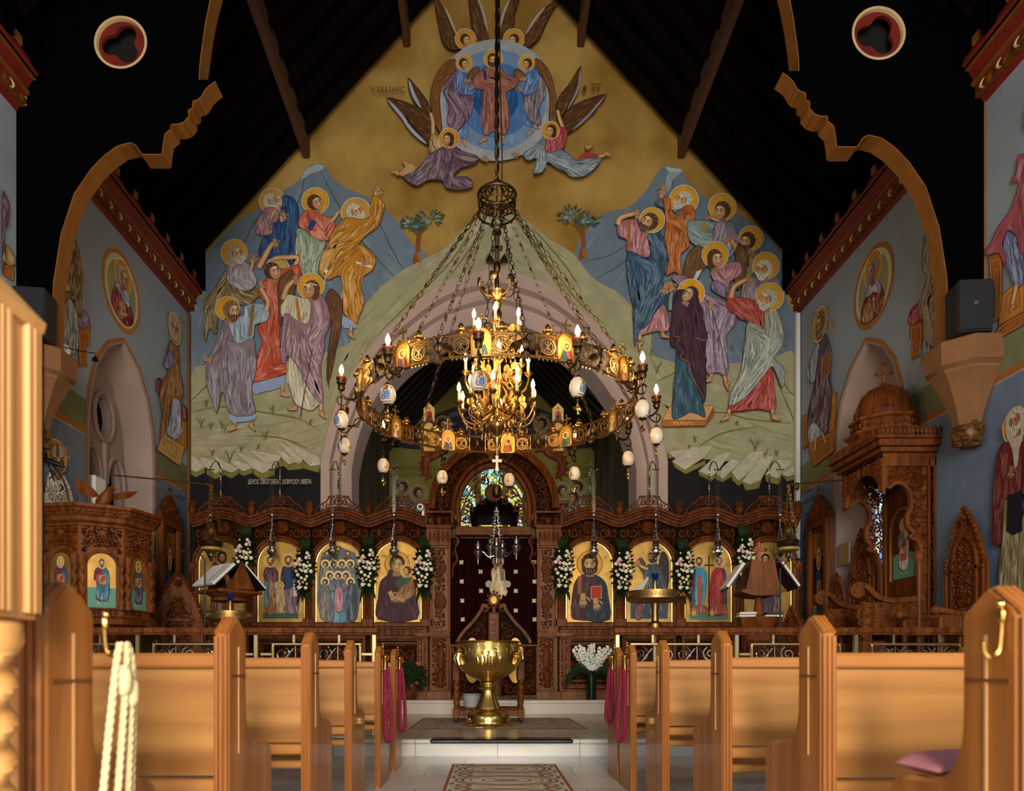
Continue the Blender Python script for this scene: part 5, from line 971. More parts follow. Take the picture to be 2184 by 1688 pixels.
# central portal
t = thing('royal_portal', 'carved walnut portal arch framing the burgundy curtain', 'portal', (0, YI, .37)); fn = fr((0, YI, 0)); pc = ix(1053)
for s in (-1, 1):
    u = pc + s * (116.5 * YI / F); b = MB()
    b.bbox((u - .2, .37, -.3), (u + .2, .50, .1), .012, fn); b.bbox((u - .19, 1.385, -.3), (u + .19, 1.42, .1), .008, fn); b.bbox((u - .18, 1.42, -.3), (u + .18, 1.46, .07), .008, fn)
    ui = u - s * .02; b.box((ui - .16, .5, -.3), (ui + .16, 1.4, -.01), fn); frame_rect(b, fn, ui - .16, ui + .13, .5, 1.39, .03, -.01, .06, False)
    b.box((ui - .165, 1.46, -.3), (ui + .165, 3.1, -.01), fn); frame_rect(b, fn, ui - .165, ui + .165, 1.46, 2.86, .035, -.01, .05, False)
    uo = u + s * .27; b.box((uo - .09, .5, -.3), (uo + .09, 1.4, -.04), fn); frame_rect(b, fn, uo - .09, uo + .09, .5, 1.39, .025, -.04, .02, False); b.bbox((uo - .12, .37, -.3), (uo + .12, .5, .05), .01, fn); b.bbox((uo - .12, 1.385, -.3), (uo + .12, 1.45, .05), .01, fn)
    b.build('pilaster', M['oak_l'], t)
    b = MB(); vine(b, fn, ui, 1.52, 2.82, .22, 9, .035, 0)
    for z in (1.95, 2.5):
        b.lathe([(.0, .0), (.1, .0), (.1, .03), (.085, .035), (.08, .02), (0, .02)], n=18, fn=lambda x, y, q: fn(ui + x, z + 1.15 * y, q + .005)); b.ball((ui, z + .02, .02), (.03, .035, .03), 8, 6, fn); b.ball((ui, z - .05, .02), (.05, .04, .025), 8, 6, fn)
    vine(b, fn, uo, .56, 1.36, .12, 6, .03, -.04); fill(b, fn, lambda a, v: abs(a - ui) < .12 and .56 < v < 1.36, ui - .12, ui + .12, .56, 1.36, .05, 4, False, .02, -.01)
    b.ball((ui - s * .01, 1.23, .03), (.028, .035, .028), 8, 6, fn); b.lathe([(.03, .86), (.06, .9), (.055, 1.05), (.045, 1.17), (.02, 1.2)], n=10, fn=lambda x, y, z: fn(ui - s * .01 + x, z, .02 + y * .7)); b.lathe([(.03, .56), (.05, .58), (.03, .62), (.065, .7), (.06, .76), (.075, .8), (.02, .84)], n=10, fn=lambda x, y, z: fn(ui + x, z, .02 + y * .7))
    b.build('pilaster_carving', M['oak_d'], t)
    b = MB(); b.prism([(u - .15, 2.86), (u - .2, 3.0), (u - .2, 3.13), (u + .2, 3.13), (u + .2, 3.0), (u + .15, 2.86)], fn, -.3, .08); b.bbox((u - .21, 3.13, -.3), (u + .21, 3.16, .12), .008, fn)
    for k in range(5): leaf(b, fn, u - .14 + .07 * k, 2.9, PI / 2, .2, .035, .03, .08)
    b.build('capital', M['oak_r'], t)
    b = MB(); sh = u + s * .0; z0, z1 = 3.16, 3.42                       # shoulder block with a vase of vines
    frame_rect(b, fn, u - .23, u + .23, z0, z1, .035, -.2, .08, False); b.box((u - .2, z0, -.2), (u + .2, z1, -.1), fn)
    b.bbox((u + s * .23 - .03, z1, -.2), (u + s * .23 + .03, z1 + .14, .08), .01, fn); b.bbox((u + s * .24 - .09, z1 + .1, -.2), (u + s * .24 + .09, z1 + .16, .12), .012, fn); b.build('shoulder_block', M['oak_r'], t)
    b = MB(); fill(b, fn, lambda a, v: abs(a - u) < .19 and z0 + .04 < v < z1 - .03, u - .19, u + .19, z0 + .03, z1 - .02, .065, 4, False, .03, -.1); b.lathe([(.03, z0 + .03), (.03, z0 + .06), (.06, z0 + .12), (.07, z0 + .15), (.02, z0 + .16)], n=10, fn=lambda x, y, z: fn(u + x, z, -.02 + y)); b.build('shoulder_carving', M['oak_d'], t)
    b = MB(); ub = u - s * .24                                         # pierced bracket inside the opening
    stem(b, fn, cr([(ub, 3.05), (ub - s * .07, 2.95), (ub - s * .02, 2.82), (ub - s * .05, 2.65), (ub + s * .02, 2.5), (ub + s * .02, 2.35)], 5, False), .022, .012, w0=-.05)
    scroll(b, fn, ub - s * .03, 2.93, .05, 1, s, w0=-.05); scroll(b, fn, ub - s * .01, 2.74, .045, 1, -s, w0=-.05); scroll(b, fn, ub + s * .01, 2.58, .035, 1, s, w0=-.05); b.build('bracket', M['oak_d'], t)
zs, R1, R2 = 3.62, .61, .93
b = MB(); A1 = [(pc + x, z) for x, z in arch_pts(.60, 3.45, 3.16, 24, .74)]; A2 = [(pc + x, z) for x, z in arch_pts(.64, 3.45, 3.16, 24, .79)]
sweep(b, fn, A1, [(-.045, -.12), (.02, -.12), (.02, .03), (0, .05), (-.045, .03)]); sweep(b, fn, A2, [(-.01, -.12), (.045, -.12), (.05, .06), (.02, .09), (-.01, .06)])
for i in range(0, len(A1) - 1): b.ball(((A1[i][0] + A1[i + 1][0]) / 2, (A1[i][1] + A1[i + 1][1]) / 2, .045), (.014, .014, .012), 6, 4, fn)
b.build('inner_arch', M['oak_r'], t)
A3 = [(pc + x, z) for x, z in arch_pts(1.0, 3.5, 3.46, 26, .98)]
b = MB(); sweep(b, fn, A3, [(-.05, -.14), (.05, -.14), (.06, .1), (.02, .13), (-.02, .08), (-.05, .06)]); beads(b, fn, A3, .016, .05, .1); b.build('outer_arch', M['oak_r'], t)
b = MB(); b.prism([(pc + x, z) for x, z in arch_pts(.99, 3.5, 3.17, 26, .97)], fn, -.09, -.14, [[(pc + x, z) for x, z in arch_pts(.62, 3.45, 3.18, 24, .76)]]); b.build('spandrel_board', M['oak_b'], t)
b = MB(); ok = lambda u, v: (((u - pc) / .94) ** 2 + ((v - 3.5) / .93) ** 2 < 1) and (((u - pc) / .70) ** 2 + ((v - 3.45) / .86) ** 2 > 1 if v > 3.45 else abs(u - pc) > .7) and v > 3.2
bb = MB(); fx = lambda u, v, w_=0: fn(u + pc, v, w_)
fill(bb, fx, lambda u, v: ok(u + pc, v), .06, .95, 3.2, 4.45, .085, 8, True, .04, -.09); bb.build('spandrel_carving', M['oak_d'], t)
b = MB(); b.bbox((pc - .09, 4.22, -.1), (pc + .09, 4.5, .1), .015, fn); leaf(b, fn, pc, 4.25, PI / 2, .2, .06, .04, .1); b.build('keystone', M['oak_r'], t)
b = MB()                                                               # pierced fanlight vines in front of the far window
for s in (-1, 1):
    for u, v, r in ((.46, 3.3, .09), (.42, 3.5, .1), (.3, 3.72, .1), (.5, 3.62, .06), (.15, 3.93, .08), (.3, 3.95, .06), (.2, 3.6, .07), (.52, 3.42, .05)): scroll(b, fx, s * u, v, r, 1.0 if s > 0 else 2.14, s, 1.3, r * .14, .02, -.05)
    stem(b, fx, cr([(s * .56, 3.17), (s * .5, 3.5), (s * .35, 3.8), (s * .1, 4.05)], 5, False), .014, w0=-.05)
ring = [(.13 * math.cos(2 * PI * i / 24), 3.74 + .13 * math.sin(2 * PI * i / 24)) for i in range(25)]; stem(b, fx, ring, .02, w0=-.05)
b.build('fanlight_carving', M['oak_d'], t)
b = MB(); b.lathe([(0, 0), (.115, 0), (.115, .02), (0, .02)], n=20, fn=lambda x, y, z: fx(x, 3.74 + y, -.05 + z)); b.build('fanlight_medallion', M['oak_r'], t)
b = MB(); b.bbox((pc - .62, 3.03, -.2), (pc + .62, 3.17, .06), .01, fn); b.build('lintel', M['oak_r'], t)
b = MB()
for i in range(19): u = pc - .54 + .06 * i; stem(b, fn, [(u + .024 * math.cos(a), 3.08 + .03 * math.sin(a)) for a in [PI * k / 6 for k in range(7)]], .007, w0=.06); leaf(b, fn, u, 3.07, PI / 2, .03, .008, .015, .06)
b.build('lintel_carving', M['oak_l'], t)
for s in (-1, 1):                                                      # curling beasts on the shoulders of the arch
    q = [(s * 1.02, 3.98), (s * 1.12, 4.1), (s * 1.1, 4.28), (s * .95, 4.36), (s * .82, 4.45), (s * .6, 4.58)]
    b = MB(); b.tube([fx(u, v, -.05) for u, v in cr(q, 5, False)], [.03 + .05 * math.sin(PI * i / 25) for i in range(26)], 8)
    for i in range(9): u, v = cr(q, 5, False)[2 + i * 2]; leaf(b, fx, u, v, math.atan2(v - 4.2, u - s * .95), .12, .03, .02, -.02)
    b.build('crest_beast', M['oak_d'], t)
# two little framed panels standing on the crest, and the tall cross between them
for px, lab, rc in ((915, 'small arched icon with a red figure above the left of the portal', '6e1a22'), (1190, 'small arched icon with a rose figure above the right of the portal', '7d3a48')):
    k = thing('crest_icon', lab, 'icon', (ix(px), YI, 4.3), 'little icons above the portal')
    f2 = fr((ix(px), YI, 0)); b = MB(); o = [(-.1, 4.4), (-.1, 4.78)] + [(-.1 * math.cos(PI * i / 8), 4.78 + .1 * math.sin(PI * i / 8)) for i in range(1, 8)] + [(.1, 4.78), (.1, 4.4)]
    b.prism(o, f2, 0, -.03); b.build('gilt_panel', M['gold'], k)
    b = MB(); sweep(b, f2, o + [o[0]], [(-.02, -.03), (.025, -.03), (.025, .02), (-.01, .025)]); b.tube([f2(0, 4.05, -.02), f2(0, 4.38, -.02)], .02, 8)
    for i in range(len(o) - 1): leaf(b, f2, o[i][0] * 1.15, o[i][1], math.atan2(o[i][1] - 4.65, o[i][0]), .05, .02, .02)
    stem(b, f2, [(0, 4.9), (0, 5.0)], .014); stem(b, f2, [(-.035, 4.96), (.035, 4.96)], .014); b.build('carved_frame', M['oak_r'], k)
    p = Paint(lambda x, y, w_, px=px: tuple(P(x, y, YI) + Vector((0, -w_ - .002, 0)))); p.u = .5
    p.poly([(px - 12, 905), (px - 12, 872), (px, 860), (px + 12, 872), (px + 12, 905)], 'b3914a', False); p.poly([(px - 12, 905), (px - 12, 893), (px + 12, 893), (px + 12, 905)], '7f9a92', False); p.robe([(px - 2, 876), (px + 3, 876), (px + 6, 885), (px + 5, 900), (px - 4, 900), (px - 6, 886)], rc, None, 8, 1); p.head(px, 873, 3.4, 0, 0, '2a1a14', halo=5); p.build('painted_figure', M['icon'], k)
# curtain
b = MB(); x0, x1 = pc - .78, pc + .78; N = 90
vs = []; 
for j in range(2):
    for i in range(N + 1):
        u = x0 + (x1 - x0) * i / N; vs.append((u, YI + .16 + .028 * math.sin(i * .9) + .012 * math.sin(i * .37 + 1), .6 if j == 0 else 3.03))
b.add(vs, [(i, i + 1, N + 2 + i, N + 1 + i) for i in range(N)]); me = b
cu = thing('sanctuary_curtain', 'burgundy velvet curtain with gold embroidery hanging in the portal', 'curtain', (pc, YI + .16, .6)); b.build('cloth', M['velvet'], cu)
b = MB(); b.tube([(x0 + .05, YI + .14, 3.02), (x1 - .05, YI + .14, 3.02)], .012, 8); b.build('rod', M['steel'], cu)
p = Paint(lambda x, y, w_: tuple(P(x, y, YI + .11) + Vector((0, -w_, 0)))); p.z = 'K'; p.u = .6
p.poly('560,600 530,610 535,640 565,640', '8a8278', True); p.poly('655,600 690,610 685,640 655,640', '8a8278', True)
p.robe('590,505 620,500 640,520 655,560 650,600 665,660 660,700 640,690 630,720 600,700 565,690 555,640 570,600 565,540', 'a8854a', ['600,520 590,680', '640,540 645,690'], 50, 3, hi=.6); p.poly('620,530 650,530 655,600 622,605', '5a4a40', False, line='b8964a'); p.line('600,500 640,690', 1.6, 'c9c0b0', taper=False)
for x, y in ((595, 520), (632, 520)): p.line('%d,%d %d,%d' % (x - 10, y - 8, x + 10, y + 8), 1.0, '6e1018', False, False); p.line('%d,%d %d,%d' % (x + 10, y - 8, x - 10, y + 8), 1.0, '6e1018', False, False)
p.head(610, 475, 28, 0, 0, '5a3420', '5a3420', halo=36, hcol='b08a3a', long_=True)
p.z = 'X'
for x, y in ((984, 1200), (985, 1241), (986, 1282), (987, 1322), (1025, 1220), (1026, 1261), (1100, 1179), (1100, 1220), (1100, 1261), (1100, 1303), (1139, 1200), (1140, 1241), (1139, 1282), (1140, 1322)):
    for a in range(4):
        c, d = math.cos(a * PI / 2 + .78), math.sin(a * PI / 2 + .78); p.line([(x + 1.2 * c, y + 1.2 * d), (x + 5 * c, y + 5 * d)], 1.0, 'cdbb8a', False, False); p.line([(x + 4 * c - 2 * d, y + 4 * d + 2 * c), (x + 4 * c + 2 * d, y + 4 * d - 2 * c)], .8, 'cdbb8a', False, False)
    p.raw(p.ell(x, y, 1.6, 1.6), 'e0cf9a')
p.build('embroidery', M['thread'], cu)
# the pair of low carved gates, meeting at a carved post
t = thing('royal_gate', 'low pair of carved walnut gates with gilt oval panels, behind the font', 'gate', (pc, YI - .02, .37)); fn = fr((pc, YI - .02, 0))
for s in (-1, 1):
    b = MB(); edge = [(s * .1, 1.86), (s * .17, 1.9), (s * .2, 1.82), (s * .28, 1.7), (s * .36, 1.6), (s * .46, 1.5), (s * .55, 1.38), (s * .6, 1.28)]
    pol = [(s * .09, .42)] + edge + [(s * .7, 1.28), (s * .7, .42)]
    ov = [(s * .35 + .13 * math.cos(2 * PI * i / 20), 1.0 + .36 * math.sin(2 * PI * i / 20)) for i in range(20)]
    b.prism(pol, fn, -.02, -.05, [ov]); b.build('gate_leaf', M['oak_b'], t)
    b = MB(); sweep(b, fn, cr(edge, 3, False), [(-.03, -.03), (.03, -.03), (.025, .03), (-.025, .03)]); frame_rect(b, fn, min(s * .09, s * .72), max(s * .09, s * .72), .40, 1.26, .035, -.03, .03, False); scroll(b, fn, s * .14, 1.84, .06, 1, s, w0=.0); b.build('gate_frame', M['oak_r'], t)
    ins = lambda u, v: .13 < abs(u) < .68 and .46 < v < (1.22 if abs(u) > .6 else 1.22 + (.6 - abs(u)) * 1.15) and u * s > 0 and ((u - s * .35) / .18) ** 2 + ((v - 1.0) / .41) ** 2 > 1
    b = MB(); fill(b, fn, ins, min(s * .12, s * .7), max(s * .12, s * .7), .45, 1.8, .075, 5, False, .03, -.02); b.build('gate_carving', M['oak_d'], t)
    b = MB(); b.lathe([(0, 0), (1, 0), (1, .012), (0, .02)], n=24, fn=lambda x, y, z: fn(s * .35 + .14 * x, 1.0 + .37 * y, -.03 + z)); b.build('gilt_oval', M['gold'], t)
b = MB(); frame_rect(b, fn, -.085, .085, .42, 1.78, .022, -.03, .05, False); b.box((-.07, .42, -.03), (.07, 1.77, .01), fn); vine(b, fn, 0, .5, 1.7, .08, 14, .02, .01); b.build('centre_post', M['oak_l'], t)
b = MB(); o = [(.075 * math.cos(2 * PI * i / 24), 1.98 + .095 * math.sin(2 * PI * i / 24)) for i in range(25)]; sweep(b, fn, o, [(-.02, -.02), (.025, -.02), (.02, .03), (-.01, .03)])
for i in range(0, 24, 2): leaf(b, fn, o[i][0] * 1.2, 1.98 + (o[i][1] - 1.98) * 1.2, math.atan2(o[i][1] - 1.98, o[i][0]), .05, .02, .02)
b.bbox((-.03, 1.78, -.02), (.03, 1.9, .03), .008, fn); b.build('finial_frame', M['oak_r'], t)
b = MB(); b.lathe([(0, 0), (.055, 0), (.05, .012), (0, .016)], n=20, fn=lambda x, y, z: fn(x, 1.98 + 1.25 * y, .01 + z)); b.build('finial_medallion', M['gold'], t)
# ---------------------------------------------------------------- icons set in the screen
def icon(c, label, draw, hw=.365, z0=1.625, zs=2.56):
    t = thing('icon_painting', label, 'icon', (ix(c), YI + .05, z0), 'gold ground icons of the screen')
    fn = fr((ix(c), YI + .03, 0)); o = [(-hw, z0), (-hw, zs)] + [(-hw * math.cos(PI * i / 18), zs + hw * math.sin(PI * i / 18)) for i in range(1, 18)] + [(hw, zs), (hw, z0)]
    MB().prism(o, fn, 0, -.03).build('gold_panel', M['gold'], t)
    b = MB(); sweep(b, fn, o, [(0, 0), (.03, 0), (.03, .01), (.012, .016), (0, .012)]); b.build('gilt_rim', M['brass'], t)
    p = Paint(lambda x, y, w_: tuple(P(x, y, YI + .03) + Vector((0, -w_ - .0015, 0)))); p.u = .55; draw(p); p.build('painted_figures', M['icon'], t)
def d1(p):
    p.z = 'I'; p.poly('1492,960 1810,960 1800,1034 1492,1034', '27303c', False); p.halo(*Z('I', '1640,600')[0], 26, 'c79433', 'a8741f')
    p.robe('1590,640 1560,690 1510,740 1492,860 1490,1034 1795,1034 1790,850 1770,730 1700,650', '35181f', ['1580,680 1530,1000', '1700,680 1760,1000'], 60, 1, hi=.25); p.poly('1600,650 1690,650 1700,700 1640,720 1600,700', '4a2028', True)
    p.robe('1690,690 1770,715 1780,800 1740,870 1620,905 1640,830 1680,760', '7d4f28', ['1720,710 1650,880'], 30, 2, hi=.5); p.poly('1630,740 1700,690 1745,720 1660,790', '34463a', True)
    p.head(1640, 605, 68, 0, .05, '35181f', veil='35181f', skin='a57f4e'); p.head(1715, 655, 34, -1, 0, '3a2414', skin='a57f4e', halo=50, hcol='c79433'); p.hand(1590, 830, 60, 50, 'a57f4e'); p.hand(1650, 870, 20, 40, 'a57f4e')
    p.text('ΜΡ', 800 + 14, 1190, 6, '6e2018', 10); p.text('ΘΥ', 868, 1190, 6, '6e2018', 10)
def d2(p):
    p.z = 'I'; p.poly('1040,560 1100,500 1180,460 1260,500 1325,560 1330,1028 1040,1028', '56616b', True)
    p.robe('1110,720 1250,720 1260,1028 1100,1028', '4f7f92', None, 40, 1, hi=.4); p.robe('1120,700 1250,760 1240,790 1130,750', '84392e', None, 12, 2)
    for x, y, c in ((1095, 560, '4a3a44'), (1180, 530, '5c6a50'), (1255, 560, '6a2a34')): p.robe([(x + a, y + b) for a, b in ((-50, 60), (-30, 0), (30, 0), (50, 60))] and Z('I', ' '.join('%d,%d' % (x + a, y + b) for a, b in ((-55, 70), (-30, -5), (30, -5), (55, 70)))), c, None, 10, x)
    for x, y in ((1095, 520), (1180, 485), (1255, 520)): p.head(x, y, 24, 0, 0, '3a2a20', '4a3828')
    for x, y in ((1080, 600), (1145, 600), (1210, 600), (1275, 600), (1118, 690), (1182, 690), (1242, 690), (1080, 740), (1280, 740)):
        p.robe(Z('I', ' '.join('%d,%d' % (x + a, y + b) for a, b in ((-38, 120), (-32, 30), (0, 15), (32, 30), (38, 120)))), ['4a5560', '5f5560', '6a6a60', '54606a'][(x // 7) % 4], None, 12, x)
        k = Z('I', '%d,%d' % (x, y))[0]; p.raw(p.ell(k[0], k[1], 9.6, 9.6), 'd8bd80'); p.raw(p.ell(k[0], k[1] + 1, 6.6, 7), '5a5560'); p.head(x, y + 8, 22, (x % 3) - 1, 0, '3a2a20', '4a3828' if x % 2 else None, skin='9a7a5a')
    p.robe('1050,780 1110,790 1150,1028 1050,1028', '6a6660', None, 30, 4); p.robe('1255,780 1320,780 1325,1028 1250,1028', '3a4048', None, 30, 5); p.robe('1160,800 1215,800 1220,960 1160,960', 'a8707a', None, 20, 6)
def d3(p):
    p.z = 'I'; p.poly('590,985 868,985 868,1028 590,1028', '35543f', False)
    p.robe('605,660 640,620 690,640 710,700 690,980 610,980 600,760', '3f6270', ['650,640 640,970'], 40, 1); p.robe('600,650 650,610 710,660 700,730 650,740 600,720', '4a2430', None, 20, 2); p.robe('635,740 670,740 685,980 610,980 640,900', '8a4f26', None, 20, 3)
    p.robe('745,630 790,600 840,640 860,740 865,975 765,975 750,800 730,720', '262a38', ['780,620 790,960'], 40, 4, hi=.3); p.robe('760,800 860,800 866,975 765,975', '6a525a', None, 30, 5); p.poly('775,640 805,640 810,800 770,800', '1f3a54', False); p.poly('828,735 858,735 860,850 830,855', 'b8b2a4', False)
    p.robe('700,800 755,800 765,870 750,975 710,975 690,860', 'a8895c', None, 24, 6, hi=.5); p.head(650, 575, 32, 0, 0, '5a4028', '4a3222', halo=50, hcol='c09038'); p.head(790, 572, 32, 0, 0, '22242e', '3a281c', veil='22242e', halo=50, hcol='c09038'); p.head(725, 770, 22, 0, 0, '8a6030', halo=32, hcol='c09038')
def d4(p):
    p.z = 'I'; p.robe('200,600 270,580 330,640 340,900 330,1028 190,1028 190,760', '5a2e22', None, 50, 1); p.wing('330,600 370,620 380,800 350,900 330,760', '4a3020'); p.head(272, 545, 40, 0, 0, '2a1a12', halo=62, hcol='b8862f', long_=True)
def e1(p):
    p.z = 'J'; p.poly('135,930 440,930 430,1036 140,1010', '26323e', False); p.halo(*Z('J', '285,600')[0], 27, 'c79433', 'a8741f')
    p.robe('215,690 260,680 340,690 400,740 425,850 440,1000 420,1040 190,1040 140,1000 150,830 170,740', '3a1a24', ['230,700 180,1000', '300,700 280,960'], 70, 1, hi=.25); p.robe('330,690 405,740 430,850 440,1036 250,1036 290,900 345,800', '1b2733', ['380,720 380,1000'], 40, 2, hi=.25); p.poly('190,700 225,690 220,830 190,840', '7d4a22', False)
    p.poly('295,778 375,772 377,870 297,876', '96281e', False, line='c0922f'); p.hand(330, 885, 80, 55, 'a57f4e'); p.hand(232, 850, 90, 60, 'a57f4e'); p.head(285, 600, 74, 0, 0, '32190f', '32190f', long_=True, skin='a57f4e')
    p.text('ΙC', 1222, 1192, 6, '6e2018', 8); p.text('ΧC', 1288, 1192, 6, '6e2018', 8)
def e2(p):
    p.z = 'J'; p.poly('605,900 900,900 895,1030 605,1030', '3c4a58', False); p.wing('835,530 875,510 905,600 895,800 850,880 825,700', '2e2822', '860,520 860,860'); p.wing('655,590 690,550 720,600 740,680 700,670', '4a3a2a', '680,560 720,660')
    p.robe('735,610 800,590 850,660 885,780 870,900 830,1000 720,1000 690,880 720,760 700,690', '39454a', ['780,610 840,880', '730,700 720,980'], 60, 1, hi=.4); p.poly('620,800 700,740 735,700 745,720 690,810 650,830', 'b5b09c', True); p.limb('740,640 690,620 665,590', (3.5, 3), 'a07a4e'); p.hand(660, 580, 120, 40, 'a07a4e')
    p.head(772, 545, 38, -1, -.2, '2e2018', '2e2018', long_=True, halo=55, hcol='c09038'); p.robe('640,930 700,930 690,1030 640,1030', '6a4038', None, 10, 3)
def e3(p):
    p.z = 'J'; p.poly('1065,990 1370,990 1370,1036 1065,1036', '5a7262', False)
    p.robe('1090,650 1140,630 1195,660 1200,780 1180,920 1195,1000 1085,1000 1075,900 1100,780', '38809a', ['1140,640 1130,980'], 50, 1, hi=.5); p.robe('1080,680 1110,650 1105,760 1090,950 1070,940', '3a1a22', None, 16, 2); p.poly('1125,700 1160,700 1165,960 1130,960', '9a4f3a', False); p.robe('1090,930 1195,930 1200,985 1085,985', '8a4a30', None, 16, 3)
    p.robe('1245,660 1300,630 1345,670 1340,800 1350,980 1235,990 1225,800', '8f262a', ['1290,640 1280,980'], 50, 4, hi=.4); p.robe('1320,640 1350,680 1355,940 1330,880 1340,760', '22264e', None, 20, 5); p.poly('1275,690 1310,690 1300,940 1270,940', 'a0483c', False); p.robe('1240,920 1350,920 1352,990 1238,990', '9a4a3a', None, 14, 6)
    p.line('1217,535 1217,1010', 1.3, '2a1c14', False, False); p.line('1180,610 1255,610', 1.2, '2a1c14', False, False)
    p.head(1140, 580, 30, 0, 0, '3a2418', '3a2418', halo=45, hcol='c09a50'); p.head(1297, 580, 30, 0, 0, '6a5a48', '6a5a48', halo=45, hcol='c09a50'); p.raw(p.ell(*Z('J', '1100,985')[0], 5, 6), 'c09a2a'); p.raw(p.ell(*Z('J', '1240,985')[0], 5, 6), 'c09a2a')
def e4(p):
    p.z = 'J'; p.robe('1600,620 1660,600 1740,640 1760,900 1740,1030 1580,1030 1590,760', '4a3a44', None, 50, 1); p.wing('1740,560 1770,600 1780,800 1760,860 1745,700', '3a2e26'); p.head(1660, 560, 38, 0, 0, '2a1a12', halo=60, hcol='c09038', long_=True)
for c, l, d in ((848, 'gold icon of a veiled woman in plum holding a child, left of the portal', d1), (722, 'gold icon crowded with small ring-haloed figures, between two garlands', d2), (598, 'gold icon of two robed figures with a small child in cream', d3), (472, 'dark gold icon of a winged figure behind the open books', d4), (1258, 'gold icon of a bearded man holding a red book, right of the portal', e1), (1385, 'gold icon of a winged man with a scroll behind the brass candle tray', e2), (1512, 'gold icon of a blue and a red robed figure beside a cross', e3), (1640, 'gold icon of a haloed figure behind the right lectern', e4)): icon(c, l, d)
# ---------------------------------------------------------------- the great corona, its candelabrum and the painted eggs
CYc, RZ, RR = 8.0, 3.70, 1.47
def spin(o, a):                            # a turned copy of a part about its thing's upright axis
    c = o.copy(); link(c); c.rotation_euler = (0, 0, a); return c
def chain(b, p, q, r=.006, step=.05):
    p, q = Vector(p), Vector(q); n = max(2, int((q - p).length / step)); d = (q - p) / n; t = d.normalized(); x = t.cross(Vector((0, 0, 1))); x = x.normalized() if x.length > .01 else Vector((1, 0, 0)); y = t.cross(x)
    for i in range(n):
        c = p + d * (i + .5); s_ = x if i % 2 else y
        b.tube([c + t * (step * .62) * math.cos(a) + s_ * (step * .26) * math.sin(a) for a in [2 * PI * k / 8 for k in range(8)]], r, 4, True)
co = thing('corona_chandelier', 'large gilt brass ring chandelier with small arched icons hanging in mid nave', 'chandelier', (0, CYc, RZ))
O = Vector((0, CYc, RZ))
ring = lambda a, r=RR: (lambda u, v, w=0.0: O + Vector(((r + w) * math.sin(a + u / r), -(r + w) * math.cos(a + u / r), v)))
D30 = PI / 6; A0 = -.105
b = MB()
for v, r in ((.10, .010), (.085, .005), (-.085, .005), (-.10, .010)): b.tube([O + Vector((RR * math.sin(2 * PI * i / 96), -RR * math.cos(2 * PI * i / 96), v)) for i in range(96)], r, 6, True)
b.build('ring_band', M['abrass'], co)
def part12(name, b, m, off=0.0, label=None):
    p = b.build(name, m, co, label); p.data.transform(Matrix.Translation(-O)); p.location = (0, 0, 0); p.rotation_euler = (0, 0, A0 + off)
    out = [p]
    for k in range(1, 12): out.append(spin(p, A0 + off + k * D30))
    return out
f0 = ring(0)
b = MB(); o = [(-.075, -.10), (-.075, .04)] + [(-.075 * math.cos(PI * i / 8), .04 + .085 * math.sin(PI * i / 8)) for i in range(1, 8)] + [(.075, .04), (.075, -.10)]
b.prism(o, f0, .012, -.012)
panels = part12('icon_plate', b, M['gold'])
b = MB(); sweep(b, f0, o + [o[0]], [(-.006, -.015), (.014, -.015), (.014, .02), (-.006, .02)])
for s in (-1, 1):
    scroll(b, f0, s * .10, .09, .035, 1.0 if s > 0 else 2.1, s, 1.2, .006, .012); scroll(b, f0, s * .055, .14, .026, 1.0 if s > 0 else 2.1, s, 1.2, .005, .012)
for i in range(1, 10): leaf(b, f0, *o[i][:2], math.atan2(o[i][1] - .02, o[i][0]), .05, .018, .015)
stem(b, f0, [(0, .14), (0, .26)], .01); stem(b, f0, [(-.04, .225), (.04, .225)], .01)
for u, v in ((0, .27), (.045, .225), (-.045, .225)): b.ball((u, v, 0), (.014, .014, .008), 6, 4, f0)
part12('icon_surround', b, M['abrass'])
for s in (-1, 1):                          # pierced panels with a monogram wheel to each side of the icon
    b = MB()
    u = s * .18; k = [(u + .07 * math.cos(2 * PI * i / 18), .07 * math.sin(2 * PI * i / 18)) for i in range(19)]; stem(b, f0, k, .009); stem(b, f0, [(u + .052 * math.cos(2 * PI * i / 14), .052 * math.sin(2 * PI * i / 14)) for i in range(15)], .004)
    stem(b, f0, [(u, -.05), (u, .05)], .006); stem(b, f0, [(u - .035, -.04), (u + .035, .04)], .006); stem(b, f0, [(u + .035, -.04), (u - .035, .04)], .006); stem(b, f0, cr([(u, .05), (u + .025, .045), (u + .02, .02), (u, .018)], 3, False), .005)
    for q in (-1, 1):
        for e in (-1, 1): scroll(b, f0, u + q * .075, e * .065, .026, 1, q * e, 1.1, .005, .01)
    for v in (-.095, .095): stem(b, f0, [(u - .1, v), (u + .1, v)], .008)
    stem(b, f0, [(u + s * .105, -.095), (u + s * .105, .095)], .008)
    for kx in range(5): leaf(b, f0, u - .08 + .04 * kx, -.1, -PI / 2, .03, .012, .01)
    b.lathe([(.02, .1), (.022, .115), (.05, .125), (.052, .135), (.03, .14), (.018, .16), (.03, .17), (.02, .185), (.008, .2)], n=10, fn=lambda x, y, z: f0(u + x, z, y))
    part12('pierced_panel', b, M['abrass'])
b = MB()                                   # double-headed eagles half-way between the icons
b.ball((0, .01, .005), (.032, .06, .022), 8, 6, f0)
for s in (-1, 1):
    b.tube([f0(s * .012, .05, .01), f0(s * .025, .085, .012), f0(s * .045, .1, .012), f0(s * .065, .09, .012)], [.016, .013, .015, .004], 6)
    for i in range(7): leaf(b, f0, s * (.035 + .008 * i), .055 - .004 * i, -PI / 2 + s * (.15 + .1 * i), .12 - .004 * i, .013, .014, .004)
    leaf(b, f0, s * .02, -.05, -PI / 2 + s * .4, .06, .014, .014)
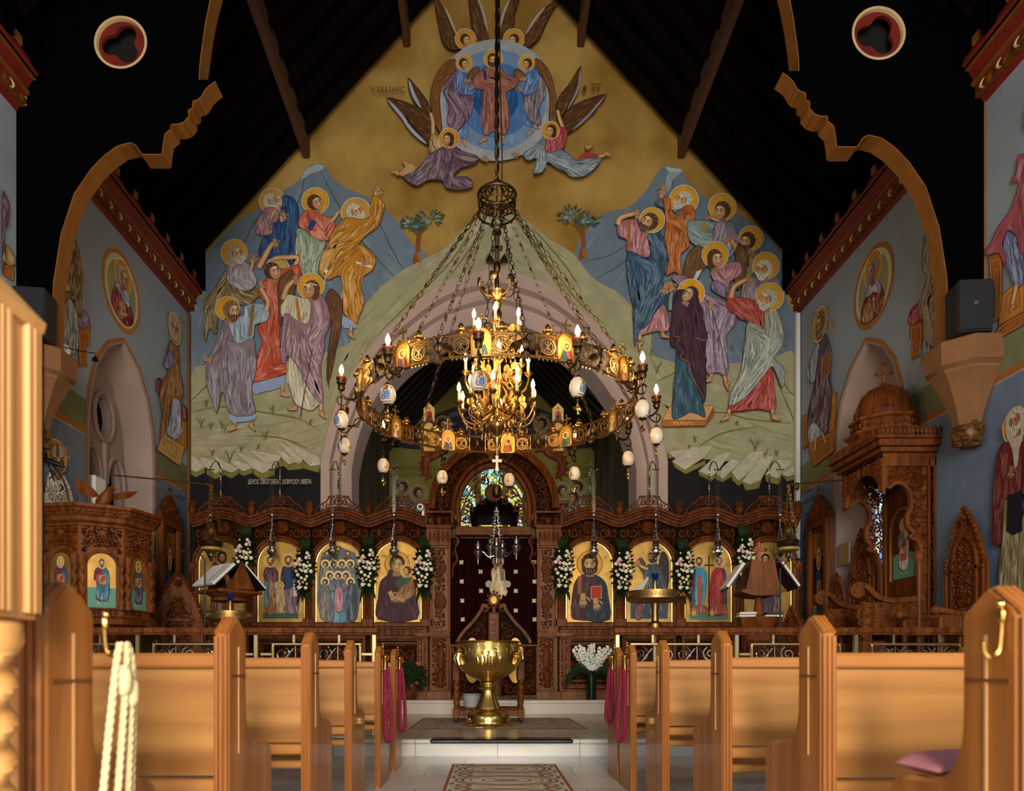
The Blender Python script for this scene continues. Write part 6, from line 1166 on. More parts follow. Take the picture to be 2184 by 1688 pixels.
for i in range(5): leaf(b, f0, 0, -.04, -PI / 2 + (i - 2) * .25, .11, .016, .014)
b.tube([f0(0, .1, .01), f0(0, .13, .01)], .008, 6); stem(b, f0, [(-.016, .12), (.016, .12)], .006)
part12('double_eagle', b, M['bronze'], D30 / 2)
b = MB(); fr2 = lambda x, z, y=0.0: O + Vector((y, -RR - x, z))
b.tube([fr2(*q) for q in cr([(0, -.1), (.06, -.17), (.14, -.19), (.2, -.15), (.22, -.1)], 5, False)], .012, 6); b.tube([fr2(*q) for q in cr([(.02, -.1), (.08, -.12), (.1, -.18), (.05, -.2), (.04, -.16)], 5, False)], .008, 5)
b.tube([fr2(*q) for q in cr([(.12, -.2), (.17, -.25), (.22, -.25), (.24, -.2), (.21, -.17)], 5, False)], .008, 5); b.tube([fr2(.2, -.16), fr2(.2, -.27)], .007, 5)
b.lathe([(.012, -.12), (.03, -.11), (.038, -.08), (.03, -.06), (.042, -.05), (.046, -.005), (.04, 0)], O + Vector((0, -RR - .2, 0)), 14)
for i in range(6): a = 2 * PI * i / 6; b.ball(O + Vector((.04 * math.cos(a), -RR - .2 + .04 * math.sin(a), -.03)), (.012, .012, .016), 5, 4)
lamps = part12('lamp_bracket', b, M['bronze'])
def sub12(parents, name, b, m, skip=()):
    for k, pa in enumerate(parents):
        if k in skip: continue
        if 'me' not in locals():
            o = b.build(name, m, co); o.data.transform(Matrix.Translation(-O)); me = o.data
        else: o = bpy.data.objects.new(name, me); link(o)
        o.parent = pa; o.location = (0, 0, 0)
b = MB(); b.lathe([(.04, -.002), (.05, -.004), (.052, .012), (.044, .016), (.04, .0)], O + Vector((0, -RR - .2, 0)), 16, caps=False); sub12(lamps, 'red_collar', b, M['red'])
b = MB(); b.lathe([(.017, 0), (.018, .05), (.014, .052)], O + Vector((0, -RR - .2, 0)), 10); sub12(lamps, 'candle_sleeve', b, M['wax'])
b = MB(); b.lathe([(.012, .05), (.021, .068), (.023, .085), (.018, .108), (.009, .128), (.003, .14)], O + Vector((0, -RR - .2, 0)), 12); sub12(lamps, 'bulb', b, M['bulb'], (9,))
for k, pa in enumerate(panels):            # the painted half-figures on the little plates
  for sd in (1, -1):
    p = Paint(lambda x, y, w_: tuple(f0(x * .001 * sd, -y * .001, sd * (.0135 + w_))), 4e-5); c1 = ['2c5a4a', '8a2a2a', '3a4a6a', '6a4a3a', '7d5a50'][k % 5]; c2 = ['a8926a', '2c4a4a', 'a05a3a', '4a3a4a'][k % 4]; p.u = 4
    p.robe([(-50, 100), (-52, 60), (-30, 10), (-10, 0), (15, 0), (40, 20), (52, 70), (48, 100)], c1, None, 16, k); p.poly([(-52, 98), (-50, 60), (-20, 8), (0, 30), (10, 98)], c2, True); p.head(0, -25, 24, (k % 3) - 1, 0, '2e1c12', '3a2418' if k % 2 else None, halo=40, hcol='c79a3a')
    o = p.mb.build('painted_bust', M['icon'], co); o.data.transform(Matrix.Translation(-O)); o.parent = pa; o.location = (0, 0, 0)
# suspension: crown, chains, cord
b = MB(); zc = 5.72 - RZ; cz = O + Vector((0, 0, zc))
for r, z, q in ((.2, .0, .012), (.195, .09, .008), (.2, .2, .016), (.17, .235, .008)): b.tube([cz + Vector((r * math.cos(2 * PI * i / 28), r * math.sin(2 * PI * i / 28), z)) for i in range(28)], q, 6, True)
fc = lambda u, v, w=0.0: cz + Vector(((.195 + w) * math.cos(u / .195), (.195 + w) * math.sin(u / .195), v))
for k in range(10): u = 2 * PI * .195 * k / 10; scroll(b, fc, u, .145, .045, 1 + k, 1 if k % 2 else -1, 1.2, .007, .012); stem(b, fc, [(u + .06, .09), (u + .06, .2)], .008); leaf(b, fc, u, .0, -PI / 2, .04, .014, .012)
for k in range(8):
    a = 2 * PI * k / 8; b.tube([cz + Vector((.2 * math.cos(a), .2 * math.sin(a), 0)), cz + Vector((.12 * math.cos(a + .3), .12 * math.sin(a + .3), .03)), cz + Vector((.03 * math.cos(a), .03 * math.sin(a), .02))], .007, 5); b.tube([cz + Vector((.19 * math.cos(a), .19 * math.sin(a), .2)), cz + Vector((.1 * math.cos(a), .1 * math.sin(a), .27)), cz + Vector((.02 * math.cos(a), .02 * math.sin(a), .36))], .008, 5)
b.build('crown', M['bronze'], co)
for k in range(12):
    a = A0 + D30 * (k + .5); b = MB(); e = O + Vector((RR * math.sin(a), -RR * math.cos(a), .12)); s = cz + Vector((.2 * math.sin(a), -.2 * math.cos(a), 0)); chain(b, s, e, .0035, .075)
    for j in range(1, 9):
        if j % 3 == 0: continue
        c = s + (e - s) * (j / 9); d = (e - s).normalized(); b.ball(c, .015, 7, 5); b.ball(c + d * .024, .009, 6, 4); b.ball(c - d * .024, .009, 6, 4)
    b.build('suspension_chain', M['bronze'], co)
b = MB(); p0, p1 = cz + Vector((0, 0, .34)), Vector((0, CYc, 13.4)); N = 160
for ph in (0, PI): b.tube([p0 + (p1 - p0) * (i / N) + Vector((.014 * math.cos(i * .9 + ph), .014 * math.sin(i * .9 + ph), 0)) for i in range(N + 1)], .014, 5)
b.tube([p0 + Vector((.05, 0, -.3)), p0 + Vector((.055, 0, .3)), p0 + Vector((.03, 0, 1.2)), p1], .007, 5); b.build('hanging_cable', M['bronze'], co)
# inner candelabrum
ca = thing('candelabrum', 'bright brass three tiered candelabrum glowing inside the ring chandelier', 'chandelier', (0, CYc, 3.1)); C0 = Vector((0, CYc, 0))
b = MB(); b.lathe([(.01, 3.22), (.02, 3.25), (.035, 3.29), (.045, 3.33), (.03, 3.36), (.05, 3.39), (.092, 3.43), (.1, 3.47), (.085, 3.52), (.05, 3.56), (.06, 3.6), (.075, 3.63), (.05, 3.68), (.035, 3.74), (.05, 3.86), (.07, 3.92), (.05, 3.98), (.035, 4.05), (.04, 4.15), (.085, 4.2), (.09, 4.24), (.05, 4.3), (.03, 4.38), (.035, 4.5), (.045, 4.58), (.055, 4.66), (.035, 4.7), (.05, 4.76), (.03, 4.8), (.06, 4.83), (.095, 4.86), (.1, 4.885), (.05, 4.9), (.02, 4.93), (.025, 5.0), (.018, 5.05), (.02, 5.14)], C0, 20); b.build('column', M['brass'], ca)
b = MB(); b.tube([C0 + Vector((0, 0, z)) for z in (5.12, 5.5)], .016, 8); b.tube([C0 + Vector((.05 * math.cos(a), 0, 5.62 + .07 * math.sin(a))) for a in [2 * PI * i / 14 for i in range(14)]], .014, 6, True); b.lathe([(.02, 5.5), (.05, 5.51), (.05, 5.53), (.02, 5.54)], C0, 14)
fx = fr((0, CYc - .02, 0)); b.bbox((-.06, 5.32, -.02), (.06, 5.37, .02), .01, fx); b.bbox((-.025, 5.2, -.02), (.025, 5.48, .02), .008, fx)
for s in (-1, 1):
    for i in range(6): leaf(b, fx, s * .02, 5.16, PI / 2 - s * (.5 + .16 * i), .16 - .01 * i, .018, .02)
b.ball((0, 5.14, .0), (.04, .07, .03), 8, 6, fx); b.build('eagle_stem', M['bronze'], ca)
b = MB()
for k in range(6):
    a = 2 * PI * k / 6 + .3; d = Vector((math.cos(a), math.sin(a), 0)); b.tube([C0 + d * r + Vector((0, 0, z)) for r, z in cr([(.03, 4.84), (.1, 4.84), (.17, 4.88), (.19, 4.95), (.15, 4.98)], 4, False)], .007, 5)
    c = C0 + d * .2 + Vector((0, 0, 4.97)); b.lathe([(0, -.008), (.045, -.006), (.045, .006), (.02, .014), (0, .018)], n=12, fn=lambda x, y, z: c + d * z + Vector((-d.y, d.x, 0)) * x + Vector((0, 0, y)))
b.build('crowning_disc', M['abrass'], ca)
def tier(zb, r, n, ph, drop=.16):
    b = MB(); f = lambda x, z, y=0.0: C0 + Vector((x, y, z))
    b.tube([f(*q) for q in cr([(.04, zb - .2), (.12, zb - .26), (r * .55, zb - .34), (r * .85, zb - .3), (r, zb - .2), (r, zb - .13)], 5, False)], .011, 6)
    for c, q in (((r * .62, zb - .2), .06), ((r * .34, zb - .17), .045)): b.tube([f(c[0] + q * (1 - .6 * i / 14) * math.cos(-1.4 + i * .55), c[1] + q * (1 - .6 * i / 14) * math.sin(-1.4 + i * .55)) for i in range(15)], .008, 5)
    for q, s_ in ((.7, .05), (.4, .05)): b.lathe([(0, -.004), (s_ * .8, -.003), (s_ * .8, .003), (0, .005)], n=10, fn=lambda x, y, z: f(r * q + x, zb - .1 + y, z))
    b.lathe([(.012, zb - .15), (.03, zb - .13), (.045, zb - .115), (.046, zb - .108), (.018, zb - .1), (.016, zb - .09)], f(r, 0), 12)
    for i in range(3): b.lathe([(.001, zb - .34 - .07), (.012, zb - .34 - .04), (.008, zb - .34), (.002, zb - .33)], f(r * (.4 + .2 * i), 0), 6)
    s = MB(); s.lathe([(.016, zb - .09), (.015, zb), (.012, zb + .002)], f(r, 0), 10); u = MB(); u.lathe([(.01, zb), (.019, zb + .02), (.021, zb + .037), (.016, zb + .06), (.008, zb + .08), (.002, zb + .095)], f(r, 0), 12)
    P0 = Vector((0, CYc, 3.1)); prot = []
    for nm, q, m in (('arm', b, 'abrass'), ('candle_sleeve', s, 'wax'), ('bulb', u, 'bulb')):
        o = q.build(nm, M[m], ca); o.data.transform(Matrix.Translation(-P0)); o.location = (0, 0, 0); prot.append(o)
    for k in range(n):
        a = ph + 2 * PI * k / n
        if k == 0: arm = prot[0]; sub = prot[1:]
        else: arm = prot[0].copy(); link(arm); sub = [q.copy() for q in prot[1:]]; [link(q) for q in sub]
        arm.rotation_euler = (0, 0, a); arm.parent = ca
        for q in sub: q.parent = arm; q.rotation_euler = (0, 0, 0)
tier(3.80, .41, 10, .2); tier(4.14, .335, 8, .05); tier(4.56, .27, 6, .45)
b = MB(); b.tube([C0 + Vector((0, 0, z)) for z in (3.05, 3.22)], .005, 5)
b.prism([(-.012, 3.0), (-.02, 2.94), (.02, 2.94), (.012, 3.0), (.012, 3.035), (.05, 3.03), (.05, 3.065), (.012, 3.06), (.018, 3.1), (-.018, 3.1), (-.012, 3.06), (-.05, 3.065), (-.05, 3.03), (-.012, 3.035)], fr((0, CYc, .04)), -.006, .006); b.build('pendant_cross', M['wax'], ca)
# the eggs
eg = thing('ostrich_egg', 'x', 'egg ornament', (0, 0, 0), 'painted ostrich eggs hanging from the ring')
b = MB(); pr = [(.0715 * math.sin(t) * (1 + .06 * math.cos(t)), .095 * -math.cos(t)) for t in [PI * i / 18 for i in range(1, 18)]]; pr = [(.006, -.096)] + pr + [(.006, .096)]; b.lathe(pr, n=24); b.build('shell', M['egg'], eg)
b = MB(); b.lathe([(.004, .125), (.012, .12), (.01, .105), (.032, .092), (.036, .083), (.03, .086)], n=12); b.lathe([(.03, -.086), (.036, -.083), (.034, -.093), (.012, -.105), (.006, -.125)], n=12)
for i in range(8): a = 2 * PI * i / 8; b.ball((.034 * math.cos(a), .034 * math.sin(a), -.08), (.006, .006, .014), 5, 4); b.ball((.034 * math.cos(a), .034 * math.sin(a), .08), (.006, .006, .014), 5, 4)
b.tube([(0, 0, .12), (0, 0, .19)], .004, 5); b.build('metal_cap', M['bronze'], eg)
b = MB(); f9 = fr((0, 0, -.185)); b.tube([(0, 0, -.12), (0, 0, -.16)], .004, 5); b.ball((0, 0, 0), (.013, .026, .01), 7, 5, f9)
for s in (-1, 1):
    b.tube([f9(0, .02), f9(s * .012, .035), f9(s * .022, .032)], [.006, .006, .002], 5)
    for i in range(4): leaf(b, f9, s * .01, .015, -PI / 2 + s * (.6 + .28 * i), .045, .008, .006)
for i in range(3): leaf(b, f9, 0, -.015, -PI / 2 + (i - 1) * .4, .04, .008, .006)
b.build('eagle_pendant', M['brass'], eg)
def eggmap(a0): 
    def f(x, y, w_):
        z = -y * .001; t = math.acos(max(-1, min(1, -z / .095))); r = .0715 * math.sin(t) * (1 + .06 * math.cos(t)) + w_ + .0006; a = a0 + x * .001 / max(.02, r)
        return (r * math.sin(a), -r * math.cos(a), z)
    return f
em = eggmap(.45); p = Paint(lambda x, y, w_: em(x * 1.3, y * 1.25, w_), 2e-5); p.u = 2.5; p.robe([(-30, 40), (-34, 10), (-20, -18), (0, -24), (22, -14), (34, 14), (30, 42)], '3c5f86', None, 20, 2); p.poly([(-32, 40), (-30, 0), (-10, -20), (-2, 10), (-8, 42)], '7a3848', True); p.head(-2, -38, 14, -1, 0, '3a2416', '4a3020', halo=22, hcol='a8742a', skin='a07048'); p.stroke([(-40, 56), (-15, 58), (10, 58), (36, 55)], 2, '4a4038', taper=False)
p.stroke([(30, -40), (44, -40)], 2, '3a302a', taper=False); p.stroke([(32, -34), (42, -34)], 1.5, '3a302a', taper=False); p.build('painted_portrait', M['icon'], eg)
p = Paint(eggmap(PI - .15), 2e-5); p.u = 2
for pl in ([(0, -20), (-8, -50), (2, -44), (10, -52)], [(-4, -10), (-38, 28), (-26, 34), (-4, 20)], [(4, -10), (38, 28), (26, 34), (4, 20)], [(-4, 0), (-12, 48), (0, 36), (12, 50), (5, 0)]): p.poly(pl, '9a5c1e', True, line='5a300e')
p.poly([(-8, -24), (-6, 14), (6, 14), (8, -24)], 'b8782c', True); p.head(0, -26, 9, 0, 0, '5a300e', skin='c08a48'); p.build('painted_seraph', M['icon'], eg)
freeze(eg)
EL = ['white painted egg nearest us, in front of the candelabrum', 'white painted egg second to the right on the near side of the ring', 'white painted egg third to the right, under the ring beside the arch edge', 'white painted egg at the far right edge of the ring', 'white painted egg low on the right, before the right arch foot', 'white egg with golden seraph second from centre right on the far ring', 'white egg with golden seraph at far centre, before the fanlight', 'white egg with golden seraph over the left spandrel of the portal arch', 'white egg with golden seraph before the olive wall at left', 'white painted egg low at the left arch foot, under another egg', 'white painted egg at the far left edge of the ring', 'white painted egg to the left on the near side of the ring']
for k in range(12):
    a = A0 + D30 * k; q = O + Vector(((RR + .2) * math.sin(a), -(RR + .2) * math.cos(a), -.40))
    if k == 0: eg.location = q; eg.rotation_euler = (0, 0, a); eg['label'] = EL[0]
    else: dup(eg, q, a, EL[k])
# ---------------------------------------------------------------- silver vigil lamps before the screen
vl = thing('vigil_lamp', 'x', 'hanging oil lamp', (0, 0, 0), 'silver vigil lamps before the screen')
b = MB()
for ph in (0, PI): b.tube([(.008 * math.cos(i * .8 + ph), .008 * math.sin(i * .8 + ph), -.06 + .46 * i / 50) for i in range(51)], .008, 5)
b.tube([(0, y, z) for y, z in cr([(0, .38), (-.02, .46), (-.14, .52), (-.3, .48), (-.42, .38), (-.45, .33)], 6, False)], [.013 - .009 * abs(i / 30 - .4) for i in range(31)], 6, flat=(1, 0, 0)); b.tube([(x, -.45, .32) for x in (-.05, -.02, .02, .05)], .009, 6)
for x in (-.05, .05): b.ball((x, -.45, .32), .014, 6, 5)
b.build('hook_bracket', M['silver'], vl)
b = MB()
for x in (-.035, -.012, .012, .035): b.tube([(x, -.45, .32), (x * .6, -.45, -.36)], .0022, 4)
b.build('wire', M['steel'], vl)
b = MB(); b.ball((0, -.45, -.39), .042, 14, 10); b.tube([(0, -.45, -.43), (0, -.45, -.5)], .006, 6); b.tube([(.018 * math.cos(t), -.45, -.5 + .018 * math.sin(t)) for t in [2 * PI * i / 10 for i in range(10)]], .004, 4, True); b.build('ball_weight', M['silver'], vl)
b = MB()
for k in range(3): a = 2 * PI * k / 3 + .4; chain(b, (0, -.45, -.52), (.055 * math.cos(a), -.45 + .055 * math.sin(a), -.88), .004, .034)
b.build('chain', M['silver'], vl)
b = MB(); b.lathe([(.004, -1.12), (.014, -1.1), (.008, -1.08), (.012, -1.05), (.03, -1.03), (.06, -1.0), (.075, -.96), (.068, -.93), (.04, -.91), (.042, -.88), (.058, -.86), (.05, -.855)], (0, -.45, 0), 18)
for k in range(9): a = 2 * PI * k / 9; b.ball((.066 * math.cos(a), -.45 + .066 * math.sin(a), -.965), (.014, .014, .022), 5, 4)
b.build('lamp_body', M['silver'], vl)
b = MB(); b.lathe([(.036, -.87), (.044, -.84), (.05, -.80), (.047, -.80), (.04, -.845)], (0, -.45, 0), 16, caps=False); b.build('glass_cup', mat('dark_ruby_glass', '2a0508', .1, spec=.7), vl)
freeze(vl)
LL = {848: 'silver vigil lamp hanging before the icon of the veiled woman', 722: 'silver vigil lamp hanging before the crowded icon', 598: 'silver vigil lamp hanging before the two robed figures with a child', 472: 'silver vigil lamp hanging behind the left smoke bell', 1258: 'silver vigil lamp hanging before the bearded man with a red book', 1385: 'silver vigil lamp hanging before the winged man with a scroll', 1512: 'silver vigil lamp hanging before the blue and red robed pair', 1640: 'silver vigil lamp hanging behind the right smoke bell'}
for i, (c, l) in enumerate(LL.items()):
    q = (ix(c), YI - .02, 3.66)
    if i == 0: vl.location = q; vl['label'] = l
    else: dup(vl, q, 0, l)
# five-cup cluster lamp in the portal
cl = thing('cluster_lamp', 'silver lamp of five cups on long chains hanging in the portal', 'hanging oil lamp', (.02, 11.4, 2.4)); Q = Vector((.03, 11.4, 0))
cups = [(0, -.1, 2.66, 1.15), (-.09, .08, 2.72, 1.0), (.09, .08, 2.66, .95), (-.28, -.04, 2.62, .95), (.3, -.03, 2.7, 1.0)]
for x, y, z, k in cups:
    b = MB(); b.lathe([(.004 * k, z - .19 * k), (.012 * k, z - .17 * k), (.008 * k, z - .14 * k), (.03 * k, z - .07 * k), (.065 * k, z), (.07 * k, z + .02), (.05 * k, z + .045), (.035 * k, z + .06), (.04 * k, z + .1), (.05 * k, z + .13), (.045 * k, z + .13)], Q + Vector((x, y, 0)), 16); c = b.build('lamp_cup', M['silver'], cl)
    b = MB(); b.lathe([(.035 * k, z + .11), (.04 * k, z + .17), (.036 * k, z + .17)], Q + Vector((x, y, 0)), 12); b.build('glass_cup', M['red'] if k > 1.1 else mat('smoked_glass', '1a1014', .15), c)
b = MB()
for x, y, z, k in cups[1:]: b.tube([Q + Vector(t) for t in cr([(0, -.02, 2.6), (x * .4, y * .4, 2.56), (x * .75, y * .8, 2.64), (x, y, z)], 4, False)], .009, 5); b.tube([Q + Vector((x * .5 + .03 * math.cos(t), y * .5, 2.6 + .03 * math.sin(t))) for t in [2 * PI * i / 9 for i in range(9)]], .006, 4, True)
b.build('arm', M['silver'], cl)
b = MB()
for x, y in ((-.1, 0), (.1, 0), (-.05, .06), (.05, -.06)): chain(b, Q + Vector((x, y, 2.78)), Q + Vector((x * .15, y * .15, 3.33)), .0045, .045)
chain(b, Q + Vector((0, 0, 3.36)), Q + Vector((0, 0, 3.5)), .004, .04); b.tube([Q + Vector((0, 0, 3.6)), Q + Vector((0, .1, 3.95)), (.0, YI - .1, 4.36)], .004, 4); b.build('chain', M['silver'], cl)
b = MB(); b.lathe([(.005, 3.33), (.03, 3.35), (.012, 3.38)], Q, 12); b.lathe([(.02, 3.47), (.05, 3.48), (.065, 3.5), (.065, 3.62), (.05, 3.63)], Q, 14); b.build('upper_cup', M['bronze'], cl)
# ---------------------------------------------------------------- pews, ropes, rails
def pew_proto(s):
    """local origin: foot of the aisle corner nearest the door; the bench runs away from the aisle (s = -1 left, 1 right)"""
    t = thing('pew', 'x', 'pew'); LEN = 2.75
    out = [(0, 0), (0, .985), (.012, 1.0), (.075, 1.04), (.09, 1.04), (.165, 1.0), (.175, .985)] + cr([(.175, .985), (.175, .80), (.185, .72), (.225, .655), (.30, .632), (.40, .625), (.455, .60), (.46, .57)], 4, False)[1:] + [(.46, 0)]
    f = lambda d, z, w_: (s * w_, d, z)
    for off in (0, LEN - .045):
        b = MB(); ins = [(d + (.012 if d < .1 else -.012) * (1 if z < .99 else .6), max(0, z - .01)) for d, z in out]
        b.prism(out, f, off + .01, off + .035); m = len(out)
        for w0, w1 in ((off + .01, off), (off + .035, off + .045)): b.add([f(d, z, w0) for d, z in out] + [f(d, z, w1) for d, z in ins], [(i, (i + 1) % m, m + (i + 1) % m, m + i) for i in range(m)] + [tuple(range(m, 2 * m))])
        for w_ in (.008, .022, .036): b.tube([f(-.004, z, off + w_) for z in (.02, .5, .975)], .0065, 6); b.tube([f(-.002, .985, off + w_), f(.07, 1.036, off + w_)], .0065, 6)
        e = b.build('end_panel', M['pew_v'], t, sharp=30)
        if off == 0:
            c = MB(); g = lambda a, z, w_=0: f(a, z, -.001 - w_)
            c.box((.087, .61, 0), (.095, .945, .002), lambda x, y, z: g(x, y, z)); c.build('cross_inlay', M['pew_g'], e); c = MB(); c.box((.02, .852, 0), (.155, .858, .0025), lambda x, y, z: g(x, y, z)); c.build('cross_groove', mat('groove_shadow', '6d3c14', .6) if 'groove_shadow' not in bpy.data.materials else bpy.data.materials['groove_shadow'], e)
    b = MB(); b.bbox((.04, .03, .88), (LEN - .04, .115, .925), .008, lambda x, y, z: (s * x, y, z)); b.build('top_rail', M['pew_h'], t)
    b = MB(); b.box((.042, .06, .545), (LEN - .042, .085, .88), lambda x, y, z: (s * x, y, z)); b.build('back_panel', M['pew_p'], t)
    b = MB(); b.bbox((.042, .04, .49), (LEN - .042, .11, .535), .006, lambda x, y, z: (s * x, y, z)); b.build('bottom_rail', M['pew_h'], t)
    b = MB(); b.bbox((.042, .10, .42), (LEN - .042, .45, .455), .008, lambda x, y, z: (s * x, y, z)); b.build('seat', M['pew_p'], t)
    freeze(t); return t
OR = ['nearest', 'second', 'third', 'fourth', 'fifth', 'sixth']
LYs = [1.33, 2.27, 3.32, 4.32, 5.46, 6.35]; RYs = [1.40, 2.23, 3.18, 4.28, 5.23, 5.78]
for s, ys, X in ((-1, LYs, -.8775), (1, RYs, .90)):
    pr = pew_proto(s)
    for i, y in enumerate(ys):
        lab = 'oak pew with cross-inlaid end, %s from the door on the %s of the aisle' % (OR[i], 'left' if s < 0 else 'right')
        if i == 0: pr.location = (X, y, 0); pr['label'] = lab; pr['group'] = 'oak pews along the aisle'
        else: dup(pr, (X, y, 0), None, lab)
def rope(name, lab, pl, r, m, parent):
    b = MB(); p = cr(pl, 8, False); acc = 0; q = [0]
    for i in range(1, len(p)): acc += (Vector(p[i]) - Vector(p[i - 1])).length; q.append(acc)
    n = int(acc / .008) + 2; P_ = []; j = 0
    for i in range(n):
        d = acc * i / (n - 1)
        while j < len(q) - 2 and q[j + 1] < d: j += 1
        t = (d - q[j]) / max(1e-6, q[j + 1] - q[j]); P_.append(Vector(p[j]).lerp(Vector(p[j + 1]), t))
    for k in range(3):
        o = []
        for i, c in enumerate(P_): d = (P_[min(i + 1, n - 1)] - P_[max(i - 1, 0)]).normalized(); x = d.cross(Vector((0, 1, 0.01))).normalized(); y = d.cross(x); a = i * .008 / (r * 1.25) + 2 * PI * k / 3; o.append(c + (x * math.cos(a) + y * math.sin(a)) * r * .5)
        b.tube(o, r * .62, 6)
    return b.build(name, m, parent)
def hook(t, X, Y, z, s, sc=1):
    b = MB(); b.ball((X + s * .008, Y, z + .03 * sc), (.008, .012 * sc, .02 * sc), 8, 6); b.ball((X + s * .01, Y, z + .055 * sc), .011 * sc, 8, 6)
    b.tube([(X + s * d * sc, Y, z + q * sc) for d, q in cr([(.008, .03), (.012, -.03), (.018, -.055), (.035, -.065), (.048, -.05), (.05, -.03)], 4, False)], .006 * sc, 6); return b.build('hook', M['brass'], t)
t = thing('barrier_rope', 'cream cotton rope looped on a hook at the nearest left pew end', 'rope', (-.86, 1.5, .3)); X = -.8775
hook(t, X, 1.525, .95, 1, .7)
for dx, y0, y1, z1 in ((.045, 1.49, 1.385, .2), (.05, 1.525, 1.45, .2), (.05, 1.55, 1.51, .2), (.045, 1.57, 1.545, .2)):
    rope('rope_strand', '', [(X + dx, 1.525 + (y0 - 1.53) * .3, .93), (X + dx, y0, .86), (X + dx, (y0 + y1) / 2, .6), (X + dx + .005, y1, .38), (X + dx, y1, z1)], .007, M['ropec'], t)
b = MB()
for y, z in ((1.515, .855), (1.545, .83)): b.lathe([(.01, z - .03), (.017, z - .02), (.019, z), (.017, z + .02), (.01, z + .03)], (X + .048, y, 0), 10)
b.build('binding', M['ropec'], t)
t = thing('pew_hook', 'brass hook screwed to the nearest right pew end', 'hook', (.9, 1.45, .93)); hook(t, .90, 1.435, .955, -1, .85)
for X, Y, s, lab, zb in ((-.8775, 5.53, 1, 'crimson rope loop hanging on the fifth left pew end', .34), (-.8775, 6.42, 1, 'crimson rope loop hanging on the frontmost left pew end', .34), (.90, 5.84, -1, 'crimson rope loop hanging on the frontmost right pew end', .45), (.90, 5.31, -1, 'crimson rope loop hanging on the fifth right pew end', .37)):
    t = thing('red_rope', lab, 'rope', (X + s * .03, Y, zb), 'crimson ropes on the front pew ends'); hook(t, X, Y, 1.0, s); b = MB()
    for dy in (-.015, .03): b.lathe([(.016, .87), (.017, .95), (.02, .955), (.02, .965), (.012, .97), (.006, .985)], (X + s * .028, Y + dy, 0), 12)
    b.build('brass_cap', M['brass'], t); x = X + s * .028
    rope('rope_strand', '', [(x, Y - .015, .88), (x, Y - .02, .6), (x + s * .004, Y - .022, zb + .04), (x + s * .022, Y + .008, zb), (x + s * .042, Y + .03, zb + .04), (x + s * .036, Y + .034, .6), (x + s * .012, Y + .03, .88)], .0155, M['roper'], t)
b = MB()                                   # pink cushion and the folded paper
f = lambda x, y, z: (.905 + x, 1.66 + y, .628 + z * .85 + .012 * math.sin(x * 9) * (z > .02))
nx, ny = 10, 8; vs = []
for k in (0, 1):
    for j in range(ny + 1):
        for i in range(nx + 1): u, v = i / nx, j / ny; e = min(u, 1 - u, v, 1 - v); vs.append(f(.34 * u, .2 * v, .025 + (1 if k else -1) * .028 * min(1, (e * 6)) ** .5))
w_ = nx + 1; n0 = w_ * (ny + 1); b.add(vs, [(k * n0 + j * w_ + i, k * n0 + j * w_ + i + 1, k * n0 + (j + 1) * w_ + i + 1, k * n0 + (j + 1) * w_ + i) for k in (0, 1) for j in range(ny) for i in range(nx)])
tag(b.build('seat_cushion', M['pink'], sharp=180), 'faded pink cushion lying on the arm of the nearest right pew', 'cushion')
b = MB(); b.bbox((-1.12, 4.5, .457), (-.94, 4.7, .475), .004); b.bbox((-1.1, 4.52, .475), (-.96, 4.68, .49), .004); tag(b.build('folded_paper', M['paper']), 'folded white papers on the fourth left pew seat', 'paper')
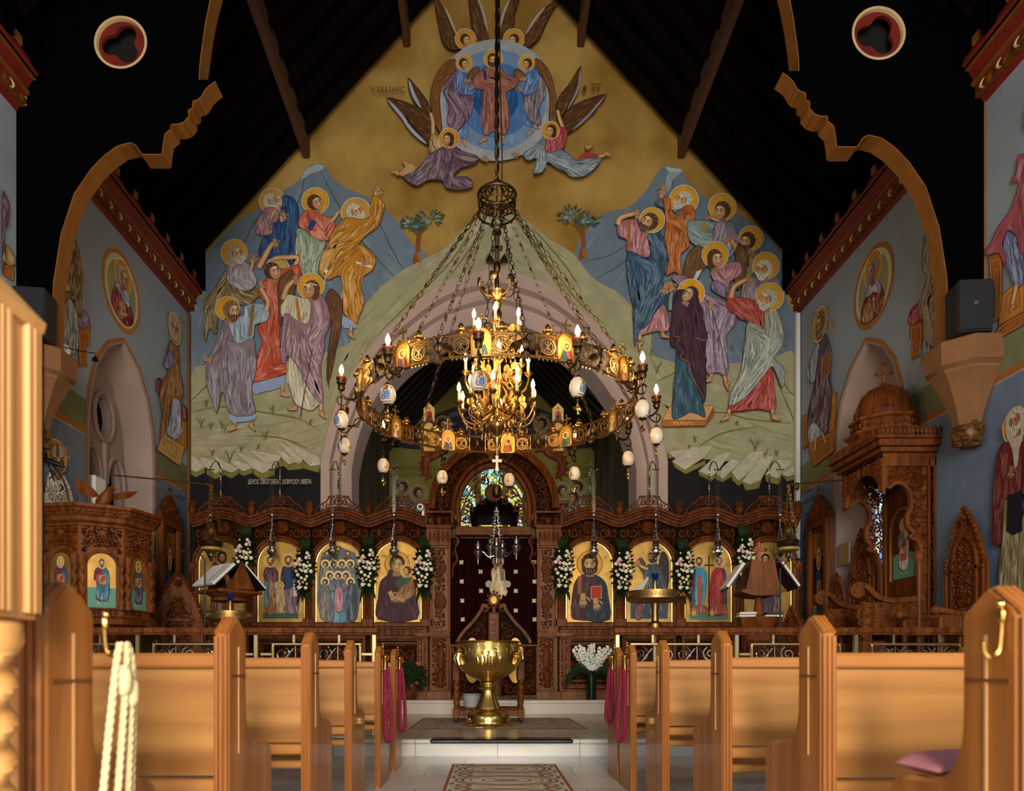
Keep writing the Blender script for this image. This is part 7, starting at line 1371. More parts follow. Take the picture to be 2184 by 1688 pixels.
# rails of the step: wooden hand rail, brass posts, wrought scroll panels
def rail(s, x0, x1, lab):
    Y = 7.75; t = thing('altar_rail', lab, 'railing', (s * (x0 + x1) / 2, Y, .164), 'rails along the marble step'); fn = fr((0, Y, 0), (s, 0, 0))
    b = MB(); b.bbox((x0 - .02, 1.235, -.05), (x1, 1.295, .05), .012, fn); b.bbox((x0, 1.22, -.035), (x1, 1.236, .035), .005, fn); r_ = b.build('hand_rail', M['oak_r'], t)
    b = MB(); vine(b, fn, 1.266, x0 + .05, x1 - .05, .045, int((x1 - x0) / .12), .008, .05, True); b.build('rail_carving', M['oak_d'], r_)
    n = 3; L = (x1 - x0) / n
    for k in range(n + 1): x = x0 + .02 + (x1 - x0 - .04) * k / n; b = MB(); b.bbox((x - .022, .165, -.022), (x + .022, 1.222, .022), .004, fn); b.bbox((x - .05, .164, -.05), (x + .05, .18, .05), .004, fn); b.build('post', M['railg'], t)
    for k in range(n):
        a, c = x0 + L * k + .15, x0 + L * (k + 1) - .15; b = MB(); frame_rect(b, fn, a, c, .30, 1.14, .03, -.012, .012, False)
        for z in (.42, 1.02): b.box((x0 + L * k + .04, z - .012, -.008), (a, z + .012, .008), fn); b.box((c, z - .012, -.008), (x0 + L * (k + 1) - .04, z + .012, .008), fn)
        for x in ((a * 3 + c) / 4, (a + c * 3) / 4): b.box((x - .012, 1.14, -.008), (x + .012, 1.222, .008), fn)
        p = b.build('panel_frame', M['railg'], t); b = MB(); q = (c - a - .06) / 4
        sp = lambda u, v, r, a0, sg, tr=1.5: [fn(u + r * (1 - .8 * i / 24) * math.cos(a0 + sg * tr * 2 * PI * i / 24), v + r * (1 - .8 * i / 24) * math.sin(a0 + sg * tr * 2 * PI * i / 24), 0) for i in range(25)]
        for j in range(4):
            u = a + .03 + q * (j + .5); sg = 1 if j % 2 else -1
            for v, fl in ((1.02, 1), (.84, -1), (.60, 1), (.42, -1)): b.tube(sp(u + sg * q * .12, v, q * .36, (PI / 2 if fl > 0 else -PI / 2) + sg * .4, sg * fl), .008, 5)
            b.tube([fn(*w_, 0) for w_ in cr([(u - sg * q * .4, 1.08), (u + sg * q * .1, .93), (u + sg * q * .38, .72), (u + sg * q * .1, .5), (u - sg * q * .4, .36)], 5, False)], .008, 5)
        for u in (a + .03 + q, a + .03 + 3 * q):
            b.tube([fn(u, v, 0) for v in (.34, 1.1)], .007, 5)
            for i in range(8):
                for e in (-1, 1): leaf(b, fn, u, .55 + .05 * i, PI / 2 + e * .7, .05, .012, .012)
        b.build('wrought_scroll', M['steel'], p)
rail(-1, 1.25, 4.95, 'brass and wrought scroll railing with oak hand rail, left of the aisle'); rail(1, 1.22, 4.95, 'brass and wrought scroll railing with oak hand rail, right of the aisle')
# carved post, its oak lightened to stand in for sunlight, in the left foreground
t = thing('carved_post', 'sunlit-toned oak post with moulded square top and twisted shaft at the left edge', 'post', (-.9, 1.2, 0)); C_ = (-.903, 1.2); pm_ = woodmat('sunlit_post_oak', 'c48a4a', 'dba566', .38, 2, 6, .2)
b = MB(); b.box((C_[0] - .055, C_[1] - .055, .96), (C_[0] + .055, C_[1] + .055, 1.45))
for sx in (-1, 1):
    for sy in (-1, 1):
        for k in range(3): b.tube([(C_[0] + sx * (.058 - .016 * k), C_[1] + sy * .058, z) for z in (.97, 1.2, 1.44)], .0085, 6); b.tube([(C_[0] + sx * .058, C_[1] + sy * (.058 - .016 * k), z) for z in (.97, 1.2, 1.44)], .0085, 6)
b.lathe([(.09, 1.44), (.094, 1.46), (.07, 1.48), (.03, 1.515), (.008, 1.525)], (C_[0], C_[1], 0), 4, sq=.5); b.build('square_shaft', pm_, t, sharp=30)
b = MB(); b.lathe([(.05, .9), (.062, .92), (.06, .95), (.045, .96)], (C_[0], C_[1], 0), 16); twist(b, C_, .046, .22, .905, 11.0, .15, 16, 150, 2); b.build('twisted_shaft', pm_, t)
b = MB(); b.bbox((C_[0] - .075, C_[1] - .075, 0), (C_[0] + .075, C_[1] + .075, .22), .01); b.build('foot_block', M['pew_v'], t)
# ---------------------------------------------------------------- font, cart, mosaics, flowers
t = thing('baptismal_font', 'gleaming gold baptismal font with relief figures on the marble platform', 'font', (-.095, 9.25, .164)); Cf = Vector((-.095, 9.25, .164))
b = MB(); b.lathe([(.0, 0), (.31, 0), (.315, .012), (.305, .022), (.27, .04), (.262, .06), (.27, .09), (.25, .15), (.2, .195), (.16, .21), (.155, .225), (.14, .26), (.105, .34), (.085, .4), (.078, .44)], Cf, 40)
fb = lambda u, v, w=0.0: Cf + Vector(((.262 + w) * math.sin(u / .26), -(.262 + w) * math.cos(u / .26), v))
for k in range(12): u = 2 * PI * .26 * k / 12; scroll(b, lambda x, y, w=0: fb(x, y, w - max(0, y - .09) * .55), u, .11, .05, 1.2 * k, 1 if k % 2 else -1, 1.2, .007, .014)
b.build('foot', M['fontm'], t)
b = MB(); b.lathe([(.078, .44), (.11, .455), (.115, .47), (.09, .485), (.085, .5), (.105, .515), (.1, .53), (.08, .54)], Cf, 28); b.build('knop', M['fontm'], t)
def bowl(z): 
    q = [(.54, .08), (.57, .14), (.62, .24), (.68, .325), (.76, .385), (.84, .4), (.92, .392), (.98, .378), (1.02, .37)]
    for (a, r), (c, s) in zip(q[:-1], q[1:]):
        if a <= z <= c: return r + (s - r) * (z - a) / (c - a)
    return .37
b = MB(); n = 72; zs_ = [.54 + .48 * i / 30 for i in range(31)]; vs = []
for z in zs_:
    for i in range(n): a = 2 * PI * i / n; r = bowl(z) * (1 + (.028 * abs(math.sin(18 * a / 2)) if z < .70 else 0)); vs.append(Cf + Vector((r * math.cos(a), r * math.sin(a), z)))
b.add(vs, [(j * n + i, j * n + (i + 1) % n, j * n + n + (i + 1) % n, j * n + n + i) for j in range(30) for i in range(n)])
b.lathe([(.37, 1.02), (.395, 1.022), (.398, 1.035), (.385, 1.042), (.35, 1.035), (.34, .95), (.25, .75), (.0, .7)], Cf, 48, caps=False)
b.build('bowl', M['fontm'], t)
fo = lambda u, v, w=0.0: Cf + Vector(((bowl(v) + w) * math.sin(u / .39), -(bowl(v) + w) * math.cos(u / .39), v))
b = MB()
def fig(u, v, h, s=1):
    b.tube([fo(u, v, .012), fo(u + .01 * s, v + h * .4, .02), fo(u, v + h * .72, .015)], [h * .17, h * .15, h * .1], 7); b.ball((u + .006 * s, v + h * .86, .016), (h * .1, h * .12, h * .09), 7, 5, fo)
    b.tube([fo(u, v + h * .65, .018), fo(u + s * h * .2, v + h * .5, .02), fo(u + s * h * .3, v + h * .66, .016)], [h * .06, h * .05, h * .03], 5)
for k in range(-2, 3):
    uc = k * .5
    stem(b, fo, [(uc - .2, .75), (uc - .2, .92)] + [(uc - .2 * math.cos(PI * i / 8), .92 + .07 * math.sin(PI * i / 8)) for i in range(1, 8)] + [(uc + .2, .92), (uc + .2, .75)], .009); stem(b, fo, [(uc - .25, .74), (uc - .25, .95)], .016)
    for u, h, s in ((-.12, .13, 1), (-.07, .16, 1), (.0, .17, 1), (.09, .2, -1), (.15, .13, -1)): fig(uc + u, .755, h, s)
    for i in range(5): stem(b, fo, [(uc - .18 + .01 * i, .76 + .02 * i), (uc, .765 + .018 * i), (uc + .17, .76 + .02 * i)], .003)
for i in range(48): u = 2 * PI * .39 * i / 48; b.ball((u, 1.0, .002), (.012, .012, .008), 6, 4, fo)
b.build('relief_figures', M['fontm'], t)
for s in (-1, 1): b = MB(); b.tube([Cf + Vector((s * (.39 + .05 * math.sin(a)), 0, .93 + .06 * math.cos(a))) for a in [PI * i / 10 for i in range(11)]], .009, 6); b.build('handle', M['brass'], t)
# wheeled cart behind the font
t = thing('wheeled_stand', 'carved oak stand on castors with twisted legs behind the font', 'stand', (-.095, 10.05, .164)); b0 = MB()
for x in (-.515, .335):
    for y in (9.78, 10.35):
        b = MB(); twist(b, (x, y), .03, .34, .72, 4, .2, 12, 46, 2); b.bbox((x - .042, y - .042, .22), (x + .042, y + .042, .34), .006); b.bbox((x - .042, y - .042, .72), (x + .042, y + .042, .98), .006); b.bbox((x - .05, y - .05, .98), (x + .05, y + .05, 1.0), .005); b.build('leg', M['oak_r'], t)
        b = MB(); b.lathe([(.0, -.014), (.036, -.014), (.04, -.006), (.04, .006), (.036, .014), (0, .014)], n=16, fn=lambda u, v, w_: (x + w_ + .0, y + u, .205 + v)); b.box((x - .02, y - .02, .2), (x + .02, y + .02, .225)); b.build('castor', M['black'], t)
for z0, z1, nm in ((.25, .33, 'lower_rail'), (.9, .97, 'upper_rail')):
    b = MB()
    for y in (9.78, 10.35): b.bbox((-.47, y - .025, z0), (.29, y + .025, z1), .006)
    for x in (-.515, .335): b.bbox((x - .025, 9.82, z0), (x + .025, 10.31, z1), .006)
    b.build(nm, M['oak_r'], t)
b = MB(); b.box((-.49, 9.79, .335), (.31, 10.34, .35)); b.build('shelf', M['oak_d'], t)
b = MB(); b.lathe([(.085, .351), (.1, .36), (.125, .52), (.14, .53), (.138, .535), (.118, .52), (.095, .37)], (-.31, 9.94, 0), 24); tb = b.build('plastic_tub', mat('cloudy_plastic', 'b9bbb8', .35, trans=.35)); tag(tb, 'cloudy plastic tub on the wheeled stand behind the font', 'tub')
b = MB(); b.bbox((-.67, 7.42, .13), (.75, 7.66, .172), .014); tag(b.build('step_slab', M['slab']), 'black granite slab laid on the edge of the marble step', 'step edge')
rnd = random.Random(5); b = MB()
for i in range(6): b.ball((-.2 + rnd.uniform(-.03, .03), 8.88 + rnd.uniform(-.02, .02), .172), (.02, .014, .007), 6, 4)
tag(b.build('crumpled_tissue', M['paper']), 'crumpled white tissue at the foot of the gold font', 'tissue')
# mosaic inlays
def mosaic(name, x0, x1, y0, y1, z, rows, bg):
    p = Paint(lambda x, y, w_: (x, y, z + w_ * .12), 2e-5); p.u = .01
    R = lambda a, c, d, e, col: p.raw([(a, d), (c, d), (c, e), (a, e)], col)
    R(x0, x1, y0, y1, '84452f'); R(x0 + .025, x1 - .025, y0 + .025, y1 - .025, bg); W_, Hh = x1 - x0, (y1 - y0) / rows; mx = (x0 + x1) / 2
    for k in range(rows):
        cy = y0 + Hh * (k + .5)
        for a, c, wd, col in ((.42, .40, .014, '7a4028'), (.37, .34, .012, '26262a'), (.30, .30, .010, '9a5a3c'), (.2, .17, .010, '7a4028')): q = p.ell(mx, cy, W_ * a, Hh * c, 0, 40); p.stroke(q + [q[0]], wd, col, taper=False)
        q = p.ell(mx, cy, W_ * .11, Hh * .07, 0, 20); p.raw(q, '84452f')
        for i in range(16): a = 2 * PI * i / 16; p.stroke([(mx + W_ * .03 * math.cos(a), cy + Hh * .02 * math.sin(a)), (mx + W_ * .15 * math.cos(a), cy + Hh * .12 * math.sin(a))], .006, '6d4a3c')
        for s in (-1, 1):
            for e in (-1, 1):
                for r, col in ((.09, '2e2e34'), (.065, '84452f')): p.stroke([(mx + s * (W_ * .36 + r * (1 - .7 * i / 14) * math.cos(i * .6)), cy + e * (Hh * .38 + r * (1 - .7 * i / 14) * math.sin(i * .6))) for i in range(15)], .011, col)
                p.stroke([(mx + s * W_ * (.46 - .03 * (i % 2)), cy + e * Hh * (.12 + .05 * i)) for i in range(6)], .014, '26262a'); p.stroke([(mx + s * W_ * .08, cy + e * Hh * .44), (mx + s * W_ * .2, cy + e * Hh * .47), (mx + s * W_ * .3, cy + e * Hh * .42)], .012, '9a5a3c')
    n = int(W_ / .02)
    for i in range(1, n): p.stroke([(x0 + .03 + (W_ - .06) * i / n, y0 + .03), (x0 + .03 + (W_ - .06) * i / n, y1 - .03)], .0008, 'a59a8a', taper=False)
    n = int((y1 - y0) / .02)
    for i in range(1, n): p.stroke([(x0 + .03, y0 + .03 + (y1 - y0 - .06) * i / n), (x1 - .03, y0 + .03 + (y1 - y0 - .06) * i / n)], .0008, 'a59a8a', taper=False)
    return p.build(name, M['icon'], kind='structure')
mosaic('floor_mosaic', -.42, .52, 4.2, 6.85, .0015, 4, 'b5aa98'); mosaic('floor_mosaic', -1.02, 1.06, 8.75, 10.7, .1655, 2, '9a8c78')
# vases
t = thing('glass_vase', 'tall green glass vase of white delphiniums on the upper step', 'vase', (1.535, 11.85, .375)); vx, vy = 1.535, 11.86
b = MB(); b.lathe([(.0, .376), (.075, .376), (.078, .39), (.08, .78), (.074, .78), (.072, .4), (0, .395)], (vx, vy, 0), 24); b.build('vase_body', mat('green_tinted_glass', '1f3326', .08, trans=.55), t)
rnd = random.Random(8); b = MB()
for i in range(9): a = rnd.uniform(0, 6.28); b.tube([(vx + .04 * math.cos(a), vy + .04 * math.sin(a), .42), (vx - .02 * math.cos(a), vy, .8), (vx + .16 * math.cos(a), vy + .1 * math.sin(a), 1.05)], .005, 4)
for i in range(14):
    s = -1 if i % 2 else 1; L = rnd.uniform(.3, .5); a = rnd.uniform(-.7, .25); q = [(vx + s * .03, vy - .05, .78), (vx + s * L * .5, vy - .08 - .1 * rnd.random(), .82 + L * .3 * (a + .6)), (vx + s * L * .9, vy - .1, .78 + L * a)]
    b.tube(cr(q, 4, False), [.008, .03, .04, .045, .045, .04, .03, .018, .004], 4)
b.build('leaf_blade', M['fern'], t)
for i in range(11):
    s = (i - 5) / 5; b = MB(); q = [(vx + .06 * s, vy + rnd.uniform(-.05, .05), .85), (vx + .2 * s, vy + rnd.uniform(-.1, .06), 1.02), (vx + .29 * s + rnd.uniform(-.03, .03), vy + rnd.uniform(-.1, .05), 1.2 + .07 * rnd.random() - .05 * abs(s))]; c = cr(q, 10, False)
    for j, w_ in enumerate(c):
        for e in range(5): r = .045 * (1 - .6 * j / 20); b.ball((w_[0] + rnd.uniform(-r, r), w_[1] + rnd.uniform(-r, r), w_[2] + rnd.uniform(-.015, .015)), rnd.uniform(.010, .017), 5, 4)
    b.build('delphinium_spike', M['snow'], t)
t = thing('potted_foliage', 'bushy dark green arrangement with a few orange blooms, left of the font', 'plant', (-1.33, 11.85, .375)); b = MB(); b.lathe([(.08, .376), (.1, .4), (.12, .6), (.11, .62)], (-1.33, 11.86, 0), 16); b.build('pot', M['oak_d'], t)
b = MB()
for i in range(170):
    a, e = rnd.uniform(0, 6.28), rnd.uniform(-.2, 1.4); d = Vector((math.cos(a) * math.cos(e), math.sin(a) * math.cos(e) * .8, math.sin(e))); o_ = Vector((-1.33, 11.86, .65)); r0 = rnd.uniform(.05, .3); leaf(b, fr(o_ + d * r0, (1, 0, 0), (0, 0, 1), (0, -1, 0)), 0, 0, rnd.uniform(0, 6.28), rnd.uniform(.1, .2), .025, .03)
b.build('foliage', M['fern'], t); b = MB()
for i in range(7): a = rnd.uniform(0, 6.28); b.ball((-1.33 + .2 * math.cos(a), 11.68, .8 + .2 * math.sin(a)), (.025, .02, .022), 7, 5)
b.build('bloom', M['orange'], t)
# garlands on the screen columns
gp = thing('flower_garland', 'x', 'flower arrangement', (0, 0, 0), 'rose garlands on the screen columns'); f0_ = fr((0, 0, 0))
def rose_mesh(name, m):
    b = MB(); b.ball((0, 0, 0), (.02, .02, .022), 8, 6)
    for k in range(6): a = 2 * PI * k / 6; b.ball((.014 * math.cos(a), -.006, .014 * math.sin(a)), (.016, .014, .016), 6, 5)
    return b
b = MB()
for i in range(330):
    v = rnd.uniform(-.36, .34); h = .15 * (1 - (v / .42) ** 2) ** .5 * (1 if v > -.1 else 1 + (v + .1) * 1.4); u = rnd.uniform(-1, 1) * h; leaf(b, fr((u, -.03 - .09 * (1 - (u / .17) ** 2) * rnd.random(), v), (1, 0, 0), (0, 0, 1), (0, -1, 0)), 0, 0, rnd.uniform(0, 6.28), rnd.uniform(.05, .1), .016, .025)
b.build('foliage', M['leaf'], gp); b = MB()
for k in range(5): b.tube([(0, 0, .25), (.03 * (k - 2), -.03, .42), (.045 * (k - 2), -.02, .52 + .03 * (k % 2))], [.01, .028, .006], 4, flat=(0, 1, 0))
for k in range(4): b.tube([(0, -.02, -.25), (.06 * (k - 1.5), -.05, -.4), (.085 * (k - 1.5), -.04, -.56 + .05 * (k % 2))], [.012, .026, .004], 4, flat=(0, 1, 0))
b.build('leaf_blade', M['fern'], gp)
pm = {}; 
taken = []
for i in range(32):
    v = rnd.uniform(-.3, .28); h = .125 * (1 - (v / .4) ** 2) ** .5 * (1 if v > -.1 else .75); u = h * rnd.uniform(-1, 1);
    for q in range(40):
        if all((u - a) ** 2 + (v - c) ** 2 > .0017 for a, c in taken): break
        v = rnd.uniform(-.3, .28); h = .125 * (1 - (v / .4) ** 2) ** .5; u = h * rnd.uniform(-1, 1)
    taken.append((u, v)); k = ('rose_w', 'rose_y', 'rose_p')[(0, 1, 0, 2, 1, 0)[i % 6]]
    if k not in pm: o = rose_mesh('rose', None).build('rose' if k != 'rose_y' else 'rose_bud', M[k], gp); pm[k] = o
    else: o = pm[k].copy(); link(o); o.parent = gp
    o.location = (u, -.12 - .02 * math.cos(u * 10), v); s = (.62 if k == 'rose_y' else 1.0) * rnd.uniform(.85, 1.2); o.scale = (s, s, s)
freeze(gp)
GL = [(525, 1190, 'rose garland on the column behind the open books'), (651, 1218, 'rose garland between the two robed figures and the crowded icon'), (785, 1212, 'rose garland between the crowded icon and the veiled woman'), (905, 1214, 'rose garland on the column left of the curtain'), (1199, 1214, 'rose garland on the column right of the curtain'), (1326, 1218, 'rose garland between the red book icon and the scroll icon'), (1455, 1218, 'rose garland behind the right edge of the brass candle tray'), (1585, 1190, 'rose garland behind the right lectern')]
for i, (px, py, l) in enumerate(GL):
    q = P(px, py, YI - .045)
    if i == 0: gp.location = q; gp['label'] = l
    else: dup(gp, q, 0, l)
# ---------------------------------------------------------------- pulpit, throne, stalls, lecterns, small fittings
def saint(p, c1, c2, hair, beard, d=0):     # a standing robed figure in a unit box, feet at (0, 100), halo top at (0, -12)
    p.poly([(-40, 62), (40, 62), (40, 108), (-40, 108)], '4d7f6c', False); p.u = .9
    p.limb([(-8, 84), (-9, 98)], (2.5, 2)); p.limb([(8, 84), (9, 98)], (2.5, 2)); p.foot(-9, 99, 20, 5, flip=-1); p.foot(9, 99, -10, 5)
    p.robe([(-6, 14), (-19, 22), (-22, 44), (-12, 50), (-16, 88), (14, 90), (16, 50), (22, 40), (18, 22), (6, 14)], c1, None, 30, 3, hi=.4); p.robe([(2, 14), (18, 22), (22, 42), (18, 90), (-12, 88), (-14, 56), (4, 40)], c2, None, 40, 4, hi=.5)
    p.poly([(-8, 36), (10, 32), (12, 48), (-6, 52)], '8a3a22', False, line='c9a24a'); p.hand(8, 48, 120, 6); p.hand(-6, 34, 80, 6); p.head(0, 5, 8.5, d, 0, hair, beard, halo=13, hcol='b98a34')
t = thing('pulpit', 'carved octagonal oak pulpit with arched icons against the left wall', 'pulpit', (-4.84, 9.1, .164)); pc_ = (-4.84, 9.1); SQ = -80 / 45
cl_ = lambda x, y, z: (max(-5.232, pc_[0] + x), pc_[1] + y, z)
b = MB(); b.lathe([(.45, .165), (.45, .25), (.25, .3), (.22, 1.0), (.3, 1.15), (.6, 1.36), (.68, 1.38), (.69, 1.44), (.64, 1.47)], n=8, fn=cl_, sq=SQ); b.build('pedestal', M['oak_d'], t, sharp=20)
b = MB(); b.lathe([(.6, 1.46), (.6, 2.58)], n=8, fn=cl_, sq=SQ); b.build('body', M['oak_r'], t, sharp=20)
b = MB(); b.lathe([(.6, 2.53), (.65, 2.56), (.66, 2.6), (.7, 2.63), (.72, 2.68), (.755, 2.7), (.755, 2.735), (.7, 2.735), (.7, 2.72)], n=8, fn=cl_, sq=SQ); b.build('cornice', M['oak_r'], t, sharp=20)
for k, (ph, c1, c2, hr, bd, d) in enumerate(((-12.5, '5e2430', '27405e', '8a8478', '8a8478', 1), (32.5, '5a1f2a', '28586a', '3a2416', '3a2416', 0), (77.5, '4a3a2a', '3a3a4a', '4a3020', '4a3020', 0), (122.5, '5a1f2a', '27405e', '3a2416', None, 0))):
    a = math.radians(ph); fn = frz((pc_[0] + .555 * math.sin(a), pc_[1] - .555 * math.cos(a), 0), a); b = MB()
    fill(b, fn, lambda u, v: abs(u) < .2 and 2.06 < v < 2.52 and u * u + (v - 2.06) ** 2 > .045, .01, .2, 2.06, 2.52, .065, 4, True, .035, .0); vine(b, fn, 1.52, -.17, .17, .06, 6, .015, .01, True)
    for i in range(9): b.ball((-.24 + .06 * i, 2.66, .12), (.024, .02, .012), 6, 4, fn)
    b.build('facet_carving', M['oak_d'], t); b = MB(); sweep(b, fn, arch_pts(.165, 2.05, 1.56), [(-.02, 0), (.025, 0), (.02, .045), (-.015, .03)]); b.bbox((-.22, 2.5, 0), (.22, 2.53, .03), .006, fn); b.bbox((-.22, 1.47, 0), (.22, 1.49, .04), .006, fn); b.bbox((-.22, 1.55, 0), (.22, 1.57, .04), .006, fn); b.build('arch_frame', M['oak_r'], t)
    b = MB(); b.prism(arch_pts(.15, 2.05, 1.57), fn, 0, .008); pl = b.build('gold_panel', M['gold'], t)
    p = Paint(lambda x, y, w_, fn=fn: tuple(fn(x * .0036, 2.11 - y * .005, .01 + w_)), 4e-5); saint(p, c1, c2, hr, bd, d); p.build('painted_figure', M['icon'], pl)
    for e in (-1, 1):
        b = MB(); u = e * .2; q = fn(u, 0, .03); twist(b, (q.x, q.y), .032, 1.62, 2.04, 3, .22, 10, 30, 2)
        for z0, z1, r0, r1 in ((1.55, 1.62, .045, .034), (2.04, 2.16, .03, .055)): b.lathe([(r0, z0), (max(r0, r1) * .95, (z0 + z1) / 2), (r1, z1)], (q.x, q.y, 0), 10)
        b.build('twisted_column', M['oak_r'], t)
t = thing('carved_eagle', 'carved wooden eagle with spread wings perched on the pulpit rim', 'carving', (-4.55, 8.7, 2.735)); fn = frz((-4.56, 8.72, 2.735), .45); b = MB()
b.tube([fn(-.06, .03, 0), fn(0, .09, 0), fn(.05, .17, .02), fn(.06, .22, .03), fn(.09, .235, .04), fn(.12, .22, .04)], [.05, .075, .06, .038, .035, .008], 10); b.box((-.16, 0, -.08), (.12, .03, .08), fn)
b.build('body', M['oak_r'], t)
for s, e in ((-1, (-.3, .24)), (1, (.34, .12))):
    b = MB()
    for i in range(8): q = i / 7; leaf(b, fn, s * .03, .12 + .02 * q, math.atan2(e[1] * (1 - q * .9) - .0, e[0]), .36 - .12 * q, .03, .02, -.02)
    b.build('wing', M['oak_r'], t)
t = thing('gooseneck_microphone', 'black gooseneck microphone rising over the pulpit', 'microphone', (-4.75, 8.5, 2.735)); Ym = 8.52; b = MB()
b.tube([P(x, y, Ym) for x, y in cr([(148, 1074), (143, 1045), (130, 1015), (118, 1000), (112, 994)], 5, False)], .009, 6); b.build('gooseneck', M['black'], t); b = MB(); q0, q1 = P(139, 997, Ym), P(76, 973, Ym); b.tube([q0, q0.lerp(q1, .15), q0.lerp(q1, .3), q0.lerp(q1, .75), q1], [.008, .02, .034, .034, .012], 10); b.tube([P(x, y, Ym) for x, y in cr([(138, 997), (146, 1003), (143, 1010), (132, 1013)], 4, False)], .004, 5); b.build('head', M['black'], t)
# domed throne
t = thing('domed_throne', 'tall carved throne with domed canopy and cross against the right wall', 'throne', (4.9, 9.43, .164)); Y0, Y1 = 8.95, 9.92; fY = lambda y: fr((4.64, y, 0))
out = [(0, 3.36), (0, 3.04)] + cr([(.05, 3.03), (.12, 3.08), (.2, 3.08), (.28, 3.0), (.31, 2.9), (.30, 2.78), (.26, 2.68), (.27, 2.57), (.34, 2.49)], 3, False) + cr([(.29, 2.43), (.38, 2.40), (.43, 2.26), (.45, 1.96), (.45, 1.1)], 3, False)
for i, y in enumerate((Y0, Y1)):
    fn = fY(y); poly = out + [(.58, 1.1), (.58, 3.36)]; b = MB()
    if i == 0: b.prism(poly, fn, -.01, -.03)
    sweep(b, fn, out, [(-.02, -.04), (.02, -.04), (.02, .02), (-.02, .02)]); frame_rect(b, fn, .5, .6, .17, 3.4, .03, -.04, .03, False); b.box((.52, .2, -.03), (.58, 3.36, .0), fn); b.bbox((-.02, 3.28, -.04), (.6, 3.4, .03), .01, fn); b.box((.0, .17, -.02), (.5, 1.1, .0), fn); b.build('side_panel', M['oak_r'], t)
    b = MB(); fill(b, fn, lambda u, v: inside(poly, u, v) and u < .5 and v > 1.15, 0, .5, 1.1, 3.3, .075, 3, False, .03, -.01); rosette(b, fn, .2, 3.18, .09, 10, .03); fill(b, fn, lambda u, v: 0 < u < .5 and .3 < v < 1.05, 0, .5, .3, 1.05, .08, 3); vine(b, fn, .55, .3, 3.25, .08, 22, .015, .0); b.build('side_carving', M['oak_d'], t)
    b = MB(); sc_ = [(-.34 + .09 * (1 - .75 * k / 18) * math.cos(PI / 2 + k * .52), 1.79 + .09 * (1 - .75 * k / 18) * math.sin(PI / 2 + k * .52)) for k in range(19)]; b.prism([(-.34 + .085 * math.cos(2 * PI * k / 16), 1.79 + .085 * math.sin(2 * PI * k / 16)) for k in range(16)], fn, -.05, .03); stem(b, fn, sc_, .02, .01, w0=.03)
    sweep(b, fn, cr([(-.34, 1.875), (-.22, 1.84), (-.1, 1.73), (.1, 1.68), (.45, 1.72)], 5, False), [(-.03, -.05), (.03, -.05), (.03, .04), (-.03, .04)]); b.box((-.28, 1.3, -.02), (.45, 1.66, .0), fn); scroll(b, fn, -.22, 1.5, .13, 1, 1, 1.4); scroll(b, fn, -.25, 1.22, .1, 2, -1, 1.4); fill(b, fn, lambda u, v: -.2 < u < .45 and 1.3 < v < 1.66 - .2 * max(0, .1 - u), -.2, .45, 1.3, 1.66, .08, 6); b.bbox((-.36, .17, -.03), (.0, 1.2, .01), .01, fn); b.build('scroll_arm', M['oak_r'], t)
b = MB(); b.box((5.17, Y0, .17), (5.22, Y1, 3.4)); b.build('back_board', M['oak_d'], t); b = MB(); b.bbox((4.62, Y0 + .03, .6), (5.17, Y1 - .03, .66), .01); b.build('seat', M['oak_r'], t)
fn = fr((5.168, 9.5, 0), (0, -1, 0), (0, 0, 1), (-1, 0, 0)); b = MB(); sweep(b, fn, arch_pts(.3, 2.6, 2.0), [(-.015, 0), (.015, 0), (.015, .02), (-.015, .02)]); b.build('gilt_slip', M['gold'], t)
p = Paint(lambda x, y, w_: tuple(fn(x * .006, 2.72 - y * .0065, .003 + w_)), 4e-5); p.poly([(-48, -5), (48, -5), (48, 108), (-48, 108)], '4a2014', False); p.poly([(-40, 80), (-30, 60), (30, 60), (44, 80), (30, 98), (-30, 98)], '8f98a0', False); saint(p, '5d7060', 'b3a79c', '8a8478', '9a9488'); p.poly([(-12, 60), (14, 60), (12, 74), (-10, 74)], 'a04a28', False); p.build('painted_panel', M['icon'], t)
b = MB()
for o, z0, z1 in ((.02, 3.38, 3.44), (.07, 3.44, 3.5), (.12, 3.5, 3.58), (.15, 3.58, 3.62)): b.bbox((4.62 - o, Y0 - .02 - o, z0), (5.23, Y1 + .02 + o, z1), .012)
fv = fr((4.6, (Y0 + Y1) / 2, 0), (0, -1, 0), (0, 0, 1), (-1, 0, 0)); ar = [(-.42 * math.cos(PI * i / 14), 2.98 + .3 * math.sin(PI * i / 14)) for i in range(15)]; b.prism([(-.5, 2.95)] + ar + [(.5, 2.95), (.5, 3.42), (-.5, 3.42)], fv, 0, -.04); b.build('canopy', M['oak_r'], t)
b = MB(); fill(b, fv, lambda u, v: u * u / .2 + (v - 2.98) ** 2 / .1 > 1 and abs(u) < .48 and 2.97 < v < 3.4, .02, .48, 2.97, 3.4, .06, 5, True)
for i in range(26):
    y = Y0 - .16 + 1.29 * i / 25; leaf(b, fr((4.5, y, 0), (0, 1, 0), (0, 0, 1), (-1, 0, 0)), 0, 3.62, PI / 2, .11, .028, .02)
    if i < 15: leaf(b, fr((0, Y0 - .15, 0)), 4.5 + .05 * i, 3.62, PI / 2, .11, .028, .02)
b.build('canopy_carving', M['oak_d'], t)
b = MB(); cd = (4.88, 9.43, 0); b.lathe([(.4, 3.62), (.4, 3.74), (.46, 3.78), (.46, 3.8), (.37, 3.82), (.37, 3.93), (.41, 3.95), (.41, 3.98), (.34, 3.98)], cd, 8, sq=.5, fn=None); b.build('drum', M['oak_r'], t, sharp=20)
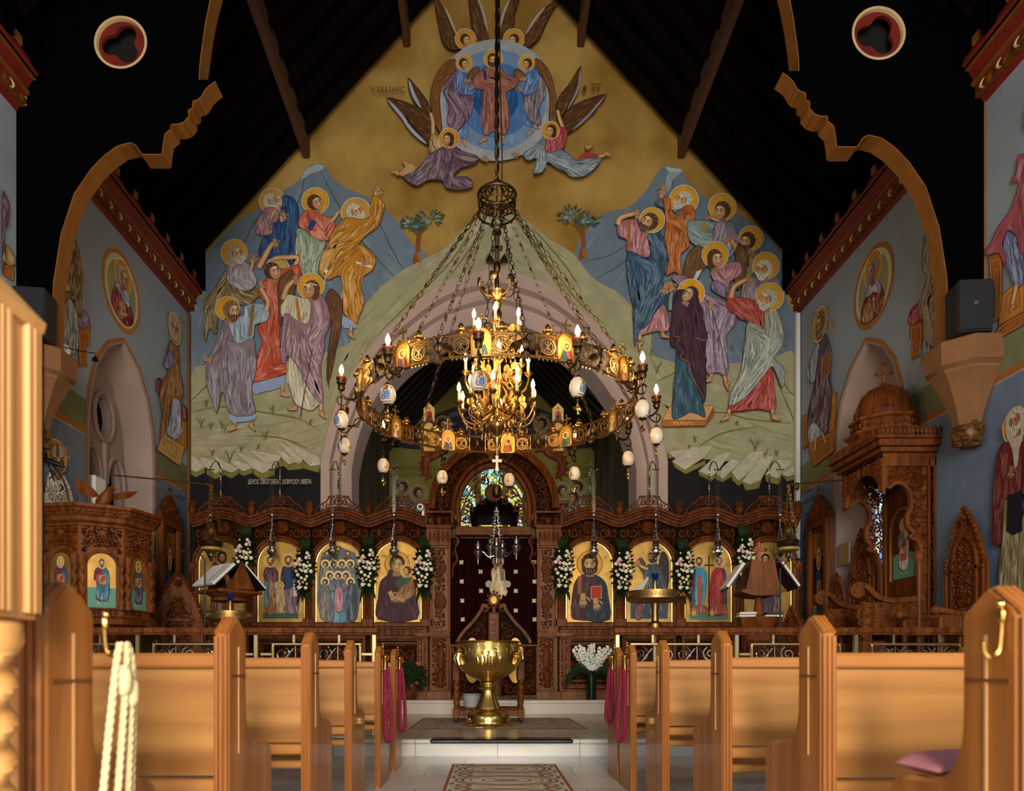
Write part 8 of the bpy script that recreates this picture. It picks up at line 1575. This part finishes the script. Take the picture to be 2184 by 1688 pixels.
b = MB(); b.lathe([(.335, 3.97), (.34, 4.04), (.325, 4.14), (.28, 4.25), (.2, 4.34), (.1, 4.39), (.05, 4.41), (.03, 4.46)], cd, 24)
for k in range(8):
    a = 2 * PI * k / 8; b.tube([(cd[0] + r * math.cos(a), cd[1] + r * math.sin(a), z) for r, z in ((.345, 3.98), (.345, 4.06), (.32, 4.16), (.27, 4.27), (.19, 4.35), (.08, 4.4))], .016, 6); g = a + PI / 8; fd = lambda u, v, w_=0: (cd[0] + (.335 - max(0, v - 4.05) ** 1.5 * 1.2 + w_) * math.cos(g + u / .33), cd[1] + (.335 - max(0, v - 4.05) ** 1.5 * 1.2 + w_) * math.sin(g + u / .33), v)
    scroll(b, fd, 0, 4.1, .07, k, 1, 1.3); scroll(b, fd, 0, 4.23, .045, k, -1, 1.3)
    for q in range(4): leaf(b, lambda u, v, w_=0: (cd[0] + (.375 + w_) * math.cos(g + u / .37), cd[1] + (.375 + w_) * math.sin(g + u / .37), v), -.1 + .066 * q, 3.84, PI / 2, .08, .028, .015)
b.build('dome', M['oak_d'], t)
b = MB(); fc_ = frz((cd[0], cd[1], 0), -.4); b.bbox((-.02, 4.42, -.015), (.02, 4.68, .015), .005, fc_); b.bbox((-.075, 4.56, -.015), (.075, 4.6, .015), .005, fc_)
for u, v in ((0, 4.69), (-.08, 4.58), (.08, 4.58)): rosette(b, fc_, u, v, .035, 6, .015)
b.build('cross', M['oak_r'], t)
def stall(name, lab, loc, rz, k=1.0, back=2.42, w=.42, grp='carved stalls of the choir'):
    t = thing(name, lab, 'chair', loc, grp); t.rotation_euler = (0, 0, rz); W0 = WT[t.name]; WT[t.name] = Vector((0, 0, 0)); f = lambda u, v, w_=0: Vector((u * k, .22 - w_, v * k)); sh = back - .62
    o = [(-w, .1), (-w, sh)] + cr([(-w, sh), (-w * .86, sh + .1), (-w * .6, sh + .34), (-w * .3, sh + .5), (0, sh + .62), (w * .3, sh + .5), (w * .6, sh + .34), (w * .86, sh + .1), (w, sh)], 3, False)[1:] + [(w, .1)]
    b = MB(); b.prism(o, f, 0, -.04); frame_rect(b, f, -w, w, .1, sh, .05, 0, .03, False); sweep(b, f, arch_pts(w * .62, sh - .05, sh - .6, 12, .38), [(-.015, 0), (.02, 0), (.02, .03), (-.015, .03)]); b.build('backrest', M['oak_r'], t)
    b = MB(); fill(b, f, lambda u, v: (u / (w * .55)) ** 2 + max(0, v - sh + .05) ** 2 / .12 < 1 and v > sh - .55, .01, w * .55, sh - .55, sh + .3, .06, 5, True, .03, .005)
    for i in range(2, len(o) - 2): leaf(b, f, o[i][0] * .95, o[i][1] - .02, math.atan2(o[i][1] - sh + .2, o[i][0]), .08, .035, .03, .01)
    rosette(b, f, 0, sh + .5, .07, 7, .03, .01); b.build('backrest_carving', M['oak_d'], t)
    b = MB(); b.bbox((-w * k, -.28, .5 * k), (w * k, .2, .56 * k), .012); b.build('seat', M['oak_r'], t); az = .66 * sh + .1
    for s in (-1, 1):
        b = MB(); b.tube([Vector((s * w * k, y, z * k)) for y, z in cr([(.2, az), (0, az - .02), (-.2, az + .01), (-.3, az + .03)], 4, False)], .035, 8); b.ball((s * w * k, -.31, (az + .02) * k), (.045, .05, .05), 10, 7)
        for y in (-.05, .08): b.lathe([(.018, .58 * k), (.026, .7 * k), (.014, .8 * k), (.024, (az - .15) * k), (.016, (az - .03) * k)], (s * w * k, y, 0), 8)
        b.box((s * w * k - .015, -.25, (az - .22) * k), (s * w * k + .015, .2, (az - .03) * k)); b.build('arm', M['oak_r'], t)
        for y in (-.25, .19): b = MB(); b.lathe([(.04, 0), (.04, .1), (.03, .14), (.042, .3), (.03, .44), (.045, .5), (.045, .58), (.03, .62), (.04, .8), (.028, (az - .05))], (s * w * k, y, 0), 10, fn=None); b.build('leg', M['oak_r'], t)
    WT[t.name] = W0; return t
stall('choir_stall', 'tall carved choir stall with peaked back at the right wall, nearest the rail', (4.9, 8.2, .164), -PI / 2, 1, 2.44, .34)
stall('choir_stall', 'carved choir stall with peaked back half hidden behind the domed throne', (4.9, 10.45, .164), -PI / 2, 1, 2.62, .36)
stall('choir_stall', 'small carved choir stall far back by the right corner icon', (4.9, 11.19, .164), -PI / 2, 1, 2.1, .28)
stall('armchair', 'small dark armchair with scrolled arms beside the right lectern', (4.0, 10.6, .164), -PI / 2 + .2, 1, 1.55, .34, 'carved armchairs')
stall('armchair', 'dark carved armchair between the pulpit and the left corner icon', (-4.45, 10.6, .164), .5, 1, 2.05, .34, 'carved armchairs')
b = MB(); b.lathe([(.03, 2.0), (.03, 2.02), (.055, 2.06), (.055, 2.1), (.03, 2.14)], (4.56, 8.1, 0), 12); b.tube([(4.56, 8.1, .17), (4.56, 8.1, 2.0)], .025, 8); tag(b.build('ball_topped_post', M['oak_r']), 'slim turned post with ball top beside the nearest choir stall', 'post')
# corner icons in carved frames
for s, lab in ((-1, 'tall dark icon in a carved crested frame at the left wall corner'), (1, 'tall dark icon in a carved crested frame at the right wall corner')):
    t = thing('framed_icon', lab, 'icon', (s * 5.1, 11.85, .375), 'tall framed icons in the corners'); fn = fr((s * 5.14, 11.86, 0), (0, -s, 0), (0, 0, 1), (-s, 0, 0)) if s > 0 else fr((-5.14, 11.86, 0), (0, 1, 0), (0, 0, 1), (1, 0, 0))
    b = MB(); frame_rect(b, fn, -.36, .36, .376, 3.2, .1, -.06, .06); b.box((-.3, .4, -.06), (.3, 1.3, 0), fn); b.build('frame', M['oak_r'], t)
    b = MB(); b.prism([(-.38, 3.2), (-.4, 3.3), (-.28, 3.34), (-.15, 3.5), (0, 3.62), (.15, 3.5), (.28, 3.34), (.4, 3.3), (.38, 3.2)], fn, -.04, .04); scroll(b, fn, 0, 3.4, .1, 0, 1, w0=.04); scroll(b, fn, -.2, 3.3, .06, 0, 1, w0=.04); scroll(b, fn, .2, 3.3, .06, 2, -1, w0=.04); stem(b, fn, [(0, 3.6), (0, 3.76)], .018); stem(b, fn, [(-.05, 3.7), (.05, 3.7)], .018); vine(b, fn, -.31, 1.4, 3.1, .08, 16, .02, .06); vine(b, fn, .31, 1.4, 3.1, .08, 16, .02, .06); fill(b, fn, lambda u, v: abs(u) < .22 and .5 < v < 1.2, 0, .22, .5, 1.2, .09, 2, True); b.build('frame_carving', M['oak_d'], t)
    b = MB(); b.prism(arch_pts(.22, 2.5, 1.35), fn, -.03, .0); b.box((-.26, 1.3, -.05), (.26, 3.1, -.035), fn); b.build('gilt_ground', M['gold'], t); p = Paint(lambda x, y, w_, fn=fn: tuple(fn(x * .0055, 2.66 - y * .0125, .004 + w_)), 4e-5); p.poly([(-38, 2), (38, 2), (38, 104), (-38, 104)], '1c120c', False); saint(p, '27345a', '2c2330', '3a2a20', '3a2a20'); p.build('painted_figure', M['icon'], t)
# lecterns
for s, px, lab in ((-1, 490, 'carved revolving lectern with open white books, left before the screen'), (1, 1618, 'carved octagonal lectern with black covered books and cross, right before the screen')):
    Yl = 9.3; X = P(px, 1300, Yl).x; t = thing('lectern', lab, 'lectern', (X, Yl, .164), 'lecterns before the screen'); fn = frz((X, Yl, 0), .9 if s < 0 else -.1); b = MB()
    b.lathe([(.3, .165), (.3, .25), (.2, .3), (.19, 1.3), (.24, 1.36), (.27, 1.44), (.28, 1.5), (.1, 1.5), (.05, 1.54), (.04, 1.8)], (X, Yl, 0), 8, sq=.5); b.build('pedestal', M['oak_r'], t, sharp=25); b = MB()
    for q in (-.39, .39, 0): f8 = frz((X + .2 * math.sin(q * 2), Yl - .2 * math.cos(q * 2), 0), q * 2); fill(b, f8, lambda u, v: abs(u) < .06 and .5 < v < 1.2, 0, .07, .45, 1.25, .05, 3, True); sweep(b, f8, arch_pts(.07, 1.15, .4), [(-.01, 0), (.012, 0), (.012, .02), (-.01, .02)])
    b.build('pedestal_carving', M['oak_d'], t); b = MB()
    if s < 0: b.prism([(-.16, 1.84), (.16, 1.84), (0, 2.16)], fn, .26, .24); b.prism([(-.16, 1.84), (.16, 1.84), (0, 2.16)], fn, -.24, -.26); sweep(b, fn, [(-.16, 1.845), (0, 2.16), (.16, 1.845), (-.16, 1.845)], [(-.014, .24), (.014, .24), (.014, .275), (-.014, .275)]); scroll(b, fn, 0, 1.94, .07, 0, 1, w0=.26); b.bbox((-.3, 1.79, -.26), (.3, 1.83, .26), .01, fn); b.lathe([(.22, 1.7), (.2, 1.74), (.3, 1.79)], (X, Yl, 0), 16)
    else: b.prism([(-.2, 1.83), (.2, 1.83), (.13, 2.2), (0, 2.16), (-.13, 2.2)], fn, .22, -.22); b.prism([(-.26, 1.8), (-.14, 1.76), (0, 1.75), (.14, 1.76), (.26, 1.8), (.26, 1.83), (-.26, 1.83)], fn, .26, -.26)
    b.build('book_rest', M['oak_r'], t)
    if s > 0: b = MB(); b.bbox((-.018, 2.16, -.01), (.018, 2.44, .02), .005, fn); b.bbox((-.07, 2.32, -.01), (.07, 2.355, .02), .005, fn); [rosette(b, fn, u, v, .03, 6, .02) for u, v in ((0, 2.45), (-.08, 2.34), (.08, 2.34))]; b.build('cross', mat('red_brown_cross', '8a3a16', .45), t)
    for e in (-1, 1):
        bk = thing('open_book', ('white open service book on the %s slope of the left lectern' if s < 0 else 'black covered book on the %s slope of the right lectern') % ('left' if e < 0 else 'right'), 'book', fn(e * .2, 1.85), 'books on the lecterns')
        A, B_ = ((e * .2, 2.14), (e * .40, 1.85)) if s > 0 else ((e * .05, 2.13), (e * .34, 1.86)); g = lambda u, v, w_: fn(A[0] + (B_[0] - A[0]) * u + e * w_ * .8, A[1] + (B_[1] - A[1]) * u + w_ * .55, v)
        b = MB(); b.box((-.04, -.24, .0), (1.04, .24, .012), g); b.build('cover', M['leather'], bk); b = MB(); b.box((0, -.22, .012), (1, -.005, .045), g); b.box((0, .005, .012), (1, .22, .045), g); b.build('pages', M['paper'], bk)
        if s < 0: b = MB(); [b.box((.1 + .07 * i, .02, .0452), (.13 + .07 * i, .2, .0456), g) for i in range(11)]; b.build('printed_lines', mat('grey_print', '9a968e', .8), bk)
    for i in range(4): z = 1.505 + .03 * (i // 2); b = MB(); e = -1 if i % 2 else 1; b.bbox((e * .16 - .1, z, -.1 + .02 * i), (e * .16 + .1, z + .027, .1 + .02 * i), .004, fn); tag(b.build('closed_book', M['paper'] if i != 2 else M['leather']), 'closed %s book %s the %s shelf of the %s lectern' % ('dark' if i == 2 else 'pale', 'lying on' if i < 2 else 'stacked above', 'left' if e < 0 else 'right', 'left' if s < 0 else 'right'), 'book', 'closed books on the lecterns')
for px, Yt, z, r, lab in ((491, 8.6, 1.52, .25, 'round engraved brass candle tray with blue cup before the left lectern'), (1397, 8.5, 1.74, .325, 'large round brass candle tray on a turned stem, right of the portal')):
    X = P(px, 1300, Yt).x; t = thing('candle_stand', lab, 'candle stand', (X, Yt, .164), 'brass candle stands'); b = MB(); b.lathe([(.2, .165), (.2, .19), (.12, .22), (.05, .3), (.04, .5), (.06, .56), (.035, .62), (.035, z - .55), (.05, z - .5), (.075, z - .42), (.07, z - .36), (.04, z - .33), (.035, z - .22), (.05, z - .14), (.055, z - .1)], (X, Yt, 0), 20); b.build('stem', M['abrass'], t)
    b = MB(); b.lathe([(.05, z - .13), (r * .9, z - .11), (r, z - .09), (r * 1.02, z), (r * .98, z), (r * .96, z - .06), (0, z - .07)], (X, Yt, 0), 40); ft = lambda u, v, w_=0: (X + (r * 1.01 + w_) * math.sin(u / r), Yt - (r * 1.01 + w_) * math.cos(u / r), v); vine(b, ft, z - .045, -r * 1.4, r * 1.4, .05, 20, .006, 0, True); b.build('tray', M['abrass'], t)
    b = MB(); b.lathe([(.03, z - .07), (.02, z), (.03, z + .05), (.018, z + .09), (.03, z + .13)], (X, Yt, 0), 12); b.build('cup_holder', M['abrass'], t); b = MB(); b.lathe([(.02, z + .13), (.034, z + .15), (.042, z + .21), (.036, z + .21), (.02, z + .15)], (X, Yt, 0), 14); b.build('glass_cup', M['blue'], t)
    if px < 600: b = MB(); b.lathe([(.03, z - .06), (.042, z - .01), (.038, z + .01), (.02, z - .05)], (X + .12, Yt - .1, 0), 12); tag(b.build('votive_cup', M['blue']), 'small blue glass votive cup on the left brass tray', 'cup')
for px, Yt, y1, lab in ((437, 8.7, 1195, 'thin black microphone stand left of the white open books'), (1664, 8.7, 1215, 'thin black lamp and microphone stand right of the black books')):
    q = P(px, y1, Yt); t = thing('microphone_stand', lab, 'stand', (q.x, Yt, .164), 'black stands by the lecterns'); b = MB(); b.lathe([(.14, .165), (.14, .18), (.02, .2)], (q.x, Yt, 0), 16); b.tube([(q.x, Yt, .18), (q.x, Yt, q.z)], .011, 8); b.build('pole', M['black'], t); e = 1 if px > 900 else -1; b = MB(); b.tube([q, q + Vector((e * .08, 0, .1)), q + Vector((e * .2, 0, .12))], .006, 6); b.tube([q + Vector((e * .2, 0, .12)), q + Vector((e * .27, 0, .1))], .016, 8); b.build('gooseneck', M['black'], t)
# bells hung from wall rods
for s, a, e, lab in ((-1, (222, 1014, 10.2), (452, 1034, 10.9), 'left'), (1, (1958, 1018, 9.9), (1680, 1034, 10.9), 'right')):
    q0, q1 = P(*a), P(*e); q0.x = s * 5.2; b = MB(); b.tube([q0, q1], .012, 6); [b.ball(q0.lerp(q1, k), .02, 6, 5) for k in (.45, .65, .95)]; tag(b.build('wall_rod', M['abrass']), 'thin brass rod reaching out from the %s wall with a bell lamp' % lab, 'rod', 'rods holding the bell lamps')
    t = thing('smoke_bell', 'brass bell shaped oil lamp hung from the %s wall rod' % lab, 'hanging oil lamp', (q1.x, q1.y, q1.z - 1), 'bell lamps on the wall rods'); q = q1 + Vector((.0, -.03, 0)); h = q.z - 1.02; b = MB()
    for u, v in ((-.05, 0), (.13, .02), (.02, -.1)): chain(b, q, (q.x + u, q.y + v, h + .46 - abs(u)), .006, .06)
    b.build('chain', M['abrass'], t); b = MB(); b.lathe([(.01, h + .47), (.03, h + .45), (.04, h + .4), (.06, h + .38), (.065, h + .34), (.09, h + .25), (.14, h + .2), (.16, h + .185), (.15, h + .18)], (q.x, q.y, 0), 24); b.build('bell', M['abrass'], t)
    b = MB(); b.lathe([(.15, h + .18), (.175, h + .17), (.16, h + .12), (.145, h + .1), (0, h + .1)], (q.x, q.y, 0), 24); b.build('bell_collar', mat('dark_red_collar', '2a0c08', .4), t); b = MB(); b.lathe([(.14, h + .1), (.148, h + .095), (.148, h + .06), (.14, h + .055), (0, h + .055)], (q.x, q.y, 0), 24); b.build('yellow_band', mat('yellow_band', 'a88a2c', .5), t); b = MB(); b.lathe([(.02, h + .05), (.05, h + .02), (.055, h - .02), (.03, h - .06), (.012, h - .1), (.003, h - .12)], (q.x, q.y, 0), 14); b.build('lamp_cup', M['silver'], t)
# small fittings
t = thing('security_camera', 'white dome-ended security camera beside the portal shoulder, left of the arch', 'camera', (ix(897), YI - .1, 3.3)); q = P(897, 1084, YI - .1); b = MB(); b.lathe([(.045, -.12), (.06, -.1), (.062, .06), (.05, .09), (.02, .09)], n=16, fn=lambda x, y, z: (q.x + x, q.y - z, q.z + y)); b.box((q.x + .02, q.y, q.z - .12), (q.x + .06, q.y + .2, q.z)); b.build('housing', M['white'], t); b = MB(); b.lathe([(0, .088), (.03, .09), (.025, .1), (0, .102)], n=12, fn=lambda x, y, z: (q.x + x, q.y - z, q.z + y)); b.build('lens', M['black'], t)
t = thing('wall_lamp', 'white wall spotlight on a thin arm above the pulpit, by the left corbel', 'lamp', (-5.0, 8.7, 4.5)); b = MB(); b.tube([P(112, 740, 8.75), P(135, 748, 8.6)], [.07, .075], 14); b.build('housing', M['white'], t); b = MB(); b.tube([P(x, y, 8.6) for x, y in ((128, 738), (165, 748), (203, 754), (203, 762))], .006, 5); b.build('arm', M['bronze'], t); b = MB(); c = P(203, 766, 8.6); b.lathe([(.006, .03), (.02, .02), (.04, -.02), (.034, -.02), (.012, .01)], c, 12); b.build('lamp_shade', M['bronze'], t)
for px, lab in ((972, 'left'), (1135, 'right')): q = P(px, 1095, YI - .14); b = MB(); b.tube([q, q + Vector((0, -.06, -.04)), q + Vector((0, -.06, -.12))], .012, 8); b.tube([q + Vector((0, -.06, -.12)), q + Vector((0, -.08, -.17)), q + Vector((0, -.09, -.19))], [.016, .03, .04], 10); tag(b.build('spot_lamp', M['silver']), 'small silver spot lamp under the %s end of the portal lintel' % lab, 'lamp', 'spot lamps at the portal')
for px, lab in ((910, 'left'), (1196, 'right')): q = P(px, 1508, 11.69); b = MB(); b.bbox((q.x - .045, q.y - .0, q.z - .065), (q.x + .045, q.y + .08, q.z + .065), .005); s_ = tag(b.build('power_socket', M['white']), 'white power socket in the riser of the upper step, %s of the font' % lab, 'socket', 'sockets in the upper step'); b = MB(); b.box((q.x - .012, q.y - .004, q.z - .03), (q.x + .012, q.y + .0, q.z + .03)); b.build('socket_face', M['black'], s_)
for px, py, Y, s in ((318, 1160, 11.45, -1), (1800, 1182, 11.4, 1)):
    q = PX(px, py, s * 5.2); b = MB(); b.bbox((min(s * 5.22, s * 5.19), q.y - .16, q.z - .16), (max(s * 5.22, s * 5.19), q.y + .16, q.z + .16), .004); o = tag(b.build('wall_plaque', mat('cream_plaque', '9a8258', .6)), 'small cream plaque on the %s wall beside the window' % ('left' if s < 0 else 'right'), 'plaque', 'cream plaques by the windows')
q = PX(205, 1050, -5.3); b = MB(); b.bbox((-5.5, q.y - .12, q.z - .18), (-5.25, q.y + .16, q.z + .2), .01); tag(b.build('white_box', M['white']), 'white equipment box on the left window sill behind the pulpit', 'box')
t = thing('altar_canopy', 'dark dome of the altar canopy silhouetted before the stained window', 'canopy', (0, 16.8, 0)); b = MB(); z = P(0, 1092, 16.8).z; b.lathe([(.45, z), (.43, z + .09), (.36, z + .19), (.24, z + .27), (.1, z + .32), (.02, z + .33)], (.04, 16.8, 0), 28); b.build('dome', M['oak_b'], t)
for x in (-.4, .48):
    for y in (16.4, 17.2): b = MB(); b.lathe([(.06, 0), (.06, z - .3), (.08, z)], (x, y, 0), 12); b.build('column', M['oak_b'], t)
b = MB(); b.bbox((-.5, 16.26, z - .2), (.58, 17.34, z), .02); b.build('cornice', M['oak_b'], t)
def carve_text(body, px, py, w, m, Y, lab):
    p = Paint(lambda x, y, w_: tuple(P(x, y, Y) + Vector((0, -w_ - .002, 0)))); 
    for i, (l, x, ww) in enumerate(body): p.text(l, x, py + i * 6, 3.4, '3a2c22', ww)
    p.build('inscription', M['thread'], bpy.data.objects['royal_portal'])
carve_text([('ΔΩΡΕΑ ΑΝΝΗC ΚΑΙ ΙΩΑΝ', 921, 32), ('ΤΟΥΝC 2006', 931, 16)], 920, 1483, 40, None, YI - .1, ''); carve_text([('ΔΩΡΕΑ', 1161, 12), ('ΙΩΑΝΝΟΥ ΑΝΔΡΟΝΙΚΟΥ', 1149, 36), ('ΘΕCCΑΛΟΝΙΚΗ 1996', 1153, 30)], 1150, 1481, 40, None, YI - .1, '')
